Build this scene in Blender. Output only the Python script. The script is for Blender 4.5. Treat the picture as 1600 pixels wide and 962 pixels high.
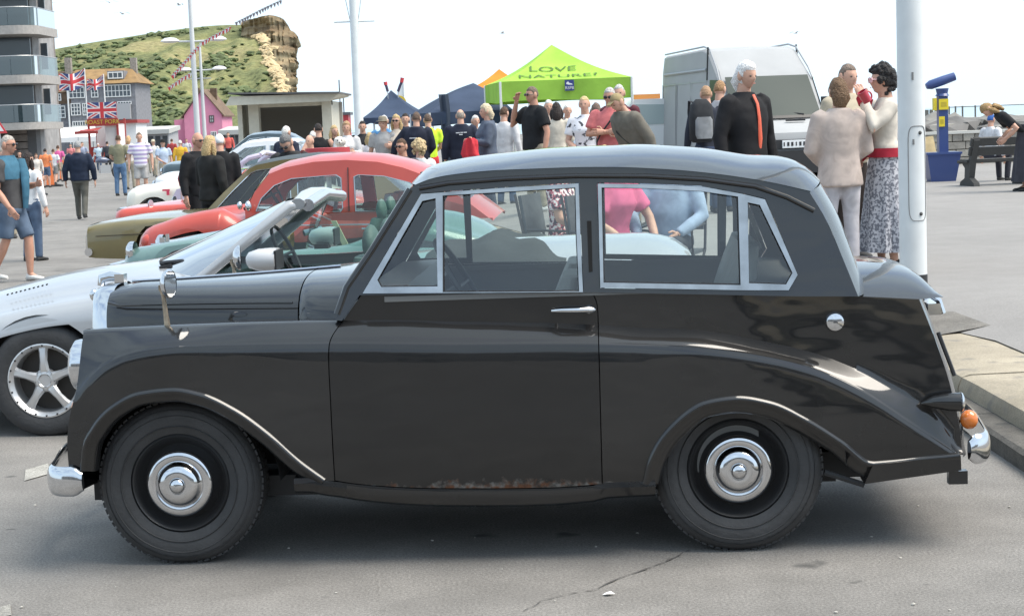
import bpy, bmesh, math, random
import numpy as np
from mathutils import Vector, Matrix, noise
from mathutils.geometry import delaunay_2d_cdt
for o in list(bpy.data.objects): bpy.data.objects.remove(o)
random.seed(7)
SC = bpy.context.scene
COL = SC.collection
R = math.radians
# ------------------------------------------------------------------ camera
FPX, CAM_H, ROLL, HOR = 2700.0, 1.643, R(2.2), 193.0     # focal length in px of a 1600 px wide frame
PITCH = math.atan((481 - HOR) * math.cos(ROLL) / FPX)
_rt = np.array([1., 0, 0]); _up = np.array([0, math.sin(PITCH), math.cos(PITCH)])
FW = np.array([0, math.cos(PITCH), -math.sin(PITCH)])
RT = _rt * math.cos(ROLL) - _up * math.sin(ROLL)
UP = _up * math.cos(ROLL) + _rt * math.sin(ROLL)
CO = np.array([0, 0, CAM_H])
cam = bpy.data.cameras.new('camera'); camo = bpy.data.objects.new('camera', cam); COL.objects.link(camo)
cam.sensor_width = 36; cam.lens = 36 * FPX / 1600; cam.clip_end = 20000; cam.clip_start = 0.05
camo.matrix_world = Matrix(((RT[0], UP[0], -FW[0], 0), (RT[1], UP[1], -FW[1], 0), (RT[2], UP[2], -FW[2], CAM_H), (0, 0, 0, 1)))
SC.camera = camo
SC.render.resolution_x, SC.render.resolution_y = 1024, 615
# ------------------------------------------------------------------ light
SUN_EL, SUN_AZ = R(60), R(100)        # azimuth from +Y (away from the camera) towards +X
w = bpy.data.worlds.new('World'); SC.world = w; w.use_nodes = True
nt = w.node_tree; nt.nodes.clear()
N = lambda t: nt.nodes.new(t)
out = N('ShaderNodeOutputWorld'); bg = N('ShaderNodeBackground'); sky = N('ShaderNodeTexSky')
sky.sky_type = 'NISHITA'; sky.sun_disc = False; sky.sun_elevation = SUN_EL; sky.sun_rotation = SUN_AZ
sky.air_density = 1.0; sky.dust_density = 2.0; sky.ozone_density = 1.0
# thin broken cloud over the whole dome, closing up to white towards the horizon
tc = N('ShaderNodeTexCoord'); mp = N('ShaderNodeMapping'); mp.inputs['Scale'].default_value = (1.0, 1.6, 3.2)
nz = N('ShaderNodeTexNoise'); nz.inputs['Scale'].default_value = 2.6; nz.inputs['Detail'].default_value = 7; nz.inputs['Roughness'].default_value = 0.55
cr = N('ShaderNodeValToRGB'); cr.color_ramp.elements[0].position = 0.24; cr.color_ramp.elements[1].position = 0.56
sep = N('ShaderNodeSeparateXYZ'); hz = N('ShaderNodeMapRange')
hz.inputs['From Min'].default_value = 0.60; hz.inputs['From Max'].default_value = 0.06
mx = N('ShaderNodeMath'); mx.operation = 'MAXIMUM'; mlt = N('ShaderNodeMath'); mlt.operation = 'MULTIPLY'; mlt.inputs[1].default_value = 0.93
mix = N('ShaderNodeMix'); mix.data_type = 'RGBA'; mix.inputs['B'].default_value = (3.35, 4.1, 4.7, 1)
L = nt.links.new
L(tc.outputs['Generated'], mp.inputs['Vector']); L(mp.outputs['Vector'], nz.inputs['Vector']); L(nz.outputs['Fac'], cr.inputs['Fac'])
L(tc.outputs['Generated'], sep.inputs[0]); L(sep.outputs['Z'], hz.inputs['Value'])
L(cr.outputs['Color'], mx.inputs[0]); L(hz.outputs['Result'], mx.inputs[1]); L(mx.outputs[0], mlt.inputs[0])
L(mlt.outputs[0], mix.inputs['Factor']); L(sky.outputs['Color'], mix.inputs['A']); L(mix.outputs['Result'], bg.inputs['Color'])
bg.inputs['Strength'].default_value = 0.15; L(bg.outputs[0], out.inputs[0])
sl = bpy.data.lights.new('sun', 'SUN'); sl.energy = 2.6; sl.angle = R(42); sl.color = (1.0, 0.92, 0.81)
so = bpy.data.objects.new('sun', sl); COL.objects.link(so); so.location = (20, 30, 60)
sd = Vector((math.sin(SUN_AZ) * math.cos(SUN_EL), math.cos(SUN_AZ) * math.cos(SUN_EL), math.sin(SUN_EL)))
so.rotation_euler = (-sd).to_track_quat('-Z', 'Y').to_euler()
SC.view_settings.view_transform = 'Standard'; SC.view_settings.look = 'None'; SC.view_settings.gamma = 1
SC.view_settings.use_curve_mapping = False; SC.view_settings.exposure = 1.02
# ------------------------------------------------------------------ pixel helpers: where a line of sight meets a plane
def ray(px, py): return FW * FPX + RT * (px - 800) - UP * (py - 481)
def gnd(px, py, z=0.0):
    d = ray(px, py); t = (z - CAM_H) / d[2]; return Vector(CO + d * t)
def at(px, py, Y):
    d = ray(px, py); return Vector(CO + d * (Y / d[1]))
# ------------------------------------------------------------------ materials
MATS = {}
def mat(name, col=(.5, .5, .5), rough=.5, metal=0., coat=0., bump=0., bscale=40., var=0., vscale=6., spec=.5, emit=None, trans=0., coat_r=.05, dist=0., bdet=5):
    if name in MATS: return MATS[name]
    m = bpy.data.materials.new(name); m.use_nodes = True; t = m.node_tree; b = t.nodes['Principled BSDF']
    b.inputs['Base Color'].default_value = (*col, 1); b.inputs['Roughness'].default_value = rough; b.inputs['Metallic'].default_value = metal
    b.inputs['Coat Weight'].default_value = coat; b.inputs['Coat Roughness'].default_value = coat_r; b.inputs['Specular IOR Level'].default_value = spec
    tcn = t.nodes.new('ShaderNodeTexCoord')
    if var:
        n = t.nodes.new('ShaderNodeTexNoise'); n.inputs['Scale'].default_value = vscale; n.inputs['Detail'].default_value = 6
        n.inputs['Distortion'].default_value = dist
        t.links.new(tcn.outputs['Object'], n.inputs['Vector'])
        mr = t.nodes.new('ShaderNodeMapRange'); mr.inputs['From Min'].default_value = .3; mr.inputs['From Max'].default_value = .7
        mr.inputs['To Min'].default_value = 1 - var; mr.inputs['To Max'].default_value = 1 + var
        t.links.new(n.outputs['Fac'], mr.inputs['Value'])
        mm = t.nodes.new('ShaderNodeVectorMath'); mm.operation = 'SCALE'; mm.inputs[0].default_value = col
        t.links.new(mr.outputs[0], mm.inputs['Scale']); t.links.new(mm.outputs[0], b.inputs['Base Color'])
    if bump:
        n2 = t.nodes.new('ShaderNodeTexNoise'); n2.inputs['Scale'].default_value = bscale; n2.inputs['Detail'].default_value = bdet
        t.links.new(tcn.outputs['Object'], n2.inputs['Vector'])
        bp = t.nodes.new('ShaderNodeBump'); bp.inputs['Strength'].default_value = bump; bp.inputs['Distance'].default_value = .03
        t.links.new(n2.outputs['Fac'], bp.inputs['Height']); t.links.new(bp.outputs[0], b.inputs['Normal'])
    if emit: b.inputs['Emission Color'].default_value = (*col, 1); b.inputs['Emission Strength'].default_value = emit
    MATS[name] = m; return m
def glassmat(name, tint=(.9, .95, .93), refl=1.0, base=0.):
    if name in MATS: return MATS[name]
    m = bpy.data.materials.new(name); m.use_nodes = True; t = m.node_tree; t.nodes.clear()
    o = t.nodes.new('ShaderNodeOutputMaterial'); tr = t.nodes.new('ShaderNodeBsdfTransparent'); gl = t.nodes.new('ShaderNodeBsdfGlossy')
    fr = t.nodes.new('ShaderNodeFresnel'); fr.inputs[0].default_value = 1.45; mxs = t.nodes.new('ShaderNodeMixShader')
    mu = t.nodes.new('ShaderNodeMath'); mu.operation = 'MULTIPLY_ADD'; mu.inputs[1].default_value = refl * 1.6; mu.inputs[2].default_value = base; mu.use_clamp = True
    tr.inputs[0].default_value = (*tint, 1); gl.inputs['Roughness'].default_value = .02
    t.links.new(fr.outputs[0], mu.inputs[0]); t.links.new(mu.outputs[0], mxs.inputs[0]); t.links.new(tr.outputs[0], mxs.inputs[1]); t.links.new(gl.outputs[0], mxs.inputs[2])
    t.links.new(mxs.outputs[0], o.inputs[0]); MATS[name] = m; return m
def paint(name, col, rough=.3, coat=.9): return mat('paint_' + name, col, rough, 0, coat, var=.06, vscale=3, coat_r=.06)
def cloth(col, key=None):
    k = 'cloth_%02d_%02d_%02d' % tuple(int(c * 99) for c in col)
    return mat(k, col, .85, bump=.75, bscale=5.5, bdet=1.5, var=.16, vscale=7, spec=.2, dist=1.2)
def skin(c=0): return mat('skin_%d' % c, [(.56, .33, .24), (.50, .27, .19), (.62, .40, .31)][c], .55, var=.08, vscale=20, spec=.3)
def hairm(col): return mat('hair_%02d_%02d_%02d' % tuple(int(c * 99) for c in col), col, .6, bump=.8, bscale=60, var=.35, vscale=45, spec=.3, dist=2)
CHROME = mat('chrome', (.62, .63, .65), .10, 1., var=.05, vscale=12)
RUBBER = mat('rubber', (.046, .046, .047), .75, bump=.15, bscale=60, var=.18, vscale=9)
BLACKPL = mat('black_plastic', (.02, .02, .022), .5)
DARKIN = mat('dark_interior', (.035, .035, .036), .8)
STEEL = mat('grey_steel', (.45, .46, .47), .45, .6)
WHITEP = mat('white_plastic', (.75, .76, .76), .4)
GLASS = glassmat('car_glass', base=.035)
# ------------------------------------------------------------------ mesh building
class MB:
    def __init__(s): s.v = []; s.f = []; s.m = []
    def add(s, vs, fs, mi=0):
        b = len(s.v); s.v += [tuple(p) for p in vs]; s.f += [tuple(i + b for i in f) for f in fs]; s.m += [mi] * len(fs); return s
    def box(s, c, d, rz=0., mi=0, rx=0., ry=0.):
        M = Matrix.Rotation(rz, 3, 'Z') @ Matrix.Rotation(ry, 3, 'Y') @ Matrix.Rotation(rx, 3, 'X'); c = Vector(c)
        vs = [c + M @ Vector((sx * d[0] / 2, sy * d[1] / 2, sz * d[2] / 2)) for sx in (-1, 1) for sy in (-1, 1) for sz in (-1, 1)]
        return s.add(vs, [(0, 1, 3, 2), (4, 6, 7, 5), (0, 4, 5, 1), (2, 3, 7, 6), (0, 2, 6, 4), (1, 5, 7, 3)], mi)
    def loft(s, rings, closed=True, caps=True, mi=0):
        n = len(rings[0]); vs = [p for r in rings for p in r]; fs = []
        for i in range(len(rings) - 1):
            for j in range(n if closed else n - 1):
                k = (j + 1) % n; fs.append((i * n + j, i * n + k, (i + 1) * n + k, (i + 1) * n + j))
        if caps and closed: fs.append(tuple(range(n - 1, -1, -1))); fs.append(tuple((len(rings) - 1) * n + j for j in range(n)))
        return s.add(vs, fs, mi)
    def tube(s, path, r, n=8, mi=0, sq=1.0, up=None, caps=True):
        path = [Vector(p) for p in path]; m = len(path)
        if not hasattr(r, '__len__'): r = [r] * m
        rings = []; pu = None
        for i, p in enumerate(path):
            d = (path[min(i + 1, m - 1)] - path[max(i - 1, 0)]).normalized()
            u = Vector(up) if up else (pu if pu else (Vector((0, 0, 1)) if abs(d.z) < .9 else Vector((0, 1, 0))))
            a = d.cross(u); a = a.normalized() if a.length > 1e-6 else d.orthogonal().normalized(); b = a.cross(d).normalized(); pu = b
            ra, rb = (r[i] if hasattr(r[i], '__len__') else (r[i], r[i] * sq))
            rings.append([p + a * (ra * math.cos(2 * math.pi * k / n)) + b * (rb * math.sin(2 * math.pi * k / n)) for k in range(n)])
        return s.loft(rings, True, caps, mi)
    def lathe(s, prof, c=(0, 0, 0), axis=(0, 0, 1), n=32, mi=0):
        ax = Vector(axis).normalized(); a = ax.orthogonal().normalized(); b = ax.cross(a); c = Vector(c)
        rings = [[c + ax * h + (a * math.cos(2 * math.pi * k / n) + b * math.sin(2 * math.pi * k / n)) * max(r, 1e-4) for k in range(n)] for r, h in prof]
        return s.loft(rings, True, False, mi)
    def ball(s, c, r, n=12, mi=0, rot=None):
        if not hasattr(r, '__len__'): r = (r, r, r)
        c = Vector(c); rings = []
        for i in range(n // 2 + 1):
            t = math.pi * i / (n // 2) ; sr = max(math.sin(t), 1e-3)
            ring = [Vector((r[0] * sr * math.cos(2 * math.pi * k / n), r[1] * sr * math.sin(2 * math.pi * k / n), r[2] * math.cos(t))) for k in range(n)]
            rings.append([c + (rot @ p if rot else p) for p in ring])
        return s.loft(rings, True, False, mi)
    def grid(s, P, mi=0, cols=None):
        nr, nc = len(P), len(P[0]); vs = [p for r in P for p in r]
        return s.add(vs, [(i * nc + j, i * nc + j + 1, (i + 1) * nc + j + 1, (i + 1) * nc + j) for i in range(nr - 1) for j in range(nc - 1)], mi)
    def sheet(s, P, off, mi=0):
        """grid with an edge return: the rim is carried back along off"""
        nr, nc = len(P), len(P[0]); s.grid(P, mi); off = Vector(off)
        rim = [P[0][j] for j in range(nc)] + [P[i][nc - 1] for i in range(1, nr)] + [P[nr - 1][j] for j in range(nc - 2, -1, -1)] + [P[i][0] for i in range(nr - 2, 0, -1)]
        n = len(rim); return s.add([Vector(p) for p in rim] + [Vector(p) + off for p in rim], [(j, n + j, n + (j + 1) % n, (j + 1) % n) for j in range(n)], mi)
    def panel(s, outer, holes, pos, thick, mi=0):
        """polygon with holes in 2D, mapped to 3D by pos(a, b, depth) and given a thickness"""
        pts = [Vector(p) for p in outer]; edges = []; loops = [list(range(len(outer)))]
        for h in holes:
            b = len(pts); pts += [Vector(p) for p in h]; loops.append(list(range(b, b + len(h))))
        for lp in loops: edges += [(lp[i], lp[(i + 1) % len(lp)]) for i in range(len(lp))]
        vo, eo, fo, *_ = delaunay_2d_cdt(pts, edges, [], 3 if False else 0, 1e-7)
        def inside(p, poly):
            c = False
            for i in range(len(poly)):
                a, b = poly[i], poly[i - 1]
                if (a[1] > p[1]) != (b[1] > p[1]) and p[0] < (b[0] - a[0]) * (p[1] - a[1]) / (b[1] - a[1]) + a[0]: c = not c
            return c
        keep = []
        for f in fo:
            c = sum((vo[i] for i in f), Vector((0, 0))) / len(f)
            if inside(c, outer) and not any(inside(c, h) for h in holes): keep.append(tuple(f))
        n = len(vo); vs = [pos(p[0], p[1], 0) for p in vo] + [pos(p[0], p[1], thick) for p in vo]
        cnt = {}
        for f in keep:
            for i in range(len(f)):
                e = (f[i], f[(i + 1) % len(f)]); k = tuple(sorted(e)); cnt.setdefault(k, []).append(e)
        side = [(e[0][1], e[0][0], e[0][0] + n, e[0][1] + n) for e in cnt.values() if len(e) == 1]
        return s.add(vs, keep + [tuple(i + n for i in reversed(f)) for f in keep] + side, mi)
    def mesh(s, name, mats, smooth=40):
        me = bpy.data.meshes.new(name); me.from_pydata(s.v, [], s.f)
        for m in (mats if isinstance(mats, (list, tuple)) else [mats]): me.materials.append(m)
        me.polygons.foreach_set('material_index', s.m)
        bm = bmesh.new(); bm.from_mesh(me); bmesh.ops.remove_doubles(bm, verts=bm.verts, dist=1e-5)
        bmesh.ops.recalc_face_normals(bm, faces=bm.faces); bm.to_mesh(me); bm.free()
        if smooth:
            me.polygons.foreach_set('use_smooth', [True] * len(me.polygons)); me.set_sharp_from_angle(angle=R(smooth))
        return me
    def build(s, name, mats, parent=None, smooth=40, **tags):
        return link(name, s.mesh(name, mats, smooth), parent, **tags)
def link(name, me, parent=None, **tags):
    o = bpy.data.objects.new(name, me); COL.objects.link(o)
    if parent: o.parent = parent
    for k, v in tags.items(): o[k] = v
    return o
def thing(name, label, cat, loc=(0, 0, 0), rz=0., group=None):
    o = bpy.data.objects.new(name, None); COL.objects.link(o); o.location = loc; o.rotation_euler = (0, 0, rz); o.empty_display_size = .1
    o['label'] = label; o['category'] = cat
    if group: o['group'] = group
    return o
def spl(pts):
    """smooth monotone curve through (x, y) points"""
    pts = sorted(pts); x = np.array([p[0] for p in pts], float); y = np.array([p[1] for p in pts], float)
    h = np.diff(x); d = np.diff(y) / h; m = np.zeros(len(x)); m[0], m[-1] = d[0], d[-1]
    for i in range(1, len(x) - 1): m[i] = 0 if d[i - 1] * d[i] <= 0 else (h[i - 1] + h[i]) / (h[i - 1] / d[i] + h[i] / d[i - 1]) if True else 0
    def f(t):
        t = min(max(t, x[0]), x[-1]); i = min(max(int(np.searchsorted(x, t)) - 1, 0), len(h) - 1); s = (t - x[i]) / h[i]
        return float((1 + 2 * s) * (1 - s) ** 2 * y[i] + s * (1 - s) ** 2 * h[i] * m[i] + s * s * (3 - 2 * s) * y[i + 1] + s * s * (s - 1) * h[i] * m[i + 1])
    return f
def sst(a, b, x): t = min(max((x - a) / (b - a), 0), 1); return t * t * (3 - 2 * t)
def lerp(a, b, t): return a + (b - a) * t
def text_obj(name, s, size, m, parent, M, extr=.002):
    c = bpy.data.curves.new(name, 'FONT'); c.body = s; c.size = size; c.extrude = extr; c.align_x = 'CENTER'; c.align_y = 'CENTER'
    o = bpy.data.objects.new(name, c); COL.objects.link(o); bpy.context.view_layer.update()
    me = bpy.data.meshes.new_from_object(o.evaluated_get(bpy.context.evaluated_depsgraph_get())); bpy.data.objects.remove(o)
    me.materials.clear(); me.materials.append(m); q = link(name, me, parent); q.matrix_local = M; return q
# ------------------------------------------------------------------ ground, promenade, kerb, sea
def ground_mat(name, col, var, fine, patch=None, rough=.9):
    m = bpy.data.materials.new(name); m.use_nodes = True; t = m.node_tree; b = t.nodes['Principled BSDF']; b.inputs['Roughness'].default_value = rough
    b.inputs['Specular IOR Level'].default_value = .3
    tcn = t.nodes.new('ShaderNodeTexCoord'); cur = None
    def noi(sc, det, lo, hi, f0=.35, f1=.65):
        n = t.nodes.new('ShaderNodeTexNoise'); n.inputs['Scale'].default_value = sc; n.inputs['Detail'].default_value = det; n.inputs['Roughness'].default_value = .65
        t.links.new(tcn.outputs['Object'], n.inputs['Vector']); r = t.nodes.new('ShaderNodeMapRange')
        r.inputs['From Min'].default_value = f0; r.inputs['From Max'].default_value = f1; r.inputs['To Min'].default_value = lo; r.inputs['To Max'].default_value = hi
        t.links.new(n.outputs['Fac'], r.inputs['Value']); return r.outputs[0]
    vals = [noi(.35, 5, 1 - var, 1 + var), noi(3.0, 6, 1 - var * .7, 1 + var * .7), noi(95, 3, 1 - fine, 1 + fine), noi(330, 2, 1 - fine, 1 + fine)]
    for v in vals:
        if cur is None: cur = v
        else:
            q = t.nodes.new('ShaderNodeMath'); q.operation = 'MULTIPLY'; t.links.new(cur, q.inputs[0]); t.links.new(v, q.inputs[1]); cur = q.outputs[0]
    sc = t.nodes.new('ShaderNodeVectorMath'); sc.operation = 'SCALE'; sc.inputs[0].default_value = col; t.links.new(cur, sc.inputs['Scale'])
    last = sc.outputs[0]
    if patch:      # small dark oil spots and pale specks
        for (scale, th0, th1, c2) in patch:
            n = t.nodes.new('ShaderNodeTexNoise'); n.inputs['Scale'].default_value = scale; n.inputs['Detail'].default_value = 3
            t.links.new(tcn.outputs['Object'], n.inputs['Vector']); r = t.nodes.new('ShaderNodeMapRange'); r.inputs['From Min'].default_value = th0; r.inputs['From Max'].default_value = th1
            t.links.new(n.outputs['Fac'], r.inputs['Value']); mxn = t.nodes.new('ShaderNodeMix'); mxn.data_type = 'RGBA'
            t.links.new(r.outputs[0], mxn.inputs['Factor']); t.links.new(last, mxn.inputs['A']); mxn.inputs['B'].default_value = (*c2, 1); last = mxn.outputs['Result']
    t.links.new(last, b.inputs['Base Color'])
    n = t.nodes.new('ShaderNodeTexNoise'); n.inputs['Scale'].default_value = 160; n.inputs['Detail'].default_value = 3; t.links.new(tcn.outputs['Object'], n.inputs['Vector'])
    bp = t.nodes.new('ShaderNodeBump'); bp.inputs['Strength'].default_value = .5; bp.inputs['Distance'].default_value = .006
    t.links.new(n.outputs['Fac'], bp.inputs['Height']); t.links.new(bp.outputs[0], b.inputs['Normal']); return m
ASPH = ground_mat('tarmac', (.195, .186, .174), .15, .27, [(.8, .56, .72, (.150, .143, .135)), (2.3, .68, .73, (.085, .083, .08)), (9, .70, .76, (.11, .107, .10)), (55, .735, .75, (.36, .35, .33))])
PROM = ground_mat('promenade_tarmac', (.235, .225, .215), .07, .13, [(70, .73, .75, (.12, .12, .12))])
CONC = ground_mat('old_concrete', (.315, .275, .21), .18, .16, [(5, .58, .70, (.21, .19, .16))])
CONCF = ground_mat('weathered_kerb_face', (.12, .112, .10), .35, .22, [(7, .55, .68, (.055, .054, .05))])
mb = MB(); mb.add([(-600, -300, 0), (60, -300, 0), (60, 138, 0), (-60, 400, 0), (-60, 900, 0), (-600, 900, 0)], [tuple(range(6))])
mb.build('road', ASPH, smooth=0, kind='structure')
# kerb line: runs away from the camera along the parked row
def kx(y): return 2.27 - .30 * max(0, min(y, 14) - 10.3) * sst(10.3, 12, y) - .19 * max(y - 14, 0)
KY = [-300, -60, -6, 0, 3, 5, 6, 7, 8, 9, 10, 10.6, 11.2, 11.8, 12.5, 13.2, 14, 15, 17, 20, 25, 30, 36, 42, 50, 60]
def pz(x, y):
    d = x - kx(y) - .55; return .185 + .125 * sst(0, 1.2, d)
kerb = bpy.data.objects.new('kerb', None); COL.objects.link(kerb); kerb['kind'] = 'structure'
rngk = random.Random(3)
def strip(prof, ys, wob=0.):
    return [[(kx(y) + px + rngk.uniform(-wob, wob), y, z + rngk.uniform(-wob, wob) * .6) for (px, z) in prof] for y in ys]
seg = [(-6 + i * 1.83, -6 + (i + 1) * 1.83 - .012) for i in range(24)]
for (y0, y1) in seg:          # lower kerbstones and the upper slab course, each stone its own piece
    ys = [lerp(y0, y1, t / 6) for t in range(7)]
    MB().loft(strip([(.30, -.2), (0, -.2), (.0, .075), (.02, .092), (.30, .095)], ys, .004)).build('kerb_stone', CONCF, kerb, 30)
    y0 += .7; y1 += .7; ys = [lerp(y0, y1, t / 6) for t in range(7)]
    MB().loft(strip([(1.02, -.2), (.135, -.2), (.15, .12), (.175, .172), (.22, .185), (.62, .19), (1.02, .185)], ys, .005)).build('kerb_slab', CONC, kerb, 30)
xs = [0, .3, .6, .9, 1.2, 2, 6, 20, 45]
P = [[(kx(y) + .72 + dx, y, pz(kx(y) + .72 + dx, y)+.004) for dx in xs] for y in KY + [80, 110, 137]]
MB().grid(P).build('promenade', PROM, smooth=60, kind='structure')
q = [gnd(*p, .312) for p in ((1395, 492), (1455, 496), (1548, 487), (1490, 473), (1440, 470), (1390, 474))]
DPATCH = ground_mat('dark_tar', (.155, .145, .13), .25, .3)
MB().add([(p.x, p.y, pz(p.x, p.y) + .007) for p in q], [tuple(range(6))]).build('tarmac_patch', DPATCH, smooth=0, kind='structure')
# worn paint marks on the road
WORN = ground_mat('worn_white_paint', (.34, .33, .30), .3, .3)
for c in (((40, 735), (75, 725), (80, 740), (38, 752)), ((0, 950), (16, 945), (18, 962), (0, 966))):
    MB().add([(*gnd(*p).xy, .005) for p in c], [(0, 1, 2, 3)]).build('road_marking', WORN, smooth=0, kind='structure')
SEA = mat('sea_water', (.30, .40, .44), .35, bump=.4, bscale=.6, spec=.4)
MB().add([(-3000, 130, -2.5), (9000, 130, -2.5), (9000, 12000, -2.5), (-3000, 12000, -2.5)], [(0, 1, 2, 3)]).build('sea', SEA, smooth=0, kind='structure')
# ------------------------------------------------------------------ the black saloon
_a, _b = gnd(287, 883), gnd(1157, 863)
_u = (_b - _a).normalized(); _n = Vector((-_u.y, _u.x, 0)); TYO = .665
CAR = thing('vintage_saloon_car', 'glossy black 1950s saloon with razor-edge roof and chrome hubcaps, filling the foreground', 'car', (_a + _b) / 2 + _n * TYO, math.atan2(_u.y, _u.x))
WB = (_b - _a).length
_o = (_a + _b) / 2 + _n * TYO
def P(px, py, y):
    """line of sight through a pixel -> (x, z) on the car's own vertical plane at y"""
    d = Vector(ray(px, py)); c = Vector(CO) - _o
    for _ in range(1):
        cy, dy = c.dot(_n), d.dot(_n); t = (y - cy) / dy
    return ((c + d * t).dot(_u), c.z + d.z * t)
def PF(px, py, yf):
    y = -.7
    for _ in range(6): x, z = P(px, py, y); y = -yf(x, z)
    return (x, z)
def Wp(x): return .765 - .10 * sst(-1.05, -1.85, x) ** 1.5 - .105 * sst(.85, 1.85, x) ** 1.3
PAINT = mat('black_car_paint', (.0075, .0075, .008), .5, 0, 1., var=.3, vscale=2.5, coat_r=.05, spec=.15)
def wavy(m, s=.10):
    t = m.node_tree; b = t.nodes['Principled BSDF']; tcn = t.nodes.new('ShaderNodeTexCoord'); n = t.nodes.new('ShaderNodeTexNoise'); n.inputs['Scale'].default_value = 2.6; n.inputs['Detail'].default_value = 2
    mp_ = t.nodes.new('ShaderNodeMapping'); mp_.inputs['Scale'].default_value = (1, 1, 2.2); t.links.new(tcn.outputs['Object'], mp_.inputs[0]); t.links.new(mp_.outputs[0], n.inputs['Vector']); bp = t.nodes.new('ShaderNodeBump'); bp.inputs['Strength'].default_value = s; bp.inputs['Distance'].default_value = .05
    t.links.new(n.outputs['Fac'], bp.inputs['Height']); t.links.new(bp.outputs[0], b.inputs['Coat Normal']); t.links.new(bp.outputs[0], b.inputs['Normal'])
wavy(PAINT)
PAINT.node_tree.nodes['Principled BSDF'].inputs['Coat IOR'].default_value = 1.6
def tr(pts, yf=lambda x, z: Wp(x)): return [PF(*p, yf) for p in pts]
crease = spl(tr([(119, 614), (139, 590), (167, 568), (198, 554), (238, 546), (281, 542), (400, 539), (514, 537), (700, 538), (940, 537), (980, 538), (1084, 543), (1188, 556), (1271, 576), (1344, 609), (1422, 660), (1500, 712)]))
Wu_ = lambda x: Wp(x) - lerp(.10, .05, sst(1.2, 1.8, x))
ridge = spl(tr([(106, 528), (114, 521), (150, 516), (220, 512), (300, 508), (400, 504), (514, 501), (600, 500), (700, 502), (940, 508), (980, 511), (1084, 515), (1188, 532), (1271, 551), (1344, 579), (1411, 613), (1450, 634), (1500, 700)], lambda x, z: Wu_(x)))
arch_f = tr([(128, 735), (131, 705), (145, 672), (179, 635), (218, 616), (269, 610), (314, 618), (364, 641), (415, 677), (465, 722), (505, 752)])
arch_r = tr([(1008, 757), (1013, 733), (1022, 708), (1037, 683), (1058, 660), (1078, 643), (1100, 631), (1151, 623), (1203, 631), (1255, 655), (1313, 691), (1365, 726)])
lip_r = arch_r + tr([(1390, 724), (1430, 719.5), (1500, 712)])
bottom_pts = tr([(104, 738), (127.9, 738)]) + arch_f + tr([(523, 752)])
bot_f = spl(bottom_pts)
bot_d = spl(tr([(515, 750), (560, 757), (700, 764), (860, 763), (945, 757)]))
bot_r = spl(tr([(940, 757), (1007, 757.5)]) + arch_r + tr([(1430, 719), (1512, 709)]))
BELTY = .672
belt = spl([P(*p, -BELTY) for p in [(470, 464), (560, 461), (700, 459), (930, 456.5), (1100, 460), (1341, 465), (1440, 470)]])
def lower_y(x, z):
    zm = .56; W = Wp(x)
    return W - (.05 * ((zm - z) / .4) ** 2 if z < zm else .05 * (z - zm) ** 2)
def sec(x, s, kind, zb):
    zc, zt = crease(x), ridge(x); zt = max(zt, zc + .004); W = Wp(x); Wc = lower_y(x, zc)
    if s <= 1:
        z = lerp(zb(x), zc, s); y = lower_y(x, z); e = (zc - z)
        return -(y - .010 * math.exp(-(e / .012) ** 2)), z
    t = s - 1
    if t <= 1:
        Wu = Wu_(x) if kind != 'wing' else lerp(W - .13, W - .10, sst(-1.2, -.6, x))
        rd = sst(-1.25, -1.7, x)
        zl = zc + (zt - zc) * t; yl = lerp(Wc - .012, Wu, t ** 1.25)
        a = t * math.pi / 2; yr = Wu + (Wc - .022 - Wu) * math.cos(a) ** .9; zr = zc + (zt - zc) * math.sin(a)
        return -lerp(yl, yr, rd), lerp(zl, zr, rd)
    t -= 1
    Wu = Wu_(x)
    if kind == 'wing':
        Wu = lerp(W - .13, W - .10, sst(-1.2, -.6, x)); dr = lerp(.02, .2, sst(-1.3, -1.75, x))
        return -lerp(Wu, .36, t), zt - dr * t ** 2
    zt2 = belt(x); y = Wu - .0 - (Wu - BELTY) * t ** 1.5 if Wu > BELTY else Wu
    return -y, lerp(zt, zt2, t)
ROWS = [i / 14 for i in range(14)] + [.985, 1.0] + [1.02] + [1 + i / 8 for i in range(1, 9)] + [2 + i / 9 for i in range(1, 10)]
def patch(name, xL, xR, zb, kind, nx, rows=ROWS, extra=None):
    G = []
    for s in rows:
        row = []
        for i in range(nx + 1):
            u = i / nx; x = lerp(xL(.6), xR(.6), u)
            for _ in range(4): y, z = sec(x, s, kind, zb); x = lerp(xL(z), xR(z), u)
            y, z = sec(x, s, kind, zb); row.append((x, y, z))
        G.append(row)
    obs = []
    for sgn in (1, -1):
        mb = MB(); mb.sheet([[(p[0], p[1] * sgn, p[2]) for p in r] for r in G], (0, .03 * sgn, 0))
        obs.append(mb)
    return obs
def zx(pts): # x as a function of z along a traced edge
    q = [(z, x) for x, z in tr(pts)]; return spl(q)
noseL = zx([(107, 740), (105, 700), (109, 650), (117, 614), (118, 560), (116, 530), (113, 520)])
dfr = zx([(523, 752), (518, 640), (514, 545), (515, 535), (532, 503), (545, 484), (562, 461)])
drr = zx([(942, 760), (939, 640), (937, 560), (935, 500), (933, 478), (927, 464), (921, 456)])
tailR = zx([(1507, 712), (1506, 690), (1490, 610), (1463, 528), (1440, 470)])
g = .004
DOORMAT = mat('black_door_paint', (.0085, .0085, .009), .5, 0, 1., coat_r=.06, spec=.15)
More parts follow.
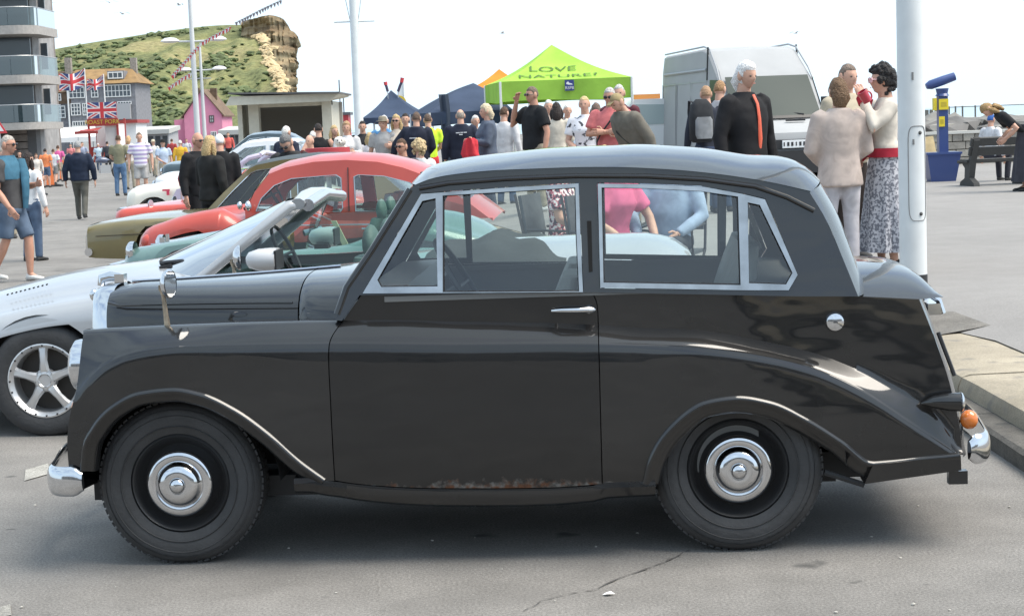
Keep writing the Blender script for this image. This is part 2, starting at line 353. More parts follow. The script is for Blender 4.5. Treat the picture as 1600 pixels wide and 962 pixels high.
# rust and bare filler low on the door, a material with its own wear
def rusty(m):
    t = m.node_tree; b = t.nodes['Principled BSDF']; tcn = t.nodes.new('ShaderNodeTexCoord'); sp = t.nodes.new('ShaderNodeSeparateXYZ'); t.links.new(tcn.outputs['Object'], sp.inputs[0])
    n = t.nodes.new('ShaderNodeTexNoise'); n.inputs['Scale'].default_value = 26; n.inputs['Detail'].default_value = 7; n.inputs['Roughness'].default_value = .7; t.links.new(tcn.outputs['Object'], n.inputs['Vector'])
    lo = t.nodes.new('ShaderNodeMapRange'); lo.inputs['From Min'].default_value = bot_d(0) + .075; lo.inputs['From Max'].default_value = bot_d(0) + .004; t.links.new(sp.outputs['Z'], lo.inputs['Value'])
    n3 = t.nodes.new('ShaderNodeTexNoise'); n3.inputs['Scale'].default_value = 3.1; t.links.new(tcn.outputs['Object'], n3.inputs['Vector'])
    ad = t.nodes.new('ShaderNodeMath'); ad.operation = 'MULTIPLY_ADD'; t.links.new(lo.outputs[0], ad.inputs[0]); ad.inputs[1].default_value = .55; t.links.new(n.outputs['Fac'], ad.inputs[2])
    ad2 = t.nodes.new('ShaderNodeMath'); ad2.operation = 'MULTIPLY_ADD'; t.links.new(n3.outputs['Fac'], ad2.inputs[0]); ad2.inputs[1].default_value = .55; t.links.new(ad.outputs[0], ad2.inputs[2])
    th = t.nodes.new('ShaderNodeMapRange'); th.inputs['From Min'].default_value = 1.21; th.inputs['From Max'].default_value = 1.42; t.links.new(ad2.outputs[0], th.inputs['Value'])
    cr = t.nodes.new('ShaderNodeValToRGB'); cr.color_ramp.elements[0].color = (.11, .05, .028, 1); cr.color_ramp.elements[0].position = .4; cr.color_ramp.elements[1].color = (.15, .145, .135, 1); cr.color_ramp.elements[1].position = .6
    n4 = t.nodes.new('ShaderNodeTexNoise'); n4.inputs['Scale'].default_value = 40; t.links.new(tcn.outputs['Object'], n4.inputs['Vector']); t.links.new(n4.outputs['Fac'], cr.inputs['Fac'])
    mxn = t.nodes.new('ShaderNodeMix'); mxn.data_type = 'RGBA'; t.links.new(th.outputs[0], mxn.inputs['Factor']); mxn.inputs['A'].default_value = (.0085, .0085, .009, 1); t.links.new(cr.outputs[0], mxn.inputs['B'])
    t.links.new(mxn.outputs['Result'], b.inputs['Base Color'])
    inv = t.nodes.new('ShaderNodeMapRange'); inv.inputs['To Min'].default_value = .8; inv.inputs['To Max'].default_value = 0; t.links.new(th.outputs[0], inv.inputs['Value']); t.links.new(inv.outputs[0], b.inputs['Coat Weight'])
wavy(DOORMAT); rusty(DOORMAT); DOORMAT.node_tree.nodes['Principled BSDF'].inputs['Coat IOR'].default_value = 1.6
wing = patch('wing', lambda z: noseL(z), lambda z: dfr(z) - g, bot_f, 'wing', 90)
door = patch('door', lambda z: dfr(z), lambda z: drr(z) - g, bot_d, 'door', 40)
quar = patch('quarter', lambda z: drr(z), tailR, bot_r, 'q', 80)
for i in (0, 1):
    sg = (1, -1)[i]
    wing[i].build('front_wing', PAINT, CAR, 50); quar[i].build('rear_quarter_panel', PAINT, CAR, 50)
    d = door[i].build('door', DOORMAT, CAR, 50)
    if i == 0: d['label'] = 'black door with rust and bare filler along its lower edge'
    # handle
    hx0, hz0 = P(864, 485, -.70); hx1, hz1 = P(928, 484, -.70); hy = -(Wu_(hx0) + .0) * sg
    mb = MB(); k = -1 * sg
    mb.tube([(hx0 - .004, hy + k * .03, hz0 - .002), (hx0 + .03, hy + k * .045, hz0), (lerp(hx0, hx1, .6), hy + k * .042, lerp(hz0, hz1, .6)), (hx1 - .012, hy + k * .03, hz1), (hx1, hy + k * .02, hz1)], [.006, .0085, .010, .013, .010], 10)
    mb.tube([(hx1 - .018, hy - k * .01, hz1), (hx1 - .018, hy + k * .026, hz1)], [.018, .014], 12); mb.tube([(hx0 + .01, hy - k * .01, hz0), (hx0 + .01, hy + k * .03, hz0)], .006, 8)
    mb.build('door_handle', CHROME, d)
    # wheel arch lips with a rolled bead
    for nm, arc, inw in (('front', arch_f, .045), ('rear', lip_r, .055)):
        sx = spl(arc); xs = np.linspace(arc[0][0], arc[-1][0], 70); pts = []
        base = [Vector((x, 0, sx(x))) for x in xs]; G = []
        for j, p in enumerate(base):
            tn = (base[min(j + 1, 69)] - base[max(j - 1, 0)]).normalized(); nn = Vector((tn.z, 0, -tn.x))   # towards the wheel
            wc = Vector((-WB / 2 if nm == 'front' else WB / 2, 0, .318)); nn = (nn if nn.dot(wc - p) > 0 else -nn); wk = .4 * (1 - sst(.38, .5, abs(p.x - wc.x))); nn = (nn if wk > .01 or nn.z < 0 else -nn); nn = (nn * (1 - wk) + (wc - p).normalized() * wk).normalized()
            Y = lower_y(p.x, p.z)
            row = []
            for (o_, yy) in ((-.012, .000), (-.006, .010), (.002, .014), (.010, .010), (.016, .002), (.034, -.006), (inw, -.016), (inw + .004, -.06)):
                q_ = p + nn * o_; row.append((q_.x, -(Y + yy) * sg, max(q_.z, .2)))
            G.append(row)
        MB().grid(G).build('wheel_arch_lip', PAINT, CAR, 60)
    # arch liners
    for cx in (-WB / 2, WB / 2):
        G = [[(cx + .40 * math.cos(a), yy * sg, .32 + .385 * math.sin(a)) for yy in (-.70, -.35)] for a in np.linspace(.02, math.pi - .02, 24)]
        mb = MB(); mb.grid(G); mb.add([(cx + .40 * math.cos(a), -.35 * sg, .32 + .385 * math.sin(a)) for a in np.linspace(.02, math.pi - .02, 24)], [tuple(range(24))]); mb.build('wheel_well', DARKIN, CAR, 60)
# sill and underside
xs0, xs1 = P(462, 757, -.72)[0], P(1024, 757, -.72)[0]
for sg in (1, -1):
    rings = []
    for t in np.linspace(0, 1, 24):
        x = lerp(xs0, xs1, t); zt_ = bot_d(min(max(x, -.8), .5)) - .004 + (.012 if t < .08 or t > .86 else 0); zl = zt_ - .062 - .012 * math.sin(t * 3.1); y = -lower_y(x, zt_) * sg
        rings.append([(x, y + .0 * sg, zt_), (x, y - .004 * sg, zt_ - .02), (x, y + .008 * sg, zl + .012), (x, y + .03 * sg, zl), (x, y + .2 * sg, zl), (x, y + .2 * sg, zt_)])
    MB().loft(rings).build('sill', PAINT, CAR, 30)
MB().box((0, 0, .27), (2.9, 1.0, .08)).box((-.1, 0, .20), (1.7, .3, .06)).box((1.45, 0, .30), (.55, 1.05, .1)).build('floor_pan', DARKIN, CAR, 0)
# ---- tail, boot
tz = np.linspace(tailR.__call__(0) and bot_r(1.75), belt(P(1440, 470, -.62)[0]), 20)
G = []
for z in tz:
    x0 = tailR(z); Wd = -sec(x0, 1.0, 'q', bot_r)[0] if z < .34 else None
    # half width of the body at this height on the tail
    yb = 0
    for s in np.linspace(0, 3, 160):
        yy, zz = sec(x0, s, 'q', bot_r)
        if zz >= z - .002: yb = -yy; break
    W_ = yb if yb else .6
    G.append([(x0 + .015 + .03 * (1 - abs(v) ** 2.4) - .015 * (abs(v) > .995), v * W_, z) for v in np.linspace(-1, 1, 25)])
MB().grid(G).build('tail_panel', PAINT, CAR, 50)
bc = [P(*p, -.05) for p in ((1335, 406), (1360, 406), (1390, 408), (1412, 414), (1428, 428), (1438, 446), (1444, 466))]
bspl = spl(bc); bx0, bx1 = bc[0][0], bc[-1][0] - .02; G = []
for t in np.linspace(0, 1, 24):
    x = lerp(bx0 - .25, bx1, t); zc_ = bspl(x); xe = min(x, P(1440, 470, -.62)[0]); ze = belt(xe); We = max(min(Wu_(xe), BELTY), .56)
    G.append([(x if abs(v) < .97 else xe, v * We, max(ze, ze + (zc_ - ze) * (1 - abs(v) ** 3.0))) for v in np.linspace(-1, 1, 33)])
MB().grid(G).build('boot_lid', PAINT, CAR, 50)
# rear lower valance below the wing crease
for sg in (1, -1):
    q = [P(1365, 727, -.70), P(1502, 712, -.66), P(1504, 736, -.66), P(1352, 757, -.69)]
    v0 = [(x, -y * sg, z) for (x, z), y in zip(q, (.685, .65, .64, .675))]; v1 = [(x, (-y + .12) * sg, z) for (x, _, z), y in zip(v0, (.685, .65, .64, .675))]
    mb = MB(); mb.loft([v0, v1]); x_, z_ = P(1500, 742, -.6); mb.box((x_ - .01, -.6 * sg, z_ - .005), (.07, .04, .05)); mb.build('rear_valance', PAINT, CAR, 20)
    a_, b_ = P(1288, 737, -.62), P(1350, 757, -.62); MB().tube([(a_[0], -.62 * sg, a_[1]), (b_[0], -.62 * sg, b_[1])], .012, 6).build('tail_bracket', DARKIN, CAR)
    # lamp pod, amber lens, overrider
    p0, p1 = P(1441, 632, -.66), P(1499, 627, -.64); y_ = -.645 * sg; mb = MB()
    mb.tube([(p0[0], y_ + .01 * sg, p0[1]), (lerp(p0[0], p1[0], .3), y_, p0[1] + .006), (lerp(p0[0], p1[0], .7), y_ - .005 * sg, p1[1] + .001), (p1[0], y_ - .005 * sg, p1[1])], [.004, .022, .032, .034], 16, sq=1.05); pod = mb.build('tail_lamp_pod', PAINT, CAR)
    MB().lathe([(.033, 0), (.038, .004), (.034, .010), (.02, .016), (.0, .018)], (p1[0], y_ - .005 * sg, p1[1]), (1, 0, 0), 20).build('lamp_ring', CHROME, pod)
    p2 = P(1512, 655, -.6); MB().ball((p2[0] + .005, -.60 * sg, p2[1]), (.034, .034, .037), 14).build('indicator_lens', mat('amber_lens', (.62, .17, .03), .2, coat=.6), CAR)
    p3 = P(1462, 520, -.60); p4 = P(1488, 588, -.62); MB().tube([(p3[0] + .012, -.585 * sg, p3[1]), (p4[0] + .012, -.60 * sg, p4[1])], .008, 6).build('boot_seal', BLACKPL, CAR)
    p5 = P(1305, 503, -Wu_(1.25)); 
    if sg == 1:
        yy = -(Wu_(p5[0]) - .012); cap = MB().lathe([(.036, .0), (.037, -.018), (.032, -.03), (.02, -.036), (0, -.037)], (p5[0], yy, p5[1]), (0, 1, 0), 24).build('fuel_cap', CHROME, CAR); MB().box((p5[0], yy - .036, p5[1]), (.016, .006, .004)).build('cap_key_slot', BLACKPL, cap)
a_ = P(1453, 478, -.25); mb = MB(); mb.tube([(a_[0] - .03, -.25, a_[1] + .03), (a_[0] + .0, -.25, a_[1] + .045), (a_[0] + .035, -.25, a_[1] + .02), (a_[0] + .05, -.25, a_[1] - .03)], .012, 8); mb.tube([(a_[0] - .03, .25, a_[1] + .03), (a_[0], .25, a_[1] + .045), (a_[0] + .035, .25, a_[1] + .02), (a_[0] + .05, .25, a_[1] - .03)], .012, 8)
mb.box((a_[0] + .012, 0, a_[1] - .01), (.05, .56, .045)); mb.build('number_plate_lamp', CHROME, CAR)
def bumper(pts, z0, hgt, nm, bulge=.022):
    pts = [Vector((x, y, 0)) for x, y in pts]; rings = []
    sp = []
    for i in range(len(pts) - 1):
        for k in range(6):
            p0, p1, p2, p3 = pts[max(i - 1, 0)], pts[i], pts[i + 1], pts[min(i + 2, len(pts) - 1)]; t = k / 6
            sp.append(.5 * ((2 * p1) + (p2 - p0) * t + (2 * p0 - 5 * p1 + 4 * p2 - p3) * t * t + (3 * p1 - p0 - 3 * p2 + p3) * t ** 3))
    sp.append(pts[-1])
    for i, p in enumerate(sp):
        d = (sp[min(i + 1, len(sp) - 1)] - sp[max(i - 1, 0)]).normalized(); nn = Vector((d.y, -d.x, 0)); e = min(i, len(sp) - 1 - i); hh = hgt * (.62 + .38 * sst(0, 3, e))
        rings.append([p + nn * (bulge * math.sin(a) if math.sin(a) > 0 else .006 * math.sin(a)) + Vector((0, 0, z0 + hh / 2 * math.cos(a))) for a in np.linspace(0, 2 * math.pi, 15)[:-1]])
    return MB().loft(rings).build(nm, CHROME, CAR, 50)
fe, ff = P(136, 766, -.70), P(76, 735, -.62)
FB = [(fe[0], -.735), (fe[0] - .09, -.728), (ff[0] + .035, -.68), (ff[0] + .012, -.56), (ff[0] - .05, -.25), (ff[0] - .06, 0)]
FB = FB + [(x, -y) for x, y in FB[-2::-1]]
zfb = (P(105, 745, -.72)[1])
fb = bumper(FB[::-1], zfb - .015, .115, 'front_bumper'); 
if True:
    MB().ball((fe[0] - .125, -.722, zfb - .03), (.008, .006, .008), 8).build('rust_spot', mat('rust', (.16, .07, .03), .9), fb)
re_ = P(1541, 700, -.5); RB = [(re_[0] - .10, -.66), (re_[0] - .035, -.62), (re_[0] - .005, -.45), (re_[0] + .03, 0)]; RB = RB + [(x, -y) for x, y in RB[-2::-1]]
bumper(RB, P(1525, 697, -.6)[1], .115, 'rear_bumper')
# ---- wheels
def wheel(parent, c, r, side, capr, big=True):
    cx, cy, cz = c; k = side
    W_ = MB(); w2 = .135
    W_.lathe([(r * .60, .0), (r * .66, .012 * 1), (r * .74, .022), (r * .86, .020), (r * .93, .010), (r * .975, -.012), (r * 1.0, -.035), (r * 1.0, -w2 + .035), (r * .975, -w2 + .012), (r * .86, -w2 - .01), (r * .60, -w2)], c, (0, k, 0), 64)
    for rr in (.70, .83, .90): W_.lathe([(r * rr - .003, .0195), (r * rr, .0235 if rr < .9 else .018), (r * rr + .003, .0195 if rr < .9 else .013)], c, (0, k, 0), 64)
    ty = W_.build('tyre', RUBBER, parent, 50)
    # tread blocks
    T = MB()
    for j in range(72):
        a = 2 * math.pi * j / 72
        for o_ in (-.03, -.0675, -.105): T.box((cx + (r - .0099) * math.cos(a), cy + k * o_, cz + (r - .0099) * math.sin(a)), (.02, .030, .02), ry=-a)
    o_ = T.build('tread', RUBBER, ty, 0)
    MB().lathe([(r * .60, -.004), (r * .575, .004), (r * .55, -.004), (r * .53, -.02), (r * .50, -.035), (r * .46, -.045), (r * .41, -.03), (r * .38, -.008), (r * .30, .0), (r * .1, .0)], c, (0, k, 0), 48).build('rim', mat('black_rim_paint', (.022, .022, .023), .4, coat=.4), parent)
    ca = MB().lathe([(capr, .002), (capr * .985, .012), (capr * .90, .019), (capr * .74, .020), (capr * .70, .016), (capr * .66, .019), (capr * .60, .034), (capr * .48, .046), (capr * .34, .049), (capr * .24, .047), (capr * .225, .055), (capr * .16, .063), (capr * .08, .067), (0, .068)], c, (0, k, 0), 48).build('hubcap', CHROME, parent, 60)
    return ty
for cx in (-WB / 2, WB / 2):
    for sg in (1, -1):
        wr = bpy.data.objects.new('wheel', None); COL.objects.link(wr); wr.parent = CAR
        wheel(wr, (cx, -(TYO - .022) * sg, .318), .321, -sg, .129)
# ---- headlamps and side lights
for sg in (1, -1):
    hx, hz_ = P(112, 569, -.56); hx += .018; hc = (hx, -.565 * sg, hz_)
    h = MB().lathe([(.096, -.05), (.099, -.02), (.095, -.004), (.085, .002)], hc, (-1, 0, .04), 36).build('headlamp_rim', CHROME, CAR)
    MB().lathe([(.087, -.001), (.075, .008), (.045, .015), (0, .018)], hc, (-1, 0, .04), 30).build('headlamp_lens', mat('lamp_glass', (.75, .78, .8), .08, .3, .5), h)
    MB().ball((hx + .012, -.60 * sg, P(109, 636, -.62)[1]), (.03, .024, .028), 12).build('side_light', mat('side_lens', (.75, .42, .30), .25), CAR)
    # front closing panel behind the lamp
    G = [[(noseL(z) + .02 + .05 * abs(v), (-.64 + .34 * v) * sg, z) for v in (0, .5, 1)] for z in np.linspace(.30, ridge(-1.7) - .015, 10)]
    MB().grid(G).build('nose_panel', PAINT, CAR)
    # wing mirror on its stalk
    m0, m1, m2, mc = P(262, 511, -.62), P(255, 462, -.62), P(251, 449, -.62), P(264, 443, -.62); y_ = -.62 * sg
    st = MB().tube([(m0[0], y_, m0[1] - .01), (lerp(m0[0], m1[0], .4), y_, lerp(m0[1], m1[1], .4)), (m1[0], y_, m1[1]), (m2[0], y_, m2[1])], [.013, .010, .008, .009], 8).box((m2[0] + .008, y_, m2[1] - .002), (.03, .012, .022)).build('mirror_stalk', mat('tarnished_chrome', (.42, .36, .28), .35, .9, var=.4, vscale=30), CAR)
    md = MB().lathe([(.0, -.026), (.03, -.022), (.048, -.011), (.057, .002), (.057, .008), (.053, .010)], (mc[0] - .002, y_, mc[1]), (1, -.18 * sg, 0), 28).build('mirror_head', CHROME, st)
    MB().lathe([(.054, .0085), (0, .0086)], (mc[0] - .002, y_, mc[1]), (1, -.18 * sg, 0), 28).build('mirror_glass', mat('mirror', (.8, .82, .84), .02, 1.), md)
# ---- bonnet, grille, cowl
btop = spl([P(*p, 0) for p in ((148, 452), (170, 446), (200, 441), (280, 436), (420, 426), (560, 414))])
gx, _ = P(150, 470, -.2); bxe = P(556, 440, 0)[0]
def bsec(x, w_, zt_, zl, n=29, p=.62):
    return [(x, w_ * math.copysign(abs(math.cos(a)) ** p, -math.cos(a)), zl + (zt_ - zl) * math.sin(a) ** (p + .08)) for a in np.linspace(0, math.pi, n)]
bx_s = P(168, 470, -.2)[0]; G = []
for t in np.linspace(0, 1, 40):
    x = lerp(bx_s, P(478, 470, -.3)[0], t); G.append(bsec(x, lerp(.235, .50, t ** .85), btop(x) - .008 * (1 - min(t * 8, 1)), ridge(max(x, -1.6)) - .07))
bon = MB().grid(G).build('bonnet', PAINT, CAR, 50)
MB().tube([(x, 0, btop(x) + .004) for x in np.linspace(bx_s + .05, bxe - .06, 20)], .006, 6).build('bonnet_hinge', CHROME, bon)
for sg in (1, -1):      # side moulding along the bonnet edge
    pp = []
    for t in np.linspace(.02, .98, 30):
        x = lerp(bx_s, P(478, 470, -.3)[0], t); W_ = lerp(.235, .50, t ** .85); pp.append((x, -(W_ + .004) * sg, ridge(max(x, -1.6)) - .07 + (.07 + .055 - .02 * min(t * 12, 1) + .02)))
    MB().tube(pp, .005, 6).build('bonnet_edge', PAINT, bon)
G = []
for t in np.linspace(0, 1, 16):
    x = lerp(P(480, 470, -.3)[0], P(575, 440, -.3)[0], t); G.append(bsec(x, lerp(.50, .645, t ** .7), btop(min(x, bxe)), ridge(x) - .07))
MB().grid(G).build('cowl', PAINT, CAR, 50)
# grille shell
Gz = btop(bx_s) ; rings = []
for (dx, gw) in ((-.085, .17), (-.075, .20), (-.045, .215), (0.0, .238), (.012, .236)):
    rings.append(bsec(bx_s + dx, gw, Gz + (.004 if dx > -.05 else -.012), .46, 25, .5))
gr = MB().grid(rings).build('grille_shell', CHROME, CAR, 50)
for j in range(9): MB().box((bx_s - .07, -.16 + j * .04, .62), (.03, .008, .36)).build('grille_bar', CHROME, gr, 0)
MB().ball((bx_s - .098, -.06, P(141, 462, -.1)[1]), (.018, .02, .026), 12).build('badge', CHROME, gr)
m_ = P(178, 441, 0); mb = MB(); mb.tube([(m_[0] - .055, 0, m_[1] - .012), (m_[0] - .05, 0, m_[1] + .018), (m_[0] - .015, 0, m_[1] + .026), (m_[0] + .03, 0, m_[1] + .020)], [.016, .02, .021, .016], 10); mb.box((m_[0] + .03, 0, m_[1] + .01), (.04, .05, .05)); mb.tube([(m_[0] - .05, 0, m_[1] - .02), (m_[0] + .12, 0, m_[1] - .012)], [.012, .004], 8)
mb.build('bonnet_mascot', CHROME, CAR)
# ---- glasshouse
zB = P(750, 458, -BELTY)[1]; zR = P(900, 263, -.575)[1]
def gy(x, z): return lerp(BELTY, .578, min(max((z - zB) / (zR - zB), -.5), 1.1)) - .0
def GT(pts): return [PF(*p, gy) for p in pts]
ns = lambda x, z, d, sg=1: (x, -(gy(x, z) - d) * sg, z)
outer = GT([(524, 500), (542, 447), (583, 387), (641, 294), (650, 288), (674, 279), (712, 272), (795, 265), (877, 262), (960, 261), (1015, 263), (1075, 267), (1130, 273), (1200, 284), (1264, 299), (1291, 344), (1317, 404), (1341, 463), (1250, 463), (1100, 460), (932, 457), (918, 457), (700, 459), (562, 461), (534, 501)])
h1 = GT([(566, 458.5), (612, 380), (657.5, 302), (780, 293), (905, 285.5), (908, 370), (912, 456)]); h2 = GT([(933, 286), (1010, 287), (1100, 291), (1160, 302), (1196, 310.5), (1223, 372), (1247, 429), (1233, 454), (1163, 454), (937, 450)])
fr1 = GT([(567, 458), (613, 380.5), (658.5, 303), (780, 294), (904, 286.5), (907, 370), (911, 456)])
v1h = GT([(596, 448), (590, 437), (660, 314), (681, 309.5), (684, 447)]); m1h = GT([(692, 305.5), (899, 293), (901, 370), (905, 455), (692, 456)])
fr2 = GT([(934, 287), (1010, 288), (1100, 292), (1160, 303), (1195, 311.5), (1222, 373), (1246, 429), (1232, 453), (1163, 453), (938, 449)])
r2h = GT([(940, 293), (1010, 294), (1095, 298.5), (1153, 307), (1157, 445), (943, 441)]); q2h = GT([(1168, 316), (1187, 320), (1238, 426), (1228, 444), (1170, 442)])
WCHR = mat('window_chrome', (.36, .365, .37), .16, 1., var=.25, vscale=9)
INNER = mat('interior_trim', (.16, .16, .155), .8)
for sg in (1, -1):
    MB().panel(outer, [h1, h2], lambda x, z, d: ns(x, z, d, sg), .035).build('side_frame', PAINT, CAR, 30)
    f1 = MB().panel(fr1, [v1h, m1h], lambda x, z, d: ns(x, z, d - .008, sg), .03).build('door_window_frame', WCHR, CAR, 30)
    f2 = MB().panel(fr2, [r2h, q2h], lambda x, z, d: ns(x, z, d - .008, sg), .03).build('rear_window_frame', WCHR, CAR, 30)
    for nm, pl, pa in (('quarter_light', v1h, f1), ('window_pane', m1h, f1), ('window_pane', r2h, f2), ('rear_quarter_light', q2h, f2)):
        MB().add([ns(x, z, .012, sg) for x, z in pl], [tuple(range(len(pl)))]).build(nm, GLASS, pa, 0)
        # rubber seal inside each chrome frame
        c_ = Vector((sum(p[0] for p in pl) / len(pl), sum(p[1] for p in pl) / len(pl))); ins = [((Vector(p) - c_) * .982 + c_) for p in pl]
        MB().panel([tuple(Vector(p)) for p in pl], [[tuple(p) for p in ins]], lambda x, z, d: ns(x, z, d + .004, sg), .006).build('window_seal', BLACKPL, pa, 0)
    sl_ = GT([(917, 345), (924, 345), (926, 424), (920, 425)]); MB().panel(sl_, [], lambda x, z, d: ns(x, z, d - .003, sg), .01).build('trafficator_slot', mat('slot_black', (.004, .004, .004), .9), CAR, 0)
    dr_ = GT([(655, 294), (700, 286), (790, 279), (900, 274.5), (1010, 275), (1100, 280), (1180, 291), (1230, 308), (1272, 329)]); MB().tube([ns(x, z, -.006, sg) for x, z in dr_], .009, 8).build('drip_rail', PAINT, CAR)
    # A pillar rounded front face
    ap = GT([(527, 492), (542, 450), (583, 390), (641, 297)]); MB().tube([ns(x, z, .012, sg) for x, z in ap], .017, 10).build('windscreen_pillar', PAINT, CAR)
rc = spl([P(*p, 0) for p in ((652, 284), (674, 260), (712, 249), (795, 238), (877, 230), (960, 227), (978, 226), (1072, 229), (1159, 240), (1265, 268), (1272, 276))])
edge = spl(GT([(648, 289), (674, 279), (712, 272), (795, 265), (877, 262), (960, 261), (1015, 263), (1075, 267), (1130, 273), (1200, 284), (1268, 299)]))
G = []; x0_, x1_ = P(650, 287, -.57)[0], P(1266, 299, -.57)[0]
cx0, cx1 = P(654, 280, 0)[0], P(1272, 276, 0)[0]
for t in np.linspace(0, 1, 60):
    row = []
    for v in np.linspace(-1, 1, 41):
        xe = lerp(x0_, x1_, t); xc = lerp(cx0, cx1, t); k = 1 - abs(v) ** 2.6; x = lerp(xe, xc, k); ze = edge(xe); zc_ = max(rc(xc), ze + .0)
        row.append((x, v * (gy(xe, ze) + .004), ze + (zc_ - ze) * k + .0))
    G.append(row)
roof = MB().grid(G).build('roof', PAINT, CAR, 50)
G2 = [[(p[0], p[1] * .97, p[2] - .03) for p in r] for r in G]; MB().grid(G2).build('headlining', INNER, CAR, 50)
# windscreen and rear window between the two side frames
ws0, ws1 = PF(546, 441, gy), PF(648, 292, gy)
G = [[(lerp(ws0[0], ws1[0], t) - .055 * (1 - v * v), v * (gy(0, lerp(ws0[1], ws1[1], t)) - .012), lerp(ws0[1], ws1[1], t)) for v in np.linspace(-1, 1, 17)] for t in np.linspace(0, 1, 6)]
MB().grid(G).build('windscreen', GLASS, CAR, 60)
rch = GT([(1264, 299), (1291, 344), (1317, 404), (1341, 463)]); rsp = spl([(z, x) for x, z in rch]); zs_ = np.linspace(rch[-1][1], rch[0][1] , 14)
def rear_pt(z, v): return (rsp(z) + .055 * (1 - abs(v) ** 5) + .03 * (1 - v * v), v * (gy(0, z)), z + .03 * (1 - v * v) * sst(zs_[0], zs_[-1], z))
vs_ = np.linspace(-1, 1, 33)
Gp = [[rear_pt(z, v) for v in vs_] for z in zs_]
mb = MB()
nr, nc = len(Gp), len(Gp[0]); mb.add([p for r in Gp for p in r], [(i * nc + j, i * nc + j + 1, (i + 1) * nc + j + 1, (i + 1) * nc + j) for i in range(nr - 1) for j in range(nc - 1) if not (3 <= i <= 9 and 6 <= j < nc - 7)])
mb.build('rear_panel', PAINT, CAR, 60)
MB().grid([[rear_pt(z, v) for v in vs_[6:nc - 6]] for z in zs_[3:11]]).build('rear_window', GLASS, CAR, 60)
# ---- interior
SEAT = mat('grey_leather', (.30, .305, .295), .55, bump=.2, bscale=15, var=.15)
def seat(cx, cy, w_, nm, zt_=.86, dp=.5):
    mb = MB(); rings = []
    for t in np.linspace(0, 1, 9):
        z = lerp(.52, zt_, t); x = cx + .16 + .16 * t; th = .07 * (1 - .5 * t ** 3); ww = w_ * (1 - .22 * t ** 3)
        rings.append([(x + th * math.copysign(abs(math.cos(a)) ** .6, math.cos(a)), cy + ww * math.copysign(abs(math.sin(a)) ** .5, math.sin(a)), z) for a in np.linspace(0, 2 * math.pi, 21)[:-1]])
    mb.loft(rings); b_ = mb.build(nm, SEAT, CAR, 60)
    MB().loft([[(x, cy + w_ * math.copysign(abs(math.sin(a)) ** .5, math.sin(a)), .46 + .08 * math.copysign(abs(math.cos(a)) ** .6, math.cos(a))) for a in np.linspace(0, 2 * math.pi, 21)[:-1]] for x in np.linspace(cx - dp + .2, cx + .2, 6)]).build('seat_cushion', SEAT, b_, 60)
for cy in (-.33, .33): seat(.14, cy, .27, 'front_seat', 1.05)
seat(.84, 0, .57, 'rear_seat', 1.14, .45)
dsx = PF(600, 446, gy)[0]
MB().loft([[(dsx + dx, y, z) for dx, z in ((-.06, zB - .25), (.10, zB - .22), (.13, zB - .02), (.08, zB + .035), (-.08, zB + .03))] for y in (-.6, .6)]).build('dashboard', mat('dash', (.10, .085, .075), .5), CAR, 20)
sw = MB(); ring = []; c_ = Vector((dsx + .27, -.30, zB + .0)); ax = Vector((.86, 0, .5)).normalized(); s1 = Vector((0, 1, 0)); s2 = ax.cross(s1)
pth = [c_ + (s1 * math.cos(a) + s2 * math.sin(a)) * .205 for a in np.linspace(0, 2 * math.pi, 40)]; sw.tube(pth, .012, 8)
for a in (0, 2.1, 4.2): sw.tube([c_ - ax * .03, c_ + (s1 * math.cos(a) + s2 * math.sin(a)) * .2], .008, 6)
sw.tube([c_ - ax * .03, c_ - ax * .5], .02, 8); sw.build('steering_wheel', BLACKPL, CAR)
for sg in (1, -1):
    MB().add([(dsx, -.60 * sg, .3), (1.15, -.60 * sg, .3), (1.15, -.63 * sg, zB - .015), (dsx, -.63 * sg, zB - .015)], [(0, 1, 2, 3)]).box(((dsx + 1.15) / 2, -.645 * sg, zB - .012), (1.15 - dsx, .05, .02)).build('door_trim', INNER, CAR, 0)
MB().box((1.28, 0, zB - .02), (.34, 1.2, .03)).build('parcel_shelf', INNER, CAR, 0)
MB().box((PF(640, 330, gy)[0] - .0, .0, zB + .42), (.02, .2, .05)).build('rear_view_mirror', BLACKPL, CAR, 0)
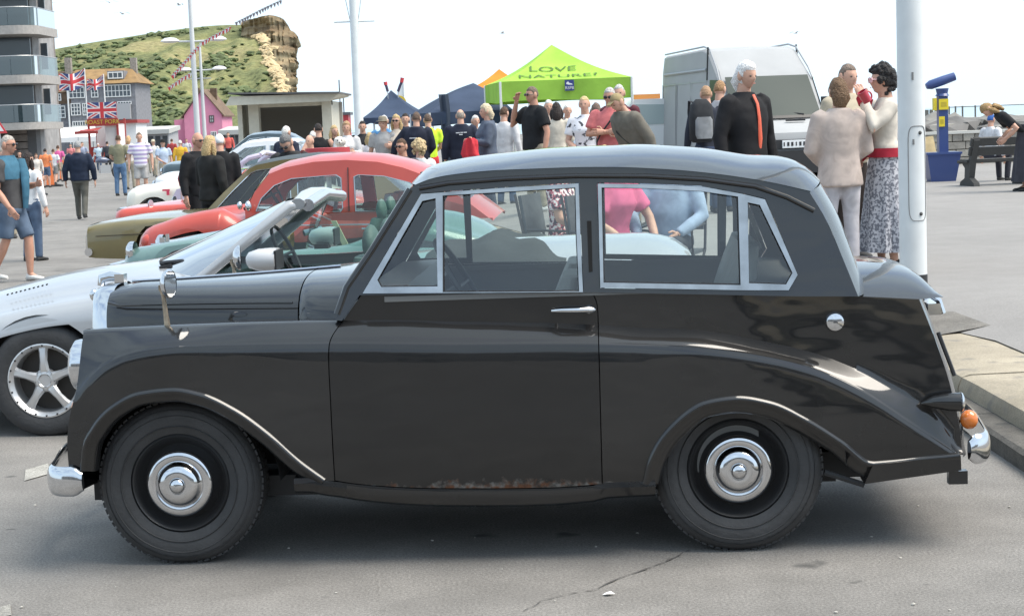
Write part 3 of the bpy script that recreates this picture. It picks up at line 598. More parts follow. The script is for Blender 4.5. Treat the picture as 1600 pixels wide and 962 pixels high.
# number plates
# ------------------------------------------------------------------ the other vehicles
def car_frame(pxf, pyf, pxr, pyr, z=0.):
    return gnd(pxf, pyf, z), gnd(pxr, pyr, z)
def body_loft(st, nx, cockpit=None, arches=(), ar=.36, az=.32, sq=.75, edge=.10):
    """st: stations (x, z_bottom, z_shoulder, z_centre, half_width); returns grid rows across the car"""
    fb, fs, fc, fw = [spl([(q[0], q[k]) for q in st]) for k in (1, 2, 3, 4)]
    xs = list(np.linspace(st[0][0], st[-1][0], nx))
    for cx in arches: xs += [cx + ar * math.cos(a) for a in np.linspace(.01, math.pi - .01, 22)]
    xs = sorted(set(round(x, 4) for x in xs)); G = []
    for x in xs:
        zb = fb(x)
        for cx in arches:
            d = abs(x - cx)
            if d < ar: zb = max(zb, az + math.sqrt(max(ar * ar - d * d, 0)) - .0)
        zs, zc, W = fs(x), fc(x), fw(x); zb = min(zb, zs - .04); prof = []
        for t in (0, .08, .2, .35, .5, .65, .8, .9): z = lerp(zb, zs - edge, t); prof.append((W * (.955 + .045 * math.sin(min(max((z - .15) / max(zs - .15, .1), 0), 1) * math.pi * .95)), z))
        wl, zl = prof[-1]
        for a in np.linspace(.12, 1, 8): prof.append((wl - edge * 1.1 * (1 - math.cos(a * math.pi / 2)), zl + (zs - zl) * math.sin(a * math.pi / 2)))
        we = prof[-1][0]
        for t in np.linspace(.12, 1, 9): prof.append((we * (1 - t), zs + (zc - zs) * (1 - (1 - t) ** 2.2)))
        G.append([(x, -y, z) for y, z in prof] + [(x, y, z) for y, z in reversed(prof[:-1])])
    return G
def loft_build(G, m, parent, cockpit=None, nm='body'):
    nr, nc = len(G), len(G[0]); mb = MB(); fs = []
    for i in range(nr - 1):
        for j in range(nc - 1):
            c = [sum(q) / 4 for q in zip(G[i][j], G[i][j + 1], G[i + 1][j], G[i + 1][j + 1])]
            if cockpit and cockpit[0] < c[0] < cockpit[1] and abs(c[1]) < cockpit[2] and j > 12 and j < nc - 13: continue
            fs.append((i * nc + j, i * nc + j + 1, (i + 1) * nc + j + 1, (i + 1) * nc + j))
    for r in (0, nr - 1): fs.append(tuple(r * nc + j for j in range(nc)))
    mb.add([p for r in G for p in r], fs); return mb.build(nm, m, parent, 45)
def simple_wheel(parent, c, r, side, rimm=None, w2=.17, spokes=0):
    wr = bpy.data.objects.new('wheel', None); COL.objects.link(wr); wr.parent = parent
    MB().lathe([(r * .64, 0), (r * .7, .012), (r * .85, .014), (r * .95, .004), (r, -.02), (r, -w2 + .02), (r * .95, -w2), (r * .6, -w2)], c, (0, side, 0), 40).build('tyre', RUBBER, wr)
    m = rimm or CHROME
    if not spokes:
        MB().lathe([(r * .64, .002), (r * .6, -.01), (r * .5, -.03), (r * .42, -.01), (r * .38, .01), (r * .2, .03), (0, .034)], c, (0, side, 0), 32).build('hubcap', m, wr)
    else:
        ALLOY = mat('silver_alloy', (.62, .62, .62), .35, .7)
        MB().lathe([(r * .66, -.004), (r * .66, .010), (r * .635, .012), (r * .60, .0), (r * .57, -.012), (r * .55, -.06), (r * .55, -w2)], c, (0, side, 0), 48).build('rim', ALLOY, wr, 30)
        MB().lathe([(r * .56, -.09), (r * .2, -.085), (0, -.08)], c, (0, side, 0), 32).build('brake_disc', mat('dark_disc', (.06, .055, .05), .6, .5), wr)
        S = MB(); cv_ = Vector(c)
        for i in range(spokes):
            a = 2 * math.pi * i / spokes + .35; d = Vector((math.cos(a), 0, math.sin(a))); n_ = Vector((-math.sin(a), 0, math.cos(a))); k = Vector((0, side, 0)); rings = []
            for t, wd, h in ((.08, .22, .0), (.2, .15, .012), (.35, .115, .01), (.5, .13, .002), (.59, .17, -.004)):
                p = cv_ + d * (r * t) + k * (h - .02); rings.append([p - n_ * (wd * r * .6), p - n_ * (wd * r * .35) + k * .014, p + n_ * (wd * r * .35) + k * .014, p + n_ * (wd * r * .6), p - k * .03])
            S.loft(rings)
        S.lathe([(r * .21, -.03), (r * .20, -.002), (r * .12, .004), (r * .1, -.004), (0, -.004)], c, (0, side, 0), 24)
        sp_ = S.build('spoke_set', ALLOY, wr, 35)
        for i in range(spokes):
            a = 2 * math.pi * (i + .5) / spokes + .35; MB().lathe([(.014, .008), (.014, .001), (0, .0)], cv_ + Vector((math.cos(a), 0, math.sin(a))) * (r * .15) + Vector((0, side * -.004, 0)), (0, side, 0), 10).build('wheel_nut', BLACKPL, sp_)
        for i in range(20):
            a = 2 * math.pi * i / 20; MB().ball(cv_ + Vector((math.cos(a), 0, math.sin(a))) * (r * .625) + Vector((0, side * .009, 0)), .007, 6).build('rim_bolt', BLACKPL, sp_)
    return wr
def greenhouse(parent, m, chain, wins, yb, yt, zb, zr, crown, glass_seg, zlow, pn=2.6, framem=None, edge_t=.03, top_m=None, bow=.05):
    """chain: (x, z) of the side outline from windscreen foot over the roof to the tail foot; wins: side window polygons;
    glass_seg: list of (i0, i1) chain spans that are screens"""
    gy_ = lambda z: lerp(yb, yt, min(max((z - zb) / (zr - zb), 0), 1.05)); ol = list(chain) + [(chain[-1][0], zlow), (chain[0][0], zlow)]
    for sg in (1, -1):
        MB().panel(ol, wins, lambda x, z, d: (x, -(gy_(z) - d) * sg, z), edge_t).build('side_frame', m, parent, 30)
        for wv in wins:
            MB().add([(x, -(gy_(z) - .012) * sg, z) for x, z in wv], [tuple(range(len(wv)))]).build('window_pane', GLASS, parent, 0)
            if framem:
                c_ = Vector((sum(p[0] for p in wv) / len(wv), sum(p[1] for p in wv) / len(wv))); ou = [tuple(Vector(p) + (Vector(p) - c_).normalized() * .004) for p in wv]; inn = [tuple(Vector(p) - (Vector(p) - c_).normalized() * .009) for p in wv]
                MB().panel(ou, [inn], lambda x, z, d: (x, -(gy_(z) + .006 - d) * sg, z), .015).build('window_trim', framem, parent, 30)
    # dense chain
    segs = []
    for i in range(len(chain) - 1):
        gl = any(a <= i < b for a, b in glass_seg); segs.append(gl)
    i = 0
    while i < len(segs):
        j = i
        while j < len(segs) and segs[j] == segs[i]: j += 1
        pts = chain[i:j + 1]; G = []
        for k, (x, z) in enumerate(pts):
            Wd = gy_(z); tt = (i + k) / (len(chain) - 1)
            dx, dz = (Vector(chain[min(i + k + 1, len(chain) - 1)]) - Vector(chain[max(i + k - 1, 0)])).normalized(); nrm = (-dz, dx)
            row = []
            for v in np.linspace(-1, 1, 21):
                q = crown * (1 - abs(v) ** pn); row.append((x + nrm[0] * q, v * Wd, z + nrm[1] * q))
            G.append(row)
        MB().grid(G).build('windscreen' if segs[i] and i < len(segs) / 2 else 'rear_window' if segs[i] else 'roof', GLASS if segs[i] else (top_m or m), parent, 60)
        i = j
def seats(parent, xs, ys, m, zt_=.9, w_=.24, head=True):
    for x in xs:
        for y in ys:
            mb = MB(); mb.loft([[(x + .05 + .15 * t + .06 * math.cos(a), y + w_ * (1 - .25 * t ** 4) * math.copysign(abs(math.sin(a)) ** .5, math.sin(a)), lerp(.4, zt_, t)) for a in np.linspace(0, 2 * math.pi, 17)[:-1]] for t in np.linspace(0, 1, 7)])
            mb.box((x - .15, y, .38), (.48, w_ * 1.9, .14))
            if head: mb.ball((x + .23, y, zt_ + .07), (.05, .13, .11), 14)
            mb.build('seat', m, parent, 60)
def stwheel(parent, c, r=.19):
    c = Vector(c); ax = Vector((.9, 0, .42)).normalized(); s1 = Vector((0, 1, 0)); s2 = ax.cross(s1); mb = MB()
    mb.tube([c + (s1 * math.cos(a) + s2 * math.sin(a)) * r for a in np.linspace(0, 2 * math.pi, 28)], .012, 6)
    for a in (0, math.pi, 4.7): mb.tube([c - ax * .03, c + (s1 * math.cos(a) + s2 * math.sin(a)) * r], .01, 5)
    mb.tube([c - ax * .03, c - ax * .4], .02, 6); mb.build('steering_wheel', BLACKPL, parent)
def place(name, label, pxf, pyf, wb, tyo, yaw, z=0.):
    """front wheel contact pixel of the near side, heading like the row"""
    a = gnd(pxf, pyf, z); u = Vector((math.cos(yaw), math.sin(yaw), 0)); n = Vector((-u.y, u.x, 0)); return thing(name, label, 'car', a + u * (wb / 2) + n * tyo, yaw), a, u, n
def PL(root, px, py, y):
    o = root.location; yaw = root.rotation_euler.z; u = Vector((math.cos(yaw), math.sin(yaw), 0)); n = Vector((-u.y, u.x, 0))
    d = Vector(ray(px, py)); c = Vector(CO) - o; t = (y - c.dot(n)) / d.dot(n); return ((c + d * t).dot(u), c.z + d.z * t)
YAW = math.atan2(_u.y, _u.x)
# --- silver sports convertible
S, _, _, _ = place('sports_convertible', 'silver sports convertible with five-spoke alloy wheel, parked directly behind the black saloon', 76, 681, 2.45, .80, YAW - .01)
SILV = mat('paint_silver', (.40, .41, .42), .32, .35, .8, var=.03, vscale=3, coat_r=.05)
Z = lambda px, py, y=0: PL(S, px, py, y)
xh0 = Z(265, 405, 0)[0]; xt = Z(1100, 390, -.3)[0]
zt1, zt2, zt3 = Z(2, 452, -.3)[1], Z(120, 424, -.2)[1], Z(265, 402, 0)[1]
xA, xB_ = Z(2, 452, -.3)[0], Z(120, 424, -.2)[0]
zdoor = Z(560, 424, -.78)[1]; ztail = Z(900, 372, -.2)[1]
st = [(xA - .75, .25, .40, .46, .50), (xA - .6, .20, .50, .55, .64), (xA - .35, .18, .60, zt1 - .10, .74), (xA, .18, .66, zt1, .80), (xB_, .18, .74, zt2, .83), (-.85, .18, zdoor - .075, zt2 + .035, .84), (xh0, .18, zdoor - .03, zt3, .84), (.2, .18, zdoor, zdoor + .01, .845), (.75, .18, zdoor + .015, zdoor + .03, .85), (1.3, .18, .80, ztail, .85), (xt - .5, .2, .78, ztail + .005, .82), (xt - .12, .26, .74, ztail - .05, .75), (xt, .3, .62, .72, .62)]
G = body_loft(st, 60, arches=(-1.225, 1.225), ar=.355, az=.315, edge=.13)
loft_build(G, SILV, S, cockpit=(xh0 + .28, .78, .62))
for sg in (1, -1):
    for cx in (-1.225, 1.225):
        simple_wheel(S, (cx, -.80 * sg, .315), .318, -sg, spokes=5, w2=.2)
        MB().grid([[(cx + .37 * math.cos(a), y * sg, .315 + .37 * math.sin(a)) for y in (-.80, -.45)] for a in np.linspace(0, math.pi, 20)]).build('wheel_well', DARKIN, S)
    # vent slots along the bonnet
    if sg == 1:
        for i in range(10):
            x, z = Z(12 + i * 6.8, 459 - i * 1.75, -.50); MB().box((x, -.50, z - .004), (.011, .008, .008), ry=-.5).build('vent_slot', BLACKPL, S, 0)
    # door mirror
    mc_ = Z(412, 406, -.95); mb = MB(); mb.loft([[(mc_[0] + dx, -.93 * sg + hw * math.cos(a), mc_[1] + hh * math.copysign(abs(math.sin(a)) ** .8, math.sin(a))) for a in np.linspace(0, 2 * math.pi, 19)[:-1]] for dx, hw, hh in ((-.10, .02, .02), (-.08, .07, .045), (-.03, .10, .06), (.04, .115, .064), (.075, .115, .062))])
    mo = mb.build('door_mirror', mat('paint_pale_silver', (.50, .50, .505), .35, .1, .6), S, 50); MB().box((mc_[0] + .079, -.93 * sg, mc_[1]), (.012, .2, .105)).build('mirror_surround', BLACKPL, mo, 0); MB().box((mc_[0], -.84 * sg, mc_[1] - .055), (.09, .1, .03)).build('mirror_foot', BLACKPL, mo, 0)
# windscreen frame: pillars, header rail, glass
pb, ptp, phd = Z(318, 432, -.72), Z(452, 322, -.60), Z(478, 326, -.55)
for sg in (1, -1):
    MB().tube([(pb[0] - .12, -.73 * sg, pb[1] - .07), (pb[0], -.72 * sg, pb[1]), (lerp(pb[0], ptp[0], .5), -.66 * sg, lerp(pb[1], ptp[1], .5)), (ptp[0], -.60 * sg, ptp[1]), (ptp[0] + .06, -.55 * sg, ptp[1] + .012)], [.024, .024, .024, .026, .022], 10, sq=1.3).build('windscreen_pillar', SILV, S)
    mb = MB(); q = [Z(420, 412, -.74), Z(352, 424, -.74), Z(402, 380, -.70), Z(455, 348, -.66), Z(520, 333, -.66), Z(640, 326, -.66), Z(690, 340, -.68), Z(700, 424, -.74)]
    mb.add([(x, -lerp(.75, .66, (z - q[0][1]) / (q[5][1] - q[0][1])) * sg, z) for x, z in q], [tuple(range(8))]).build('side_glass', glassmat('tinted_glass', (.62, .76, .72)), S, 0)
MB().tube([(ptp[0] + .05, -.60, ptp[1] + .01), (ptp[0] + .03, -.3, ptp[1] + .04), (ptp[0] + .02, 0, ptp[1] + .05), (ptp[0] + .03, .3, ptp[1] + .04), (ptp[0] + .05, .60, ptp[1] + .01)], .04, 10, sq=.8).build('header_rail', SILV, S)
MB().tube([(ptp[0] + .10, -.57, ptp[1] - .0), (ptp[0] + .09, 0, ptp[1] + .035), (ptp[0] + .10, .57, ptp[1] - .0)], .036, 10).build('header_trim', mat('dull_chrome', (.6, .6, .62), .2, .9), S)
G = [[(lerp(pb[0] - .02, ptp[0], t) - .50 * (1 - v * v) * (1 - .78 * t), v * lerp(.72, .6, t), lerp(pb[1], ptp[1] + .02 * (1 - v * v), t) + .02 * (1 - v * v) * (1 - t)) for v in np.linspace(-1, 1, 15)] for t in np.linspace(0, 1, 6)]
MB().grid(G).build('windscreen', glassmat('windscreen_tint', (.55, .72, .74), 1.5, .42), S, 60)
wq = Z(285, 408, -.25); mb = MB(); mb.box((wq[0] - .05, -.2, wq[1] - .015), (.07, .5, .02), ry=-.2); mb.tube([(wq[0] - .1, -.35, wq[1] + .0), (wq[0] + .05, -.45, wq[1] + .015), (wq[0] + .2, -.55, wq[1] - .035)], .014, 6); mb.tube([(wq[0] - .13, -.05, wq[1] + .01), (wq[0] + .04, .1, wq[1] + .06), (wq[0] + .1, -.2, wq[1] + .05)], .013, 6); mb.build('wiper', BLACKPL, S)
GREENL = mat('green_leather', (.075, .12, .105), .6, bump=.2, var=.15)
mb = MB(); mb.box((.25, 0, .38), (1.3, 1.3, .06)); mb.box((.25, .66, .60), (1.3, .04, .42)); mb.box((.25, -.66, .60), (1.3, .04, .42)); mb.box((.92, 0, .62), (.04, 1.3, .5)); mb.box((xh0 + .3, 0, .68), (.25, 1.3, .3)); mb.build('cabin_tub', GREENL, S, 0)
seats(S, (.35,), (-.34, .34), GREENL, .92, .23); stwheel(S, (-.05, .34, .90))
# folded hood under its dark cover
G = []
hx0, hz0 = Z(690, 395, -.5); hx1 = Z(885, 395, -.5)[0]
for t in np.linspace(0, 1, 18):
    x = lerp(hx0 - .1, hx1, t); h = (.105 * math.sin(min(t * 1.25, 1) * math.pi * .55 + .35) + .02 * math.sin(t * 17)) * (1 - sst(.7, 1, t) * .92)
    G.append([(x, v * .68, zdoor + .02 + max(h, .004) * (1 - abs(v) ** 4) * (1 + .10 * math.sin(v * 9 + t * 7)) - .03 * abs(v) ** 4) for v in np.linspace(-1, 1, 25)])
MB().grid(G).build('hood_cover', mat('dark_vinyl', (.045, .05, .05), .9, spec=.1, bump=.5, bscale=5, var=.1), S, 60)
# --- teal green roadster
T, _, _, _ = place('green_roadster', 'teal green open roadster with chrome grille, between the silver convertible and the red saloon', 290, 486, 2.35, .66, YAW - .02)
TEAL = paint('teal', (.115, .20, .185), .3)
Z = lambda px, py, y=0: PL(T, px, py, y)
xn = Z(200, 395, -.2)[0]; zn = Z(240, 383, 0)[1]; xw = Z(420, 360, 0)[0]; zw = Z(360, 372, 0)[1]; zd = Z(560, 380, -.6)[1]
st = [(xn - .02, .28, .46, .52, .30), (xn + .05, .22, .56, zn - .03, .52), (xn + .3, .18, .62, zn, .66), (-.6, .18, .70, zw, .70), (xw, .18, zd - .05, zw + .04, .72), (.3, .18, zd - .02, zd, .73), (1.0, .2, .76, .86, .72), (1.6, .25, .62, .74, .64), (1.85, .32, .5, .56, .45)]
loft_build(body_loft(st, 50, arches=(-1.175, 1.175), ar=.34, az=.31, edge=.16), TEAL, T, cockpit=(xw + .15, .85, .55))
for sg in (1, -1):
    for cx in (-1.175, 1.175): simple_wheel(T, (cx, -.66 * sg, .31), .312, -sg)
    hx, hz_ = Z(205, 392, -.5); MB().lathe([(.09, -.04), (.092, 0), (.085, .015), (.05, .04), (0, .05)], (hx, -.5 * sg, hz_), (-1, 0, 0), 20).build('headlamp', CHROME, T)
gx_, gz_ = Z(236, 395, -.1); MB().grid([[(gx_ + .06 * abs(v) - .03, .26 * v, gz_ + dz * (1 - .3 * v * v)) for v in np.linspace(-1, 1, 9)] for dz in (-.25, -.1, .02, .06)]).build('grille', CHROME, T)
MB().tube([(xn - .06, y, .42 - .0) for y in np.linspace(-.62, .62, 9)], .045, 8).build('bumper', CHROME, T)
MB().tube([Vector((Z(236, 384, 0)[0], 0, zn + .008)), Vector((Z(450, 352, 0)[0], 0, zw + .05))], .008, 6).build('bonnet_strip', CHROME, T)
sp_ = Z(262, 378, -.3); MB().box((sp_[0], -.3, sp_[1] + .02), (.03, .02, .11)).box((sp_[0] - .05, -.3, sp_[1] + .02), (.05, .03, .05)).build('bonnet_catch', CHROME, T, 0)
# spotlight on the scuttle and the upright chrome lamp stalk
gs = mat('cream_trim', (.62, .55, .36), .6); a_, b_ = Z(520, 345, -.1), Z(540, 384, -.1)
c0, c1, c2 = Z(497, 388, 0), Z(492, 360, 0), Z(513, 300, 0)
mb = MB(); mb.tube([(c0[0], 0, c0[1] - .1), (c1[0], 0, c1[1]), (c2[0], 0, c2[1])], [.02, .018, .03], 8); mb.tube([(c0[0] - .1, 0, c0[1]), (c0[0] + .06, 0, c0[1])], .015, 6); mb.tube([(c1[0] - .1, -.05, c1[1] - .02), (c1[0] + .06, .05, c1[1] + .01)], .03, 8); mb.build('windscreen_stanchion', CHROME, T)
G = [[(c0[0] - .02 + (c2[0] - c0[0]) * t, v * .56, c0[1] + (c2[1] - c0[1]) * t) for v in (-1, 1)] for t in (0, 1)]; MB().grid(G).build('windscreen', GLASS, T, 0); MB().tube([(G[1][0][0], -.56, G[1][0][2]), (G[1][1][0], .56, G[1][1][2])], .012, 6).build('windscreen_top_rail', CHROME, T)
sp_ = Z(447, 371, -.2); MB().lathe([(.10, -.06), (.11, 0), (.10, .02), (0, .04)], (sp_[0], -.2, sp_[1]), (-1, 0, 0), 20).build('dial', mat('brass', (.5, .38, .12), .3, .8), T)
seats(T, (.45,), (-.3, .3), mat('pale_green_leather', (.085, .14, .125), .7), .80, .21); MB().panel([(a_[0] - .02, a_[1]), (a_[0] + .03, a_[1]), (b_[0] + .03, b_[1]), (b_[0] - .03, b_[1])], [], lambda x, z, d: (x, -.1 + d, z), .03).build('seat_trim', gs, T, 0)
MB().box((.4, 0, .36), (1.3, 1.1, .06)).build('cabin_floor', DARKIN, T, 0)
# --- red saloon with rounded roof
M, _, _, _ = place('red_saloon_car', 'dusky red rounded 1950s saloon with two doors, beyond the green roadster', 300, 455, 2.18, .64, YAW - .03)
RED = paint('dusky_red', (.44, .055, .034), .35, .55); Z = lambda px, py, y=0: PL(M, px, py, y)
zbelt = Z(540, 330, -.66)[1]; xf, zf = Z(380, 325, -.62); xn, _ = Z(208, 388, -.5); zh = Z(330, 345, -.2)[1]; zh0 = Z(250, 362, -.3)[1]
st = [(xn, .30, .50, .56, .35), (xn + .08, .24, .62, zh0 - .06, .55), (xn + .35, .22, .74, zh0 + .03, .68), (-.75, .2, .86, zh + .01, .735), (xf, .2, zbelt - .06, zbelt + .02, .75), (.3, .2, zbelt - .03, zbelt + .0, .76), (1.05, .22, zbelt - .06, zbelt - .02, .745), (1.6, .26, .72, .86, .68), (1.85, .32, .55, .64, .52)]
loft_build(body_loft(st, 50, arches=(-1.09, 1.09), ar=.35, az=.32, edge=.2), RED, M)
for sg in (1, -1):
    for cx in (-1.09, 1.09): simple_wheel(M, (cx, -.64 * sg, .32), .318, -sg)
    mb = MB(); mb.tube([(Z(px, py, -.72)[0], -.752 * sg, Z(px, py, -.72)[1]) for px, py in ((268, 378), (310, 367), (360, 358), (450, 352), (600, 350))], .008, 6); mb.build('side_moulding', CHROME, M)
    hx, hz_ = Z(232, 378, -.58); MB().ball((hx, -.56 * sg, hz_), (.09, .085, .085), 14).build('headlamp', RED, M); q = Z(258, 379, -.72); MB().tube([(q[0] - .06, -.70 * sg, q[1]), (q[0] + .06, -.74 * sg, q[1] + .01)], [.03, .02], 10).build('side_lamp', CHROME, M); q = Z(286, 367, -.6); MB().box((q[0], -.6 * sg, q[1] + .03), (.05, .03, .1)).build('wing_lamp', CHROME, M, 0)
gyR = lambda x, z: lerp(.68, .56, min(max((z - zbelt) / .45, 0), 1))
def GZ(pts):
    o_ = []
    for p in pts:
        y = -.6
        for _ in range(5): x, z = Z(*p, y); y = -gyR(x, z)
        o_.append((x, z))
    return o_
ch = GZ([(383, 330), (398, 300), (420, 272), (445, 262), (490, 253), (540, 250), (590, 253), (630, 262), (660, 273), (690, 290), (730, 315), (770, 345)])
wins = [GZ([(400, 330), (408, 310), (428, 290), (455, 279), (525, 273), (533, 278), (536, 325), (532, 331)]), GZ([(553, 276), (560, 273), (600, 275), (640, 285), (660, 297), (680, 322), (676, 330), (556, 330)])]
greenhouse(M, RED, ch, wins, .68, .56, zbelt, zbelt + .45, .075, [(0, 2), (8, 10)], zbelt - .12, 2.6, WCHR)
for sg in (1, -1): a_, b_ = Z(543, 262, -.6), Z(546, 345, -.7); MB().tube([(a_[0], -.585 * sg, a_[1]), (lerp(a_[0], b_[0], .3), -.645 * sg, lerp(a_[1], b_[1], .5)), (b_[0], -.69 * sg, zbelt)], .006, 5).build('door_shut_line', BLACKPL, M); q = Z(576, 357, -.76); MB().tube([(q[0] - .07, -.775 * sg, q[1]), (q[0] + .07, -.775 * sg, q[1])], .012, 6).build('door_handle', CHROME, M)
seats(M, (.1, .85), (-.3, .3), mat('grey_cloth_seat', (.2, .2, .2), .8), .95, .25, False); stwheel(M, (-.35, .3, .98))
mr_ = Z(392, 322, -.75); mb = MB(); mb.ball((mr_[0] - .02, -.78, mr_[1]), (.035, .05, .06), 12); mb.ball((mr_[0] - .11, -.78, mr_[1] + .01), (.03, .04, .045), 10); mb.build('door_mirrors', CHROME, M)
# --- olive gold coupe
Og, _, _, _ = place('olive_coupe', 'olive gold 1970s coupe with dark vinyl roof, nose sticking out past the red saloon', 262, 428, 2.55, .70, YAW - .05)
OL = paint('olive_gold', (.165, .135, .052), .3); Z = lambda px, py, y=0: PL(Og, px, py, y)
xn = Z(142, 368, -.4)[0]; zn = Z(150, 352, -.3)[1]; zm = Z(260, 332, -.1)[1]; xw, zw_ = Z(315, 332, -.6)
st = [(xn, .30, zn - .06, zn - .03, .60), (xn + .04, .26, zn - .01, zn + .02, .74), (xn + .25, .22, zn + .04, zn + .07, .80), (-.7, .2, zw_ - .08, zm + .03, .82), (xw, .2, zw_ - .04, zw_ + .02, .825), (.5, .2, zw_ - .02, zw_ + .01, .825), (1.4, .22, zw_ - .02, zw_ + .02, .80), (2.0, .26, .80, .86, .75), (2.15, .35, .6, .66, .65)]
loft_build(body_loft(st, 50, arches=(-1.275, 1.275), ar=.34, az=.31, edge=.09), OL, Og)
for sg in (1, -1):
    for cx in (-1.275, 1.275): simple_wheel(Og, (cx, -.72 * sg, .31), .312, -sg)
    q = Z(141, 372, -.7); MB().box((q[0] + .02, -.70 * sg, q[1]), (.05, .12, .14)).build('front_lamp', CHROME, Og, 0)
q = Z(154, 407, -.6); mb = MB(); mb.loft([[(q[0] + dx, y, .40 + .055 * math.sin(a)) if False else (q[0] - .04 + dx * math.cos(a), y, max(q[1], .3) + .05 * math.sin(a)) for a in np.linspace(0, 6.283, 11)[:-1]] for y, dx in ((-.82, .05), (-.6, .05), (0, .05), (.6, .05), (.82, .05))]); mb.build('front_bumper', CHROME, Og)
a_, b_ = Z(150, 369, -.8), Z(330, 359, -.8); MB().tube([(a_[0], -.815, a_[1]), (lerp(a_[0], b_[0], .5), -.83, lerp(a_[1], b_[1], .5)), (b_[0], -.832, b_[1])], .006, 5).build('side_crease', mat('olive_trim', (.05, .04, .02), .4), Og)
gO = lambda x, z: lerp(.70, .56, min(max((z - zw_) / .42, 0), 1))
gyR = gO
ch = GZ([(318, 334), (350, 300), (388, 264), (400, 258), (440, 250), (480, 246), (530, 246), (560, 250), (600, 275), (640, 310)])
wins = [GZ([(335, 330), (362, 300), (392, 270), (402, 266), (452, 260), (456, 328)]), GZ([(464, 260), (520, 258), (560, 270), (585, 300), (595, 326), (466, 328)])]
greenhouse(Og, OL, ch, wins, .70, .56, zw_, zw_ + .42, .05, [(0, 2), (7, 9)], zw_ - .1, 3, CHROME, top_m=mat('dark_vinyl_roof', (.05, .062, .066), .6))
seats(Og, (.2,), (-.33, .33), DARKIN, .95, .25); stwheel(Og, (-.25, .33, .9))
# --- red low roadster (bonnet and wing seen), beyond the olive coupe
Mg, _, _, _ = place('red_roadster', 'bright red low roadster with round chrome wing mirrors, beyond the olive coupe', 290, 393, 2.2, .60, YAW - .06)
RED2 = paint('signal_red', (.52, .058, .030), .3); Z = lambda px, py, y=0: PL(Mg, px, py, y)
xn = Z(176, 340, -.5)[0]; z1 = Z(190, 328, -.5)[1]; z2 = Z(280, 312, -.4)[1]; z3 = Z(350, 305, -.4)[1]
st = [(xn, .3, z1 - .12, z1 - .08, .45), (xn + .06, .24, z1 - .03, z1, .62), (xn + .4, .2, z1 + .03, z1 + .06, .69), (-.6, .2, z2 - .03, z2 + .03, .70), (-.1, .2, z3 - .03, z3 + .03, .70), (1.0, .2, z3 - .03, z3 + .02, .70), (1.75, .3, .66, .7, .6)]
loft_build(body_loft(st, 44, arches=(-1.1, 1.1), ar=.33, az=.30, edge=.12), RED2, Mg, cockpit=(.05, .9, .5))
for sg in (1, -1):
    for cx in (-1.1, 1.1): simple_wheel(Mg, (cx, -.60 * sg, .30), .302, -sg)
    for nm, (px, py) in (('wing_mirror', (233, 322)), ('door_mirror', (310, 313))):
        q = Z(px, py, -.55); mb = MB(); mb.tube([(q[0] - .02, -.55 * sg, q[1] - .15), (q[0], -.55 * sg, q[1])], .014, 6); mb.lathe([(0, -.03), (.04, -.02), (.06, .0), (.06, .012), (0, .012)], (q[0] + .02, -.55 * sg, q[1] + .03), (1, -.3, 0), 16); mb.build(nm, CHROME, Mg)
G = [[(Z(335, 305, 0)[0] + .35 * t, v * .6, z3 + .02 + .33 * t) for v in (-1, 0, 1)] for t in (0, 1)]; MB().grid(G).build('windscreen', GLASS, Mg, 0); MB().tube([G[0][0], G[1][0], G[1][1], G[1][2], G[0][2]], .014, 6).build('windscreen_frame', CHROME, Mg); seats(Mg, (.4,), (-.28, .28), DARKIN, .85, .2)
MB().box((.4, 0, .34), (1.1, 1.0, .05)).build('cabin_floor', DARKIN, Mg, 0)
# --- cream and lilac drophead beyond
Cr, _, _, _ = place('cream_convertible', 'cream and lilac vintage convertible with small red emblem on its side, beyond the red roadster', 245, 366, 2.4, .62, YAW - .06)
CRM = paint('cream', (.70, .67, .58), .35); LIL = paint('lilac', (.52, .46, .58), .35); Z = lambda px, py, y=0: PL(Cr, px, py, y)
xn = Z(197, 315, -.4)[0]; z1 = Z(215, 291, -.3)[1]; z2 = Z(280, 277, -.3)[1]; z3 = Z(340, 277, -.3)[1]
st = [(xn, .3, z1 - .25, z1 - .2, .40), (xn + .06, .24, z1 - .1, z1 - .06, .58), (xn + .4, .2, z1 - .02, z1 + .03, .68), (-.5, .2, z2 - .05, z2 + .02, .72), (.0, .2, z3 - .04, z3 + .02, .74), (1.0, .2, z3 - .04, z3 + .02, .74), (1.9, .3, .6, .66, .6)]
loft_build(body_loft(st, 44, arches=(-1.2, 1.2), ar=.33, az=.31, edge=.16), CRM, Cr, cockpit=(.1, 1., .55))
for sg in (1, -1):
    for cx in (-1.2, 1.2): simple_wheel(Cr, (cx, -.62 * sg, .31), .312, -sg)
    q = [Z(px, py, -.745) for px, py in ((268, 312), (276, 296), (300, 290), (350, 288), (350, 320), (268, 320))]; MB().panel(q, [], lambda x, z, d: (x, (-.755 + d) * sg, z), .02).build('lilac_side_panel', LIL, Cr, 20)
    if sg == 1:
        q = Z(260, 299, -.75); MB().box((q[0], -.765, q[1] + .02), (.13, .006, .03)).box((q[0] + .03, -.765, q[1] - .03), (.05, .006, .07)).build('red_emblem', mat('emblem_red', (.6, .05, .1), .5), Cr, 0)
    h0, h1, h2 = Z(370, 282, -.6), Z(385, 252, -.55), Z(395, 246, -.5); MB().tube([(h0[0], -.62 * sg, h0[1]), (lerp(h0[0], h1[0], .6), -.6 * sg, h1[1] - .03), (h1[0] + .05, -.57 * sg, h1[1] + .05), (h2[0] + .12, -.5 * sg, h2[1] + .03)], .045, 8).build('windscreen_pillar', LIL, Cr)
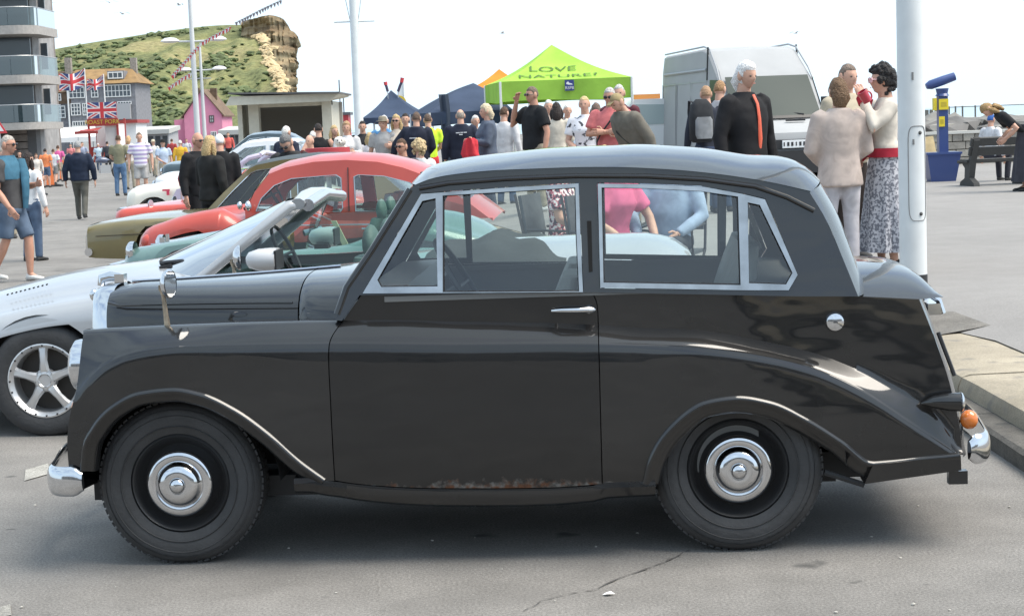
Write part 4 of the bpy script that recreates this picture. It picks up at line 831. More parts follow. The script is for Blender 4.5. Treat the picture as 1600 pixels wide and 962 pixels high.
MB().tube([(h2[0] + .12, -.5, h2[1] + .03), (h2[0] + .06, 0, h2[1] + .07), (h2[0] + .12, .5, h2[1] + .03)], .045, 8).build('header_rail', LIL, Cr); seats(Cr, (.5,), (-.3, .3), LIL, .9, .22)
q = Z(190, 312, -.5); MB().tube([(q[0], y, max(q[1] - .18, .4)) for y in np.linspace(-.65, .65, 7)], .05, 8).build('front_bumper', CHROME, Cr)
# --- white saloon and dark teal saloon, farthest of the row
def far_saloon(name, label, px, py, col, wb, hb, htop, x0, x1, roof, xs_w):
    o, _, _, _ = place(name, label, px, py, wb, .68, YAW - .05); m = paint(name, col, .3)
    st = [(x0, .3, hb - .3, hb - .26, .5), (x0 + .08, .25, hb - .14, hb - .1, .70), (x0 + .5, .22, hb - .09, hb - .03, .78), (-.5, .2, hb - .05, hb + .01, .80), (.5, .2, hb - .03, hb + .01, .80), (x1 - .5, .24, hb - .07, hb, .78), (x1 - .1, .3, hb - .2, hb - .14, .7), (x1, .35, hb - .35, hb - .3, .55)]
    loft_build(body_loft(st, 40, arches=(-wb / 2, wb / 2), ar=.36, az=.33, edge=.13), m, o)
    for sg in (1, -1):
        for cx in (-wb / 2, wb / 2): simple_wheel(o, (cx, -.68 * sg, .33), .33, -sg)
        MB().lathe([(.08, -.03), (.085, 0), (.07, .02), (0, .04)], (x0 + .03, -.55 * sg, hb - .27), (-1, 0, 0), 16).build('headlamp', CHROME, o)
    MB().tube([(x0 - .06 + .08 * abs(v) ** 3, v * .75, .42) for v in np.linspace(-1, 1, 9)], .05, 8).build('front_bumper', CHROME, o)
    xw0, xw1, xw2, xw3 = xs_w; ch = [(xw0, hb), (lerp(xw0, xw1, .5), lerp(hb, htop, .52)), (xw1, htop - .05), (xw1 + .12, htop), (lerp(xw1, xw2, .5), htop + .03), (xw2 - .12, htop), (xw2, htop - .05), (lerp(xw2, xw3, .5), lerp(hb, htop, .55)), (xw3, hb)]
    xm = lerp(xw1, xw2, .48); wv = [[(xw0 + .12, hb + .03), (xw1 + .08, htop - .09), (xm - .03, htop - .06), (xm - .03, hb + .03)], [(xm + .05, hb + .03), (xm + .05, htop - .06), (xw2 - .08, htop - .09), (xw3 - .2, hb + .03)]]
    greenhouse(o, m, ch, wv, .70, .58, hb, htop, .06, [(0, 2), (6, 8)], hb - .1, 2.8, CHROME); seats(o, (.1, .8), (-.3, .3), DARKIN, 1.0, .25, False); stwheel(o, (-.35, .3, 1.0)); return o
far_saloon('white_saloon_car', 'white rounded saloon whose roof shows behind the lilac windscreen hoop', 300, 343, (.72, .72, .72), 2.4, .98, 1.46, -2.0, 2.05, 0, (-.75, -.15, .95, 1.55))
far_saloon('dark_blue_saloon_car', 'dark slate blue saloon with long flat bonnet, farthest car of the row', 303, 316, (.035, .06, .075), 2.6, 1.06, 1.60, -2.15, 2.1, 0, (-.45, .1, 1.1, 1.7))
# ------------------------------------------------------------------ hill, cliff, buildings, stalls, street furniture
PIh = math.pi / 2
def dist_y(px, D, py=190): return at(px, py, D).x
def hill_mat():
    m = bpy.data.materials.new('hill_grass'); m.use_nodes = True; t = m.node_tree; b = t.nodes['Principled BSDF']; b.inputs['Roughness'].default_value = .95; b.inputs['Specular IOR Level'].default_value = .1
    tcn = t.nodes.new('ShaderNodeTexCoord'); n = t.nodes.new('ShaderNodeTexNoise'); n.inputs['Scale'].default_value = .035; n.inputs['Detail'].default_value = 9; n.inputs['Roughness'].default_value = .62; t.links.new(tcn.outputs['Object'], n.inputs['Vector'])
    cr = t.nodes.new('ShaderNodeValToRGB'); e = cr.color_ramp.elements; e[0].position = .36; e[0].color = (.095, .11, .055, 1); e[1].position = .62; e[1].color = (.25, .225, .115, 1); q = e.new(.47); q.color = (.155, .165, .075, 1); q = e.new(.54); q.color = (.20, .20, .09, 1)
    t.links.new(n.outputs['Fac'], cr.inputs[0]); n2 = t.nodes.new('ShaderNodeTexNoise'); n2.inputs['Scale'].default_value = .6; n2.inputs['Detail'].default_value = 5; t.links.new(tcn.outputs['Object'], n2.inputs['Vector'])
    mr = t.nodes.new('ShaderNodeMapRange'); mr.inputs['From Min'].default_value = .3; mr.inputs['From Max'].default_value = .7; mr.inputs['To Min'].default_value = .7; mr.inputs['To Max'].default_value = 1.3; t.links.new(n2.outputs['Fac'], mr.inputs['Value'])
    vm = t.nodes.new('ShaderNodeVectorMath'); vm.operation = 'SCALE'; t.links.new(cr.outputs[0], vm.inputs[0]); t.links.new(mr.outputs[0], vm.inputs['Scale']); t.links.new(vm.outputs[0], b.inputs['Base Color'])
    bp = t.nodes.new('ShaderNodeBump'); bp.inputs['Distance'].default_value = 1.2; bp.inputs['Strength'].default_value = .6; t.links.new(n2.outputs['Fac'], bp.inputs['Height']); t.links.new(bp.outputs[0], b.inputs['Normal']); return m
sil = spl([(-120, 112), (0, 95), (60, 82), (130, 69), (200, 58), (280, 46), (340, 40), (400, 38), (428, 34)])
def hsurf(px, t):
    """hillside: t = 0 foot at 400 m, t = 1 crest at 560 m"""
    D = lerp(400, 560, t); top = at(px, sil(px), 560).z; s_ = t ** .82
    z = lerp(-1, top, s_) + (noise.noise(Vector((px * .018, t * 5, 0))) * 4.0 + noise.noise(Vector((px * .06, t * 14, 3))) * 1.2) * math.sin(t * math.pi) ** .8
    return Vector((dist_y(px, D, lerp(215, sil(px), t)), D, z))
def rock_edge(t): return lerp(452, 398, sst(.0, 1., t) * .75 + .25 * t)     # right limit of the grass against the rock
G = [[hsurf(lerp(-140, rock_edge(t) , u), t) for u in np.linspace(0, 1, 110)] for t in np.linspace(0, 1, 50)]
G.append([Vector((p.x * 1.6 - 20, 900, p.z - 12)) for p in G[-1]])
MB().grid(G).build('hill', hill_mat(), smooth=60, kind='structure')
def rock_mat():
    m = bpy.data.materials.new('sandstone'); m.use_nodes = True; t = m.node_tree; b = t.nodes['Principled BSDF']; b.inputs['Roughness'].default_value = .95
    tcn = t.nodes.new('ShaderNodeTexCoord'); mp_ = t.nodes.new('ShaderNodeMapping'); mp_.inputs['Scale'].default_value = (.05, .05, .55); t.links.new(tcn.outputs['Object'], mp_.inputs['Vector']); n = t.nodes.new('ShaderNodeTexNoise'); n.inputs['Scale'].default_value = 1; n.inputs['Detail'].default_value = 8; t.links.new(mp_.outputs[0], n.inputs['Vector'])
    cr = t.nodes.new('ShaderNodeValToRGB'); e = cr.color_ramp.elements; e[0].position = .36; e[0].color = (.15, .10, .055, 1); e[1].position = .66; e[1].color = (.36, .27, .155, 1); t.links.new(n.outputs['Fac'], cr.inputs[0]); t.links.new(cr.outputs[0], b.inputs['Base Color']); return m
csil = spl([(380, 39), (400, 38), (425, 34.5), (436, 36), (446, 40), (452, 50), (459, 58), (464, 70)])
G = []
for v in np.linspace(0, 1, 60):
    row = []
    for u in np.linspace(0, 1.6, 80):
        px = lerp(378, 463, min(u, 1)); D = 540 + (300 * (u - 1) if u > 1 else -14 * math.sin(u * 3.14)); zt_ = at(px, csil(px), 556).z; z = lerp(-2, zt_, v)
        st_ = noise.noise(Vector((u * 3, 0, z * .9))) * 2.2 + noise.noise(Vector((u * 22, 1, z * .25))) * 1.6 + (1.2 if int(z / 2.3) % 2 else 0)
        row.append(Vector((dist_y(px - (60 * (u - 1) if u > 1 else 0), D, lerp(212, csil(px), v)) + (st_ * .6 if u > .9 else 0), D - st_, z)))
    G.append(row)
G.append([Vector((p.x - 6, p.y + 60, p.z + .5)) for p in G[-1]])
MB().grid(G).build('cliff', rock_mat(), smooth=25, kind='structure')
# fallen pale rock apron and gorse thickets
rb = random.Random(11); mb = MB()
def lump(mb, c, r, rng, mi=0, flat=.7):
    vs = []
    for v in ((0, 0, 1), (.9, 0, .45), (.28, .85, .45), (-.73, .53, .45), (-.73, -.53, .45), (.28, -.85, .45), (.73, .53, -.3), (-.28, .85, -.3), (-.9, 0, -.3), (-.28, -.85, -.3), (.73, -.53, -.3)): k = r * rng.uniform(.65, 1.25); vs.append((c[0] + v[0] * k, c[1] + v[1] * k, c[2] + v[2] * k * flat))
    mb.add(vs, [(0, 1, 2), (0, 2, 3), (0, 3, 4), (0, 4, 5), (0, 5, 1), (1, 6, 2), (2, 6, 7), (2, 7, 3), (3, 7, 8), (3, 8, 4), (4, 8, 9), (4, 9, 5), (5, 9, 10), (5, 10, 1), (1, 10, 6)], mi)
for _ in range(420):
    t = rb.uniform(.05, .8); p = hsurf(rock_edge(t) + rb.gauss(2, 4), t); lump(mb, (p.x, p.y - 1.5, p.z + .3), rb.uniform(.4, 1.5), rb)
mb.build('fallen_rocks', mat('pale_sandstone', (.48, .37, .21), .95, var=.3, vscale=.5), smooth=0, kind='stuff', label='pale fallen sandstone below the cliff', category='rocks')
mb = MB()
cl = [(120, .75, 30, .05), (180, .62, 26, .06), (225, .42, 30, .08), (250, .30, 24, .05), (90, .55, 26, .05), (60, .8, 30, .03), (210, .50, 22, .04), (300, .5, 30, .05), (355, .55, 25, .06), (245, .14, 20, .03), (370, .3, 20, .05), (140, .9, 40, .02), (260, .93, 60, .015)]
for (cx, ct, sx, stt) in cl:
    for _ in range(60):
        t = min(max(rb.gauss(ct, stt), .02), .985); px = rb.gauss(cx, sx)
        if px > rock_edge(t) - 4 or px < -100: continue
        p = hsurf(px, t); lump(mb, (p.x, p.y, p.z + .2), rb.uniform(.5, 1.7), rb, 0, .55)
mb.build('gorse_thickets', mat('gorse_green', (.10, .125, .052), .95, var=.45, vscale=.4), smooth=0, kind='stuff', label='dark green gorse thickets over the hillside', category='bushes')
# ---- generic wall-with-windows helper
def window(parent, x0, x1, z0, z1, y, nx, nz, fm, gm, t=.07, nm='window'):
    w_ = bpy.data.objects.new(nm, None); COL.objects.link(w_); w_.parent = parent
    f = MB(); f.panel([(x0, z0), (x1, z0), (x1, z1), (x0, z1)], [[(lerp(x0 + t, x1 - t, i / nx) + (t * .3 if i else 0), lerp(z0 + t, z1 - t, j / nz) + (t * .3 if j else 0)), (lerp(x0 + t, x1 - t, (i + 1) / nx) - (t * .3 if i < nx - 1 else 0), lerp(z0 + t, z1 - t, j / nz) + (t * .3 if j else 0)), (lerp(x0 + t, x1 - t, (i + 1) / nx) - (t * .3 if i < nx - 1 else 0), lerp(z0 + t, z1 - t, (j + 1) / nz) - (t * .3 if j < nz - 1 else 0)), (lerp(x0 + t, x1 - t, i / nx) + (t * .3 if i else 0), lerp(z0 + t, z1 - t, (j + 1) / nz) - (t * .3 if j < nz - 1 else 0))] for i in range(nx) for j in range(nz)] if False else [], lambda a, b, d: (a, y - .06 + d, b), .05) if False else None
    for i in range(nx + 1): x = lerp(x0, x1, i / nx); f.box((x, y - .05, (z0 + z1) / 2), (t if i in (0, nx) else t * .7, .1, z1 - z0))
    for j in range(nz + 1): z = lerp(z0, z1, j / nz); f.box(((x0 + x1) / 2, y - .052, z), (x1 - x0 + t, .1, t if j in (0, nz) else t * .7))
    f.build('window_frame', fm, w_, 0)
    for i in range(nx):
        for j in range(nz): MB().add([(lerp(x0, x1, i / nx), y - .02, lerp(z0, z1, j / nz)), (lerp(x0, x1, (i + 1) / nx), y - .02, lerp(z0, z1, j / nz)), (lerp(x0, x1, (i + 1) / nx), y - .02, lerp(z0, z1, (j + 1) / nz)), (lerp(x0, x1, i / nx), y - .02, lerp(z0, z1, (j + 1) / nz))], [(0, 1, 2, 3)]).build('pane', gm, w_, 0)
WFR = mat('white_joinery', (.75, .75, .73), .6); PANE = mat('dark_pane', (.07, .085, .10), .12, spec=.6)
# ---- hotel
D = 210.
HT = thing('hotel', 'grey slate-hung three-storey hotel with mossy orange-brown roof below the hill', 'building', (0, D, 0))
xx = lambda px: dist_y(px, D) ; zz = lambda px, py: at(px, py, D).z
SLATE = mat('slate_hung_wall', (.20, .20, .215), .8, bump=.4, bscale=6, var=.2, vscale=3); MOSS = mat('mossy_tile', (.235, .145, .06), .9, bump=.5, bscale=5, var=.35, vscale=.8); SHING = mat('brown_shingle', (.15, .10, .065), .9, var=.3, vscale=2)
xa, xb, ze, zr_ = xx(113), xx(214), zz(170, 131), zz(150, 106)
MB().box(((xa + xb) / 2, 4.5, ze / 2), (xb - xa, 9, ze)).build('wall', SLATE, HT, 0)
mb = MB(); e_ = .5; mb.add([(xa - e_, -.5, ze), (xb + e_, -.5, ze), (xb + e_, 9.5, ze), (xa - e_, 9.5, ze), (xa - .3, 4.5, zr_), (xb - 1.2, 4.5, zr_)], [(0, 1, 5, 4), (1, 2, 5), (2, 3, 4, 5), (3, 0, 4), (0, 3, 2, 1)]); rf = mb.build('roof', MOSS, HT, 0)
for px in (98, 202): MB().box((xx(px), 4.5, zz(px, 108) + .2), (.75, .8, 2.6)).box((xx(px), 4.5, zz(px, 99)), (.5, .5, .6)).build('chimney', mat('chimney_stone', (.26, .23, .20), .9, var=.3), rf, 0)
x0, x1 = xx(172), xx(194); MB().box(((x0 + x1) / 2, 1.8, zz(183, 117)), (x1 - x0 + .3, 2.2, 1.0)).build('dormer', SLATE, rf, 0); window(HT, x0, x1, zz(183, 122), zz(183, 113), .6, 3, 1, WFR, PANE, .12)
window(HT, xx(166), xx(207), zz(186, 151), zz(186, 133), -.05, 7, 2, WFR, PANE, .10); window(HT, xx(111), xx(135), zz(123, 153), zz(123, 137), -.05, 4, 2, WFR, PANE, .10); window(HT, xx(146), xx(156), zz(150, 152), zz(150, 139), -.05, 2, 2, WFR, PANE, .10)
window(HT, xx(113), xx(127), zz(120, 180), zz(120, 162), -.05, 3, 3, WFR, PANE, .10); window(HT, xx(131), xx(137), zz(134, 180), zz(134, 162), -.05, 2, 3, WFR, PANE, .10); window(HT, xx(114), xx(137), zz(125, 197), zz(125, 190), -.05, 6, 1, WFR, PANE, .10); window(HT, xx(186), xx(207), zz(196, 163), zz(196, 159), -.05, 5, 1, WFR, PANE, .08)
MB().box((xx(193), -.3, zz(193, 174)), (xx(207) - xx(181), .5, 1.9)).build('wall_panel', mat('pale_grey_board', (.36, .36, .37), .7), HT, 0); MB().tube([(xx(109), -.15, 0), (xx(109), -.15, zz(109, 137))], .1, 6).build('drain_pipe', WFR, HT); MB().box(((xa + xb) / 2, -.2, 1.7), (xb - xa, .6, 3.4)).build('ground_floor_front', mat('pale_render', (.58, .57, .54), .8), HT, 0)
xl = xx(40); xm = xa - .01; zl = zz(80, 145); zl2 = zz(80, 163); zrl = zz(80, 110)
MB().box(((xl + xm) / 2, 5, zl2 / 2), (xm - xl, 8, zl2)).build('wing_wall', SLATE, HT, 0); MB().box(((xl + xm) / 2, 5, (zl + zl2) / 2), (xm - xl + .02, 8.3, zl - zl2)).build('shingle_band', SHING, HT, 0)
mb = MB(); mb.add([(xl, .6, zl), (xm, .6, zl), (xm, 9, zl), (xl, 9, zl), (xl, 5, zrl), (xm, 5, zrl)], [(0, 1, 5, 4), (2, 3, 4, 5), (1, 2, 5), (3, 0, 4)]); mb.build('wing_roof', SHING, HT, 0)
for a, b in ((61, 68), (88, 95)): window(HT, xx(a), xx(b), zz(a, 157), zz(a, 147), .8, 2, 2, WFR, PANE, .1)
window(HT, xx(87), xx(100), zz(93, 184), zz(93, 166), .9, 2, 3, WFR, PANE, .12)
# ---- pink house
D = 240.; PK = thing('pink_house', 'bright pink gabled house with thatch-brown roof under the hill', 'building', (0, D, 0)); xx = lambda px: dist_y(px, D); zz = lambda px, py: at(px, py, D).z
PINK = mat('pink_render', (.66, .25, .36), .85, var=.06, vscale=1); xa, xb = xx(288), xx(347); zt_, za = zz(317, 180), zz(317, 141)
mb = MB(); mb.loft([[(xa, y, 0), (xb, y, 0), (xb, y, zt_), ((xa + xb) / 2, y, za), (xa, y, zt_)] for y in (0, 9)]); mb.build('wall', PINK, PK, 0)
mb = MB()
for sg in (-1, 1): xe = (xa + xb) / 2 + sg * ((xb - xa) / 2 + .35); mb.add([((xa + xb) / 2, -.3, za + .22), (xe, -.3, zt_ - .12), (xe, 9.3, zt_ - .12), ((xa + xb) / 2, 9.3, za + .22), ((xa + xb) / 2, -.3, za + .02), (xe, -.3, zt_ - .32), (xe, 9.3, zt_ - .32), ((xa + xb) / 2, 9.3, za + .02)], [(0, 1, 2, 3), (4, 7, 6, 5), (0, 4, 5, 1), (2, 6, 7, 3), (1, 5, 6, 2)])
rf = mb.build('roof', SHING, PK, 0); xl_ = xx(269)
MB().add([(xl_, 5, zz(270, 187)), (xa, 1, zz(287, 187)), (xa, 1, zt_ + .3), (xx(306), 4.5, za), (xx(298), 7, za - .6)], [(0, 1, 2, 3, 4)]).build('side_roof', SHING, PK, 0); MB().box(((xl_ + xa) / 2, 5.5, zz(280, 187) / 2), (xa - xl_, 8, zz(280, 187))).build('side_wall', PINK, PK, 0)
for px in (300, 327): MB().box((xx(px), 5, zz(px, 146)), (.9, .7, 1.6)).build('chimney', SHING, rf, 0)
window(PK, xx(328), xx(334), zz(331, 191), zz(331, 181), -.02, 2, 2, mat('dark_frame', (.08, .07, .07), .6), WFR, .12); window(PK, xx(329), xx(337), zz(331, 214), zz(331, 206), -.02, 3, 1, WFR, PANE, .1)
# low sheds beside it
for (a, b, y0, y1, D, lab) in ((217, 262, 198, 214, 200, 'long low white-walled shed with dark roof left of the pink house'), (345, 372, 198, 216, 190, 'low pale shed between the pink house and the shelter')):
    s_ = thing('shed', lab, 'shed', (0, D, 0)); x0, x1 = dist_y(a, D), dist_y(b, D); zt_ = at(a, y0, D).z; MB().box(((x0 + x1) / 2, 3, zt_ / 2 - .3), (x1 - x0, 6, zt_ - .6)).build('wall', mat('pale_grey_board', (.36, .36, .37), .7), s_, 0); MB().box(((x0 + x1) / 2, 2.7, zt_ - .45), (x1 - x0 + .5, 7, .5), rx=.06).build('roof', mat('shed_roof', (.42, .42, .40), .8), s_, 0)
    for i in range(4): MB().box((lerp(x0, x1, (i + .5) / 4), -.05, zt_ * .35), ((x1 - x0) / 6, .1, zt_ * .5)).build('door', mat('dark_door', (.05, .055, .06), .7), s_, 0)
# ---- balcony building at the left edge
D = 105.; BB = thing('apartment_building', 'timber-clad apartment building with rounded glass balconies at the left edge', 'building', (0, D, 0)); xx = lambda px: dist_y(px, D); zz = lambda px, py: at(px, py, D).z
CLAD = mat('weathered_cladding', (.19, .165, .15), .85, var=.25, vscale=2); SOFF = mat('balcony_slab', (.33, .31, .29), .8, var=.12)
BG = glassmat('balcony_glass', (.40, .58, .60), .7, .10)
MB().box(((xx(-160) + xx(34)) / 2, 5, 8), (xx(34) - xx(-160), 8, 20)).build('wall', CLAD, BB, 0); MB().box((xx(40), 4, 8), (xx(48) - xx(32), 5, 20)).build('corner_tower', mat('grey_cladding', (.30, .29, .285), .85, var=.2, vscale=2), BB, 0)
for i in range(40): MB().box(((xx(-160) + xx(34)) / 2, .98, -1.7 + i * .45), (xx(34) - xx(-160), .05, .40)).build('cladding_board', CLAD, BB, 0)
def bal_out(k, n=10): # rounded end plan
    xe = xx(79) + k; pts = [(xx(-160), -2.4 - k)]
    for a in np.linspace(-PIh, 0, n): pts.append((xe - 1.4 + 1.4 * math.cos(a), -1.0 - k + 1.4 * math.sin(a)))
    return pts + [(xe, 3.0)]

for (yb0, yb1, yg) in ((62, 42, 14), (131, 118, 89), (202, 191, 164), (-5, -18, -45)):
    z0, z1, zg = zz(70, yb0), zz(70, yb1), zz(70, yg); o_ = bal_out(0); sl_ = MB().loft([[(x, y, z) for x, y in o_ + [(xx(-160), 3)]] for z in (z0 + (.25 if yb0 < 100 else 0), z1)]).build('balcony', SOFF, BB, 0)
    p_ = bal_out(-.12)
    for i in range(len(p_) - 1):
        a, b = p_[i], p_[i + 1]; k = 3 if i == 0 else 1
        for j in range(k): q0 = (lerp(a[0], b[0], j / k), lerp(a[1], b[1], j / k)); q1 = (lerp(a[0], b[0], (j + .99) / k), lerp(a[1], b[1], (j + .99) / k)); MB().add([(*q0, z1 + .02), (*q1, z1 + .02), (*q1, zg), (*q0, zg)], [(0, 1, 2, 3)]).build('glass_panel', BG, sl_, 0)
    MB().tube([(x, y, zg + .02) for x, y in p_], .03, 6).build('handrail', STEEL, sl_)
    MB().box((xx(20), .95, z1 + 1.2), (2.2, .1, 2.3)).build('window', PANE, BB, 0); MB().box((xx(48), 3.4, z1 + 1.3), (.8, .1, 1.6)).build('window', PANE, BB, 0)
MB().box(((xx(-160) + xx(48)) / 2, 1.5, 1), (xx(48) - xx(-160), 1, 3.2)).build('ground_floor_front', mat('dark_grey_front', (.10, .10, .105), .7), BB, 0)
# ---- roast pork kiosk with flag board
def jack_col(u, v):
    """union flag: 0 blue, 1 white, 2 red; u, v in 0..1"""
    x, y = (u - .5) * 2, (v - .5) * 1.2 / 1.0
    X, Y = x * 1.0, y * .833 * 1.2 / 1.0; Y = (v - .5) * 1.2
    if abs(x) < .12 or abs(Y) < .12: return 2
    if abs(x) < .20 or abs(Y) < .20: return 1
    d1 = abs(Y - .6 * x) / math.hypot(1, .6); d2 = abs(Y + .6 * x) / math.hypot(1, .6); d = min(d1, d2)
    if d < .05: return 2
    if d < .125: return 1
    return 0
FM = [mat('flag_blue', (.045, .07, .20), .8), mat('flag_white', (.70, .70, .70), .8), mat('flag_red', (.55, .05, .06), .8)]
def jack(name, parent, pos, nu=64, nv=40, **tags):
    mb = MB(); vs = [pos(i / nu, j / nv) for j in range(nv + 1) for i in range(nu + 1)]; b = 0; mb.v = [tuple(p) for p in vs]
    for j in range(nv):
        for i in range(nu): mb.f.append((j * (nu + 1) + i, j * (nu + 1) + i + 1, (j + 1) * (nu + 1) + i + 1, (j + 1) * (nu + 1) + i)); mb.m.append(jack_col((i + .5) / nu, (j + .5) / nv))
    return mb.build(name, FM, parent, 60, **tags)
D = 125.; KI = thing('food_kiosk', 'red roast pork kiosk with Union Jack board on top', 'kiosk', (0, D, 0)); xx = lambda px: dist_y(px, D); zz = lambda px, py: at(px, py, D).z
KRED = mat('kiosk_red', (.33, .045, .04), .6); x0, x1 = xx(138), xx(183)
[MB().box((x, y, zz(160, 186) / 2), (.14, .14, zz(160, 186))).build('frame_post', KRED, KI, 0) for x in (x0, x1) for y in (0, 2.4)]
MB().box(((x0 + x1) / 2, -.05, (zz(160, 197) + zz(160, 185)) / 2), (x1 - x0 + .1, .14, zz(160, 185) - zz(160, 197))).build('sign_board', KRED, KI, 0)
text_obj('sign_lettering', 'ROAST PORK', .42, mat('gold_letters', (.55, .42, .06), .6), KI, Matrix.Translation(((x0 + x1) / 2, -.14, (zz(160, 197) + zz(160, 185)) / 2)) @ Matrix.Rotation(PIh, 4, 'X'))
jack('flag_board', KI, lambda u, v: ((x0 + (x1 - x0) * u), -.05, lerp(zz(160, 184.5), zz(160, 160), v))); MB().box(((x0 + x1) / 2, .05, (zz(160, 184.5) + zz(160, 160)) / 2), (x1 - x0, .12, zz(160, 160) - zz(160, 184.5))).build('board_back', KRED, KI, 0)
MB().box((xx(173), 1.2, 1.3), (x1 - xx(163), 2.2, 2.6)).build('side_wall', mat('kiosk_white', (.66, .63, .62), .7), KI, 0); MB().box(((x0 + x1) / 2, 1.2, .55), (x1 - x0, 2.2, 1.1)).build('counter', KRED, KI, 0); MB().box(((x0 + x1) / 2, 2.3, 1.6), (x1 - x0, .1, 2.2)).build('back_wall', mat('kiosk_white', (.66, .63, .62), .7), KI, 0)
MB().add([(xx(124), -1.6, zz(130, 208)), (xx(160), -1.6, zz(150, 204)), (xx(160), 0, zz(150, 199)), (xx(126), 0, zz(130, 203))], [(0, 1, 2, 3)]).box((xx(142), -1.6, zz(140, 206) - .05), (xx(160) - xx(124), .05, .2)).build('awning', KRED, KI, 0)
D = 140.; MQ = thing('white_marquee', 'long white marquee roof left of the roast pork kiosk', 'marquee', (0, D, 0)); xx = lambda px: dist_y(px, D); zz = lambda px, py: at(px, py, D).z
TW = mat('white_canvas', (.78, .78, .77), .7, var=.04); mb = MB(); xa, xb = xx(62), xx(150); zt_, ze = zz(100, 199), zz(100, 215); mb.add([(xa, 0, ze), (xb, 0, ze), (xb, 5, ze), (xa, 5, ze), (xa + .6, 2.5, zt_), (xb - .6, 2.5, zt_)], [(0, 1, 5, 4), (1, 2, 5), (2, 3, 4, 5), (3, 0, 4)]); mb.box(((xa + xb) / 2, 0, ze - .2), (xb - xa, .05, .4)); mb.build('roof', TW, MQ, 0); mb = MB(); [mb.tube([(x, y, 0), (x, y, ze)], .05, 6) for x in np.linspace(xa, xb, 4) for y in (0, 5)]; mb.build('frame', STEEL, MQ)
WH2 = thing('white_hut', 'white hut with flat roof right of the roast pork kiosk', 'hut', (0, 132, 0)); x0, x1 = dist_y(184, 132), dist_y(212, 132); MB().box(((x0 + x1) / 2, 2, 1.4), (x1 - x0, 4, 2.8)).build('wall', TW, WH2, 0); MB().box(((x0 + x1) / 2, 1.9, 2.9), (x1 - x0 + .4, 4.5, .25)).build('roof', KRED, WH2, 0)
# flags on poles
for (pxp, a, b, y0, y1, lab) in ((137, 96, 137, 113, 141, 'larger left Union Jack on a pole in front of the hotel'), (166, 139, 166, 122, 140, 'smaller right Union Jack on a pole in front of the hotel')):
    D = 135.; f_ = thing('union_flag', lab, 'flag', (dist_y(pxp, D), D, 0)); xx = lambda px: dist_y(px, D) - dist_y(pxp, D); zz = lambda px, py: at(px, py, D).z
    MB().tube([(0, 0, 0), (0, 0, zz(pxp, y0) + .3)], .05, 6).build('pole', WFR, f_)
    jack('cloth', f_, lambda u, v: (lerp(xx(a), 0, u), .18 * math.sin(u * 9 + v), lerp(zz(a, y1), zz(b, y0), v) + (.30 * (u - .5)) + .10 * math.sin(u * 7 + 1)), 56, 36)
# ---- lamp columns, flagpole, foreground column
def lamp(px, ytop, ybase, D, yarm, xl, xr, lab, r0=.12, bar=None):
    b = at(px + 8, 232, D); o = thing('lamp_column', lab, 'lamp post', (b.x, D, 0)); zt_ = at(px, ytop, D).z; MB().tube([(0, 0, 0), (0, 0, zt_ * .5), (0, 0, zt_)], [r0, r0 * .8, r0 * .55], 10).build('column', mat('pale_grey_paint', (.56, .57, .57), .5), o)
    za = at(px, yarm, D).z; k = D / FPX
    for s, e in ((-1, xl), (1, xr)):
        xe = (e - px) * k; MB().tube([(0, 0, za), (xe * .5, 0, za + .02), (xe * .75, 0, za + .08)], .05, 6).build('arm', mat('pale_grey_paint', (.56, .57, .57), .5), o); MB().lathe([(0, .20), (.25, .17), (.42, .08), (.48, .0), (.3, -.06), (0, -.08)], (xe * .86, 0, za + .04), (0, 0, 1), 18).build('lamp_head', mat('lamp_shell', (.66, .67, .67), .4), o)
    if bar: zb_ = at(px, bar[0], D).z; MB().tube([((bar[1] - px) * k, 0, zb_), ((bar[2] - px) * k, 0, zb_)], .04, 6).build('banner_bar', STEEL, o)
lamp(302, -60, 232, 88, 65, 262, 347, 'tall pale double-armed lamp post, nearer of the pair in front of the pink house', .16)
lamp(313, 74, 232, 112, 110, 284, 346, 'shorter double-armed lamp post just right of the tall one', .14, (123, 288, 328))
b = at(563, 236, 40); FP = thing('flagpole', 'white flagpole with a thin crossbar behind the red saloon', 'flagpole', (b.x, 40, .2)); WPOLE = mat('white_pole_paint', (.62, .64, .64), .45, var=.06)
MB().tube([(0, 0, 0), (0, 0, 1.3)], .115, 14).build('pole_foot', WPOLE, FP); MB().tube([(0, 0, 1.3), (0, 0, 1.34), (0, 0, 6), (0, 0, 9)], [.12, .105, .09, .08], 14).build('pole', WPOLE, FP); za = at(550, 34, 40).z - .2; k = 40 / FPX; MB().tube([(-31 * k, 0, za), (31 * k, 0, za)], .022, 6).build('crossbar', WPOLE, FP)
for s in (-1, 1): MB().tube([(s * 6 * k, 0, za), (s * 20 * k, 0, za + 1.2)], .008, 4).build('stay_wire', STEEL, FP)
b = gnd(1428, 482, .31); CL = thing('lamp_column', 'thick white lamp column with black foot and bolted inspection door behind the black boot', 'lamp post', (b.x, b.y, .30)); rr = 21 * b.y / FPX
MB().lathe([(rr * 1.03, 0), (rr * 1.03, at(1428, 428, b.y).z - .30)], (0, 0, 0), (0, 0, 1), 32).build('black_foot', mat('black_foot_paint', (.02, .02, .022), .5), CL); zf = at(1428, 428, b.y).z - .30
MB().lathe([(rr * 1.02, zf), (rr, zf + .02), (rr * .97, 4), (rr * .9, 8)], (0, 0, 0), (0, 0, 1), 40).build('column', WPOLE, CL); MB().tube([(0, 0, 8), (.3, -.2, 8.3), (1.2, -.6, 8.4)], .05, 8).build('lamp_arm', WPOLE, CL)
z0, z1 = at(1428, 344, b.y).z - .30, at(1428, 197, b.y).z - .30; pp = []
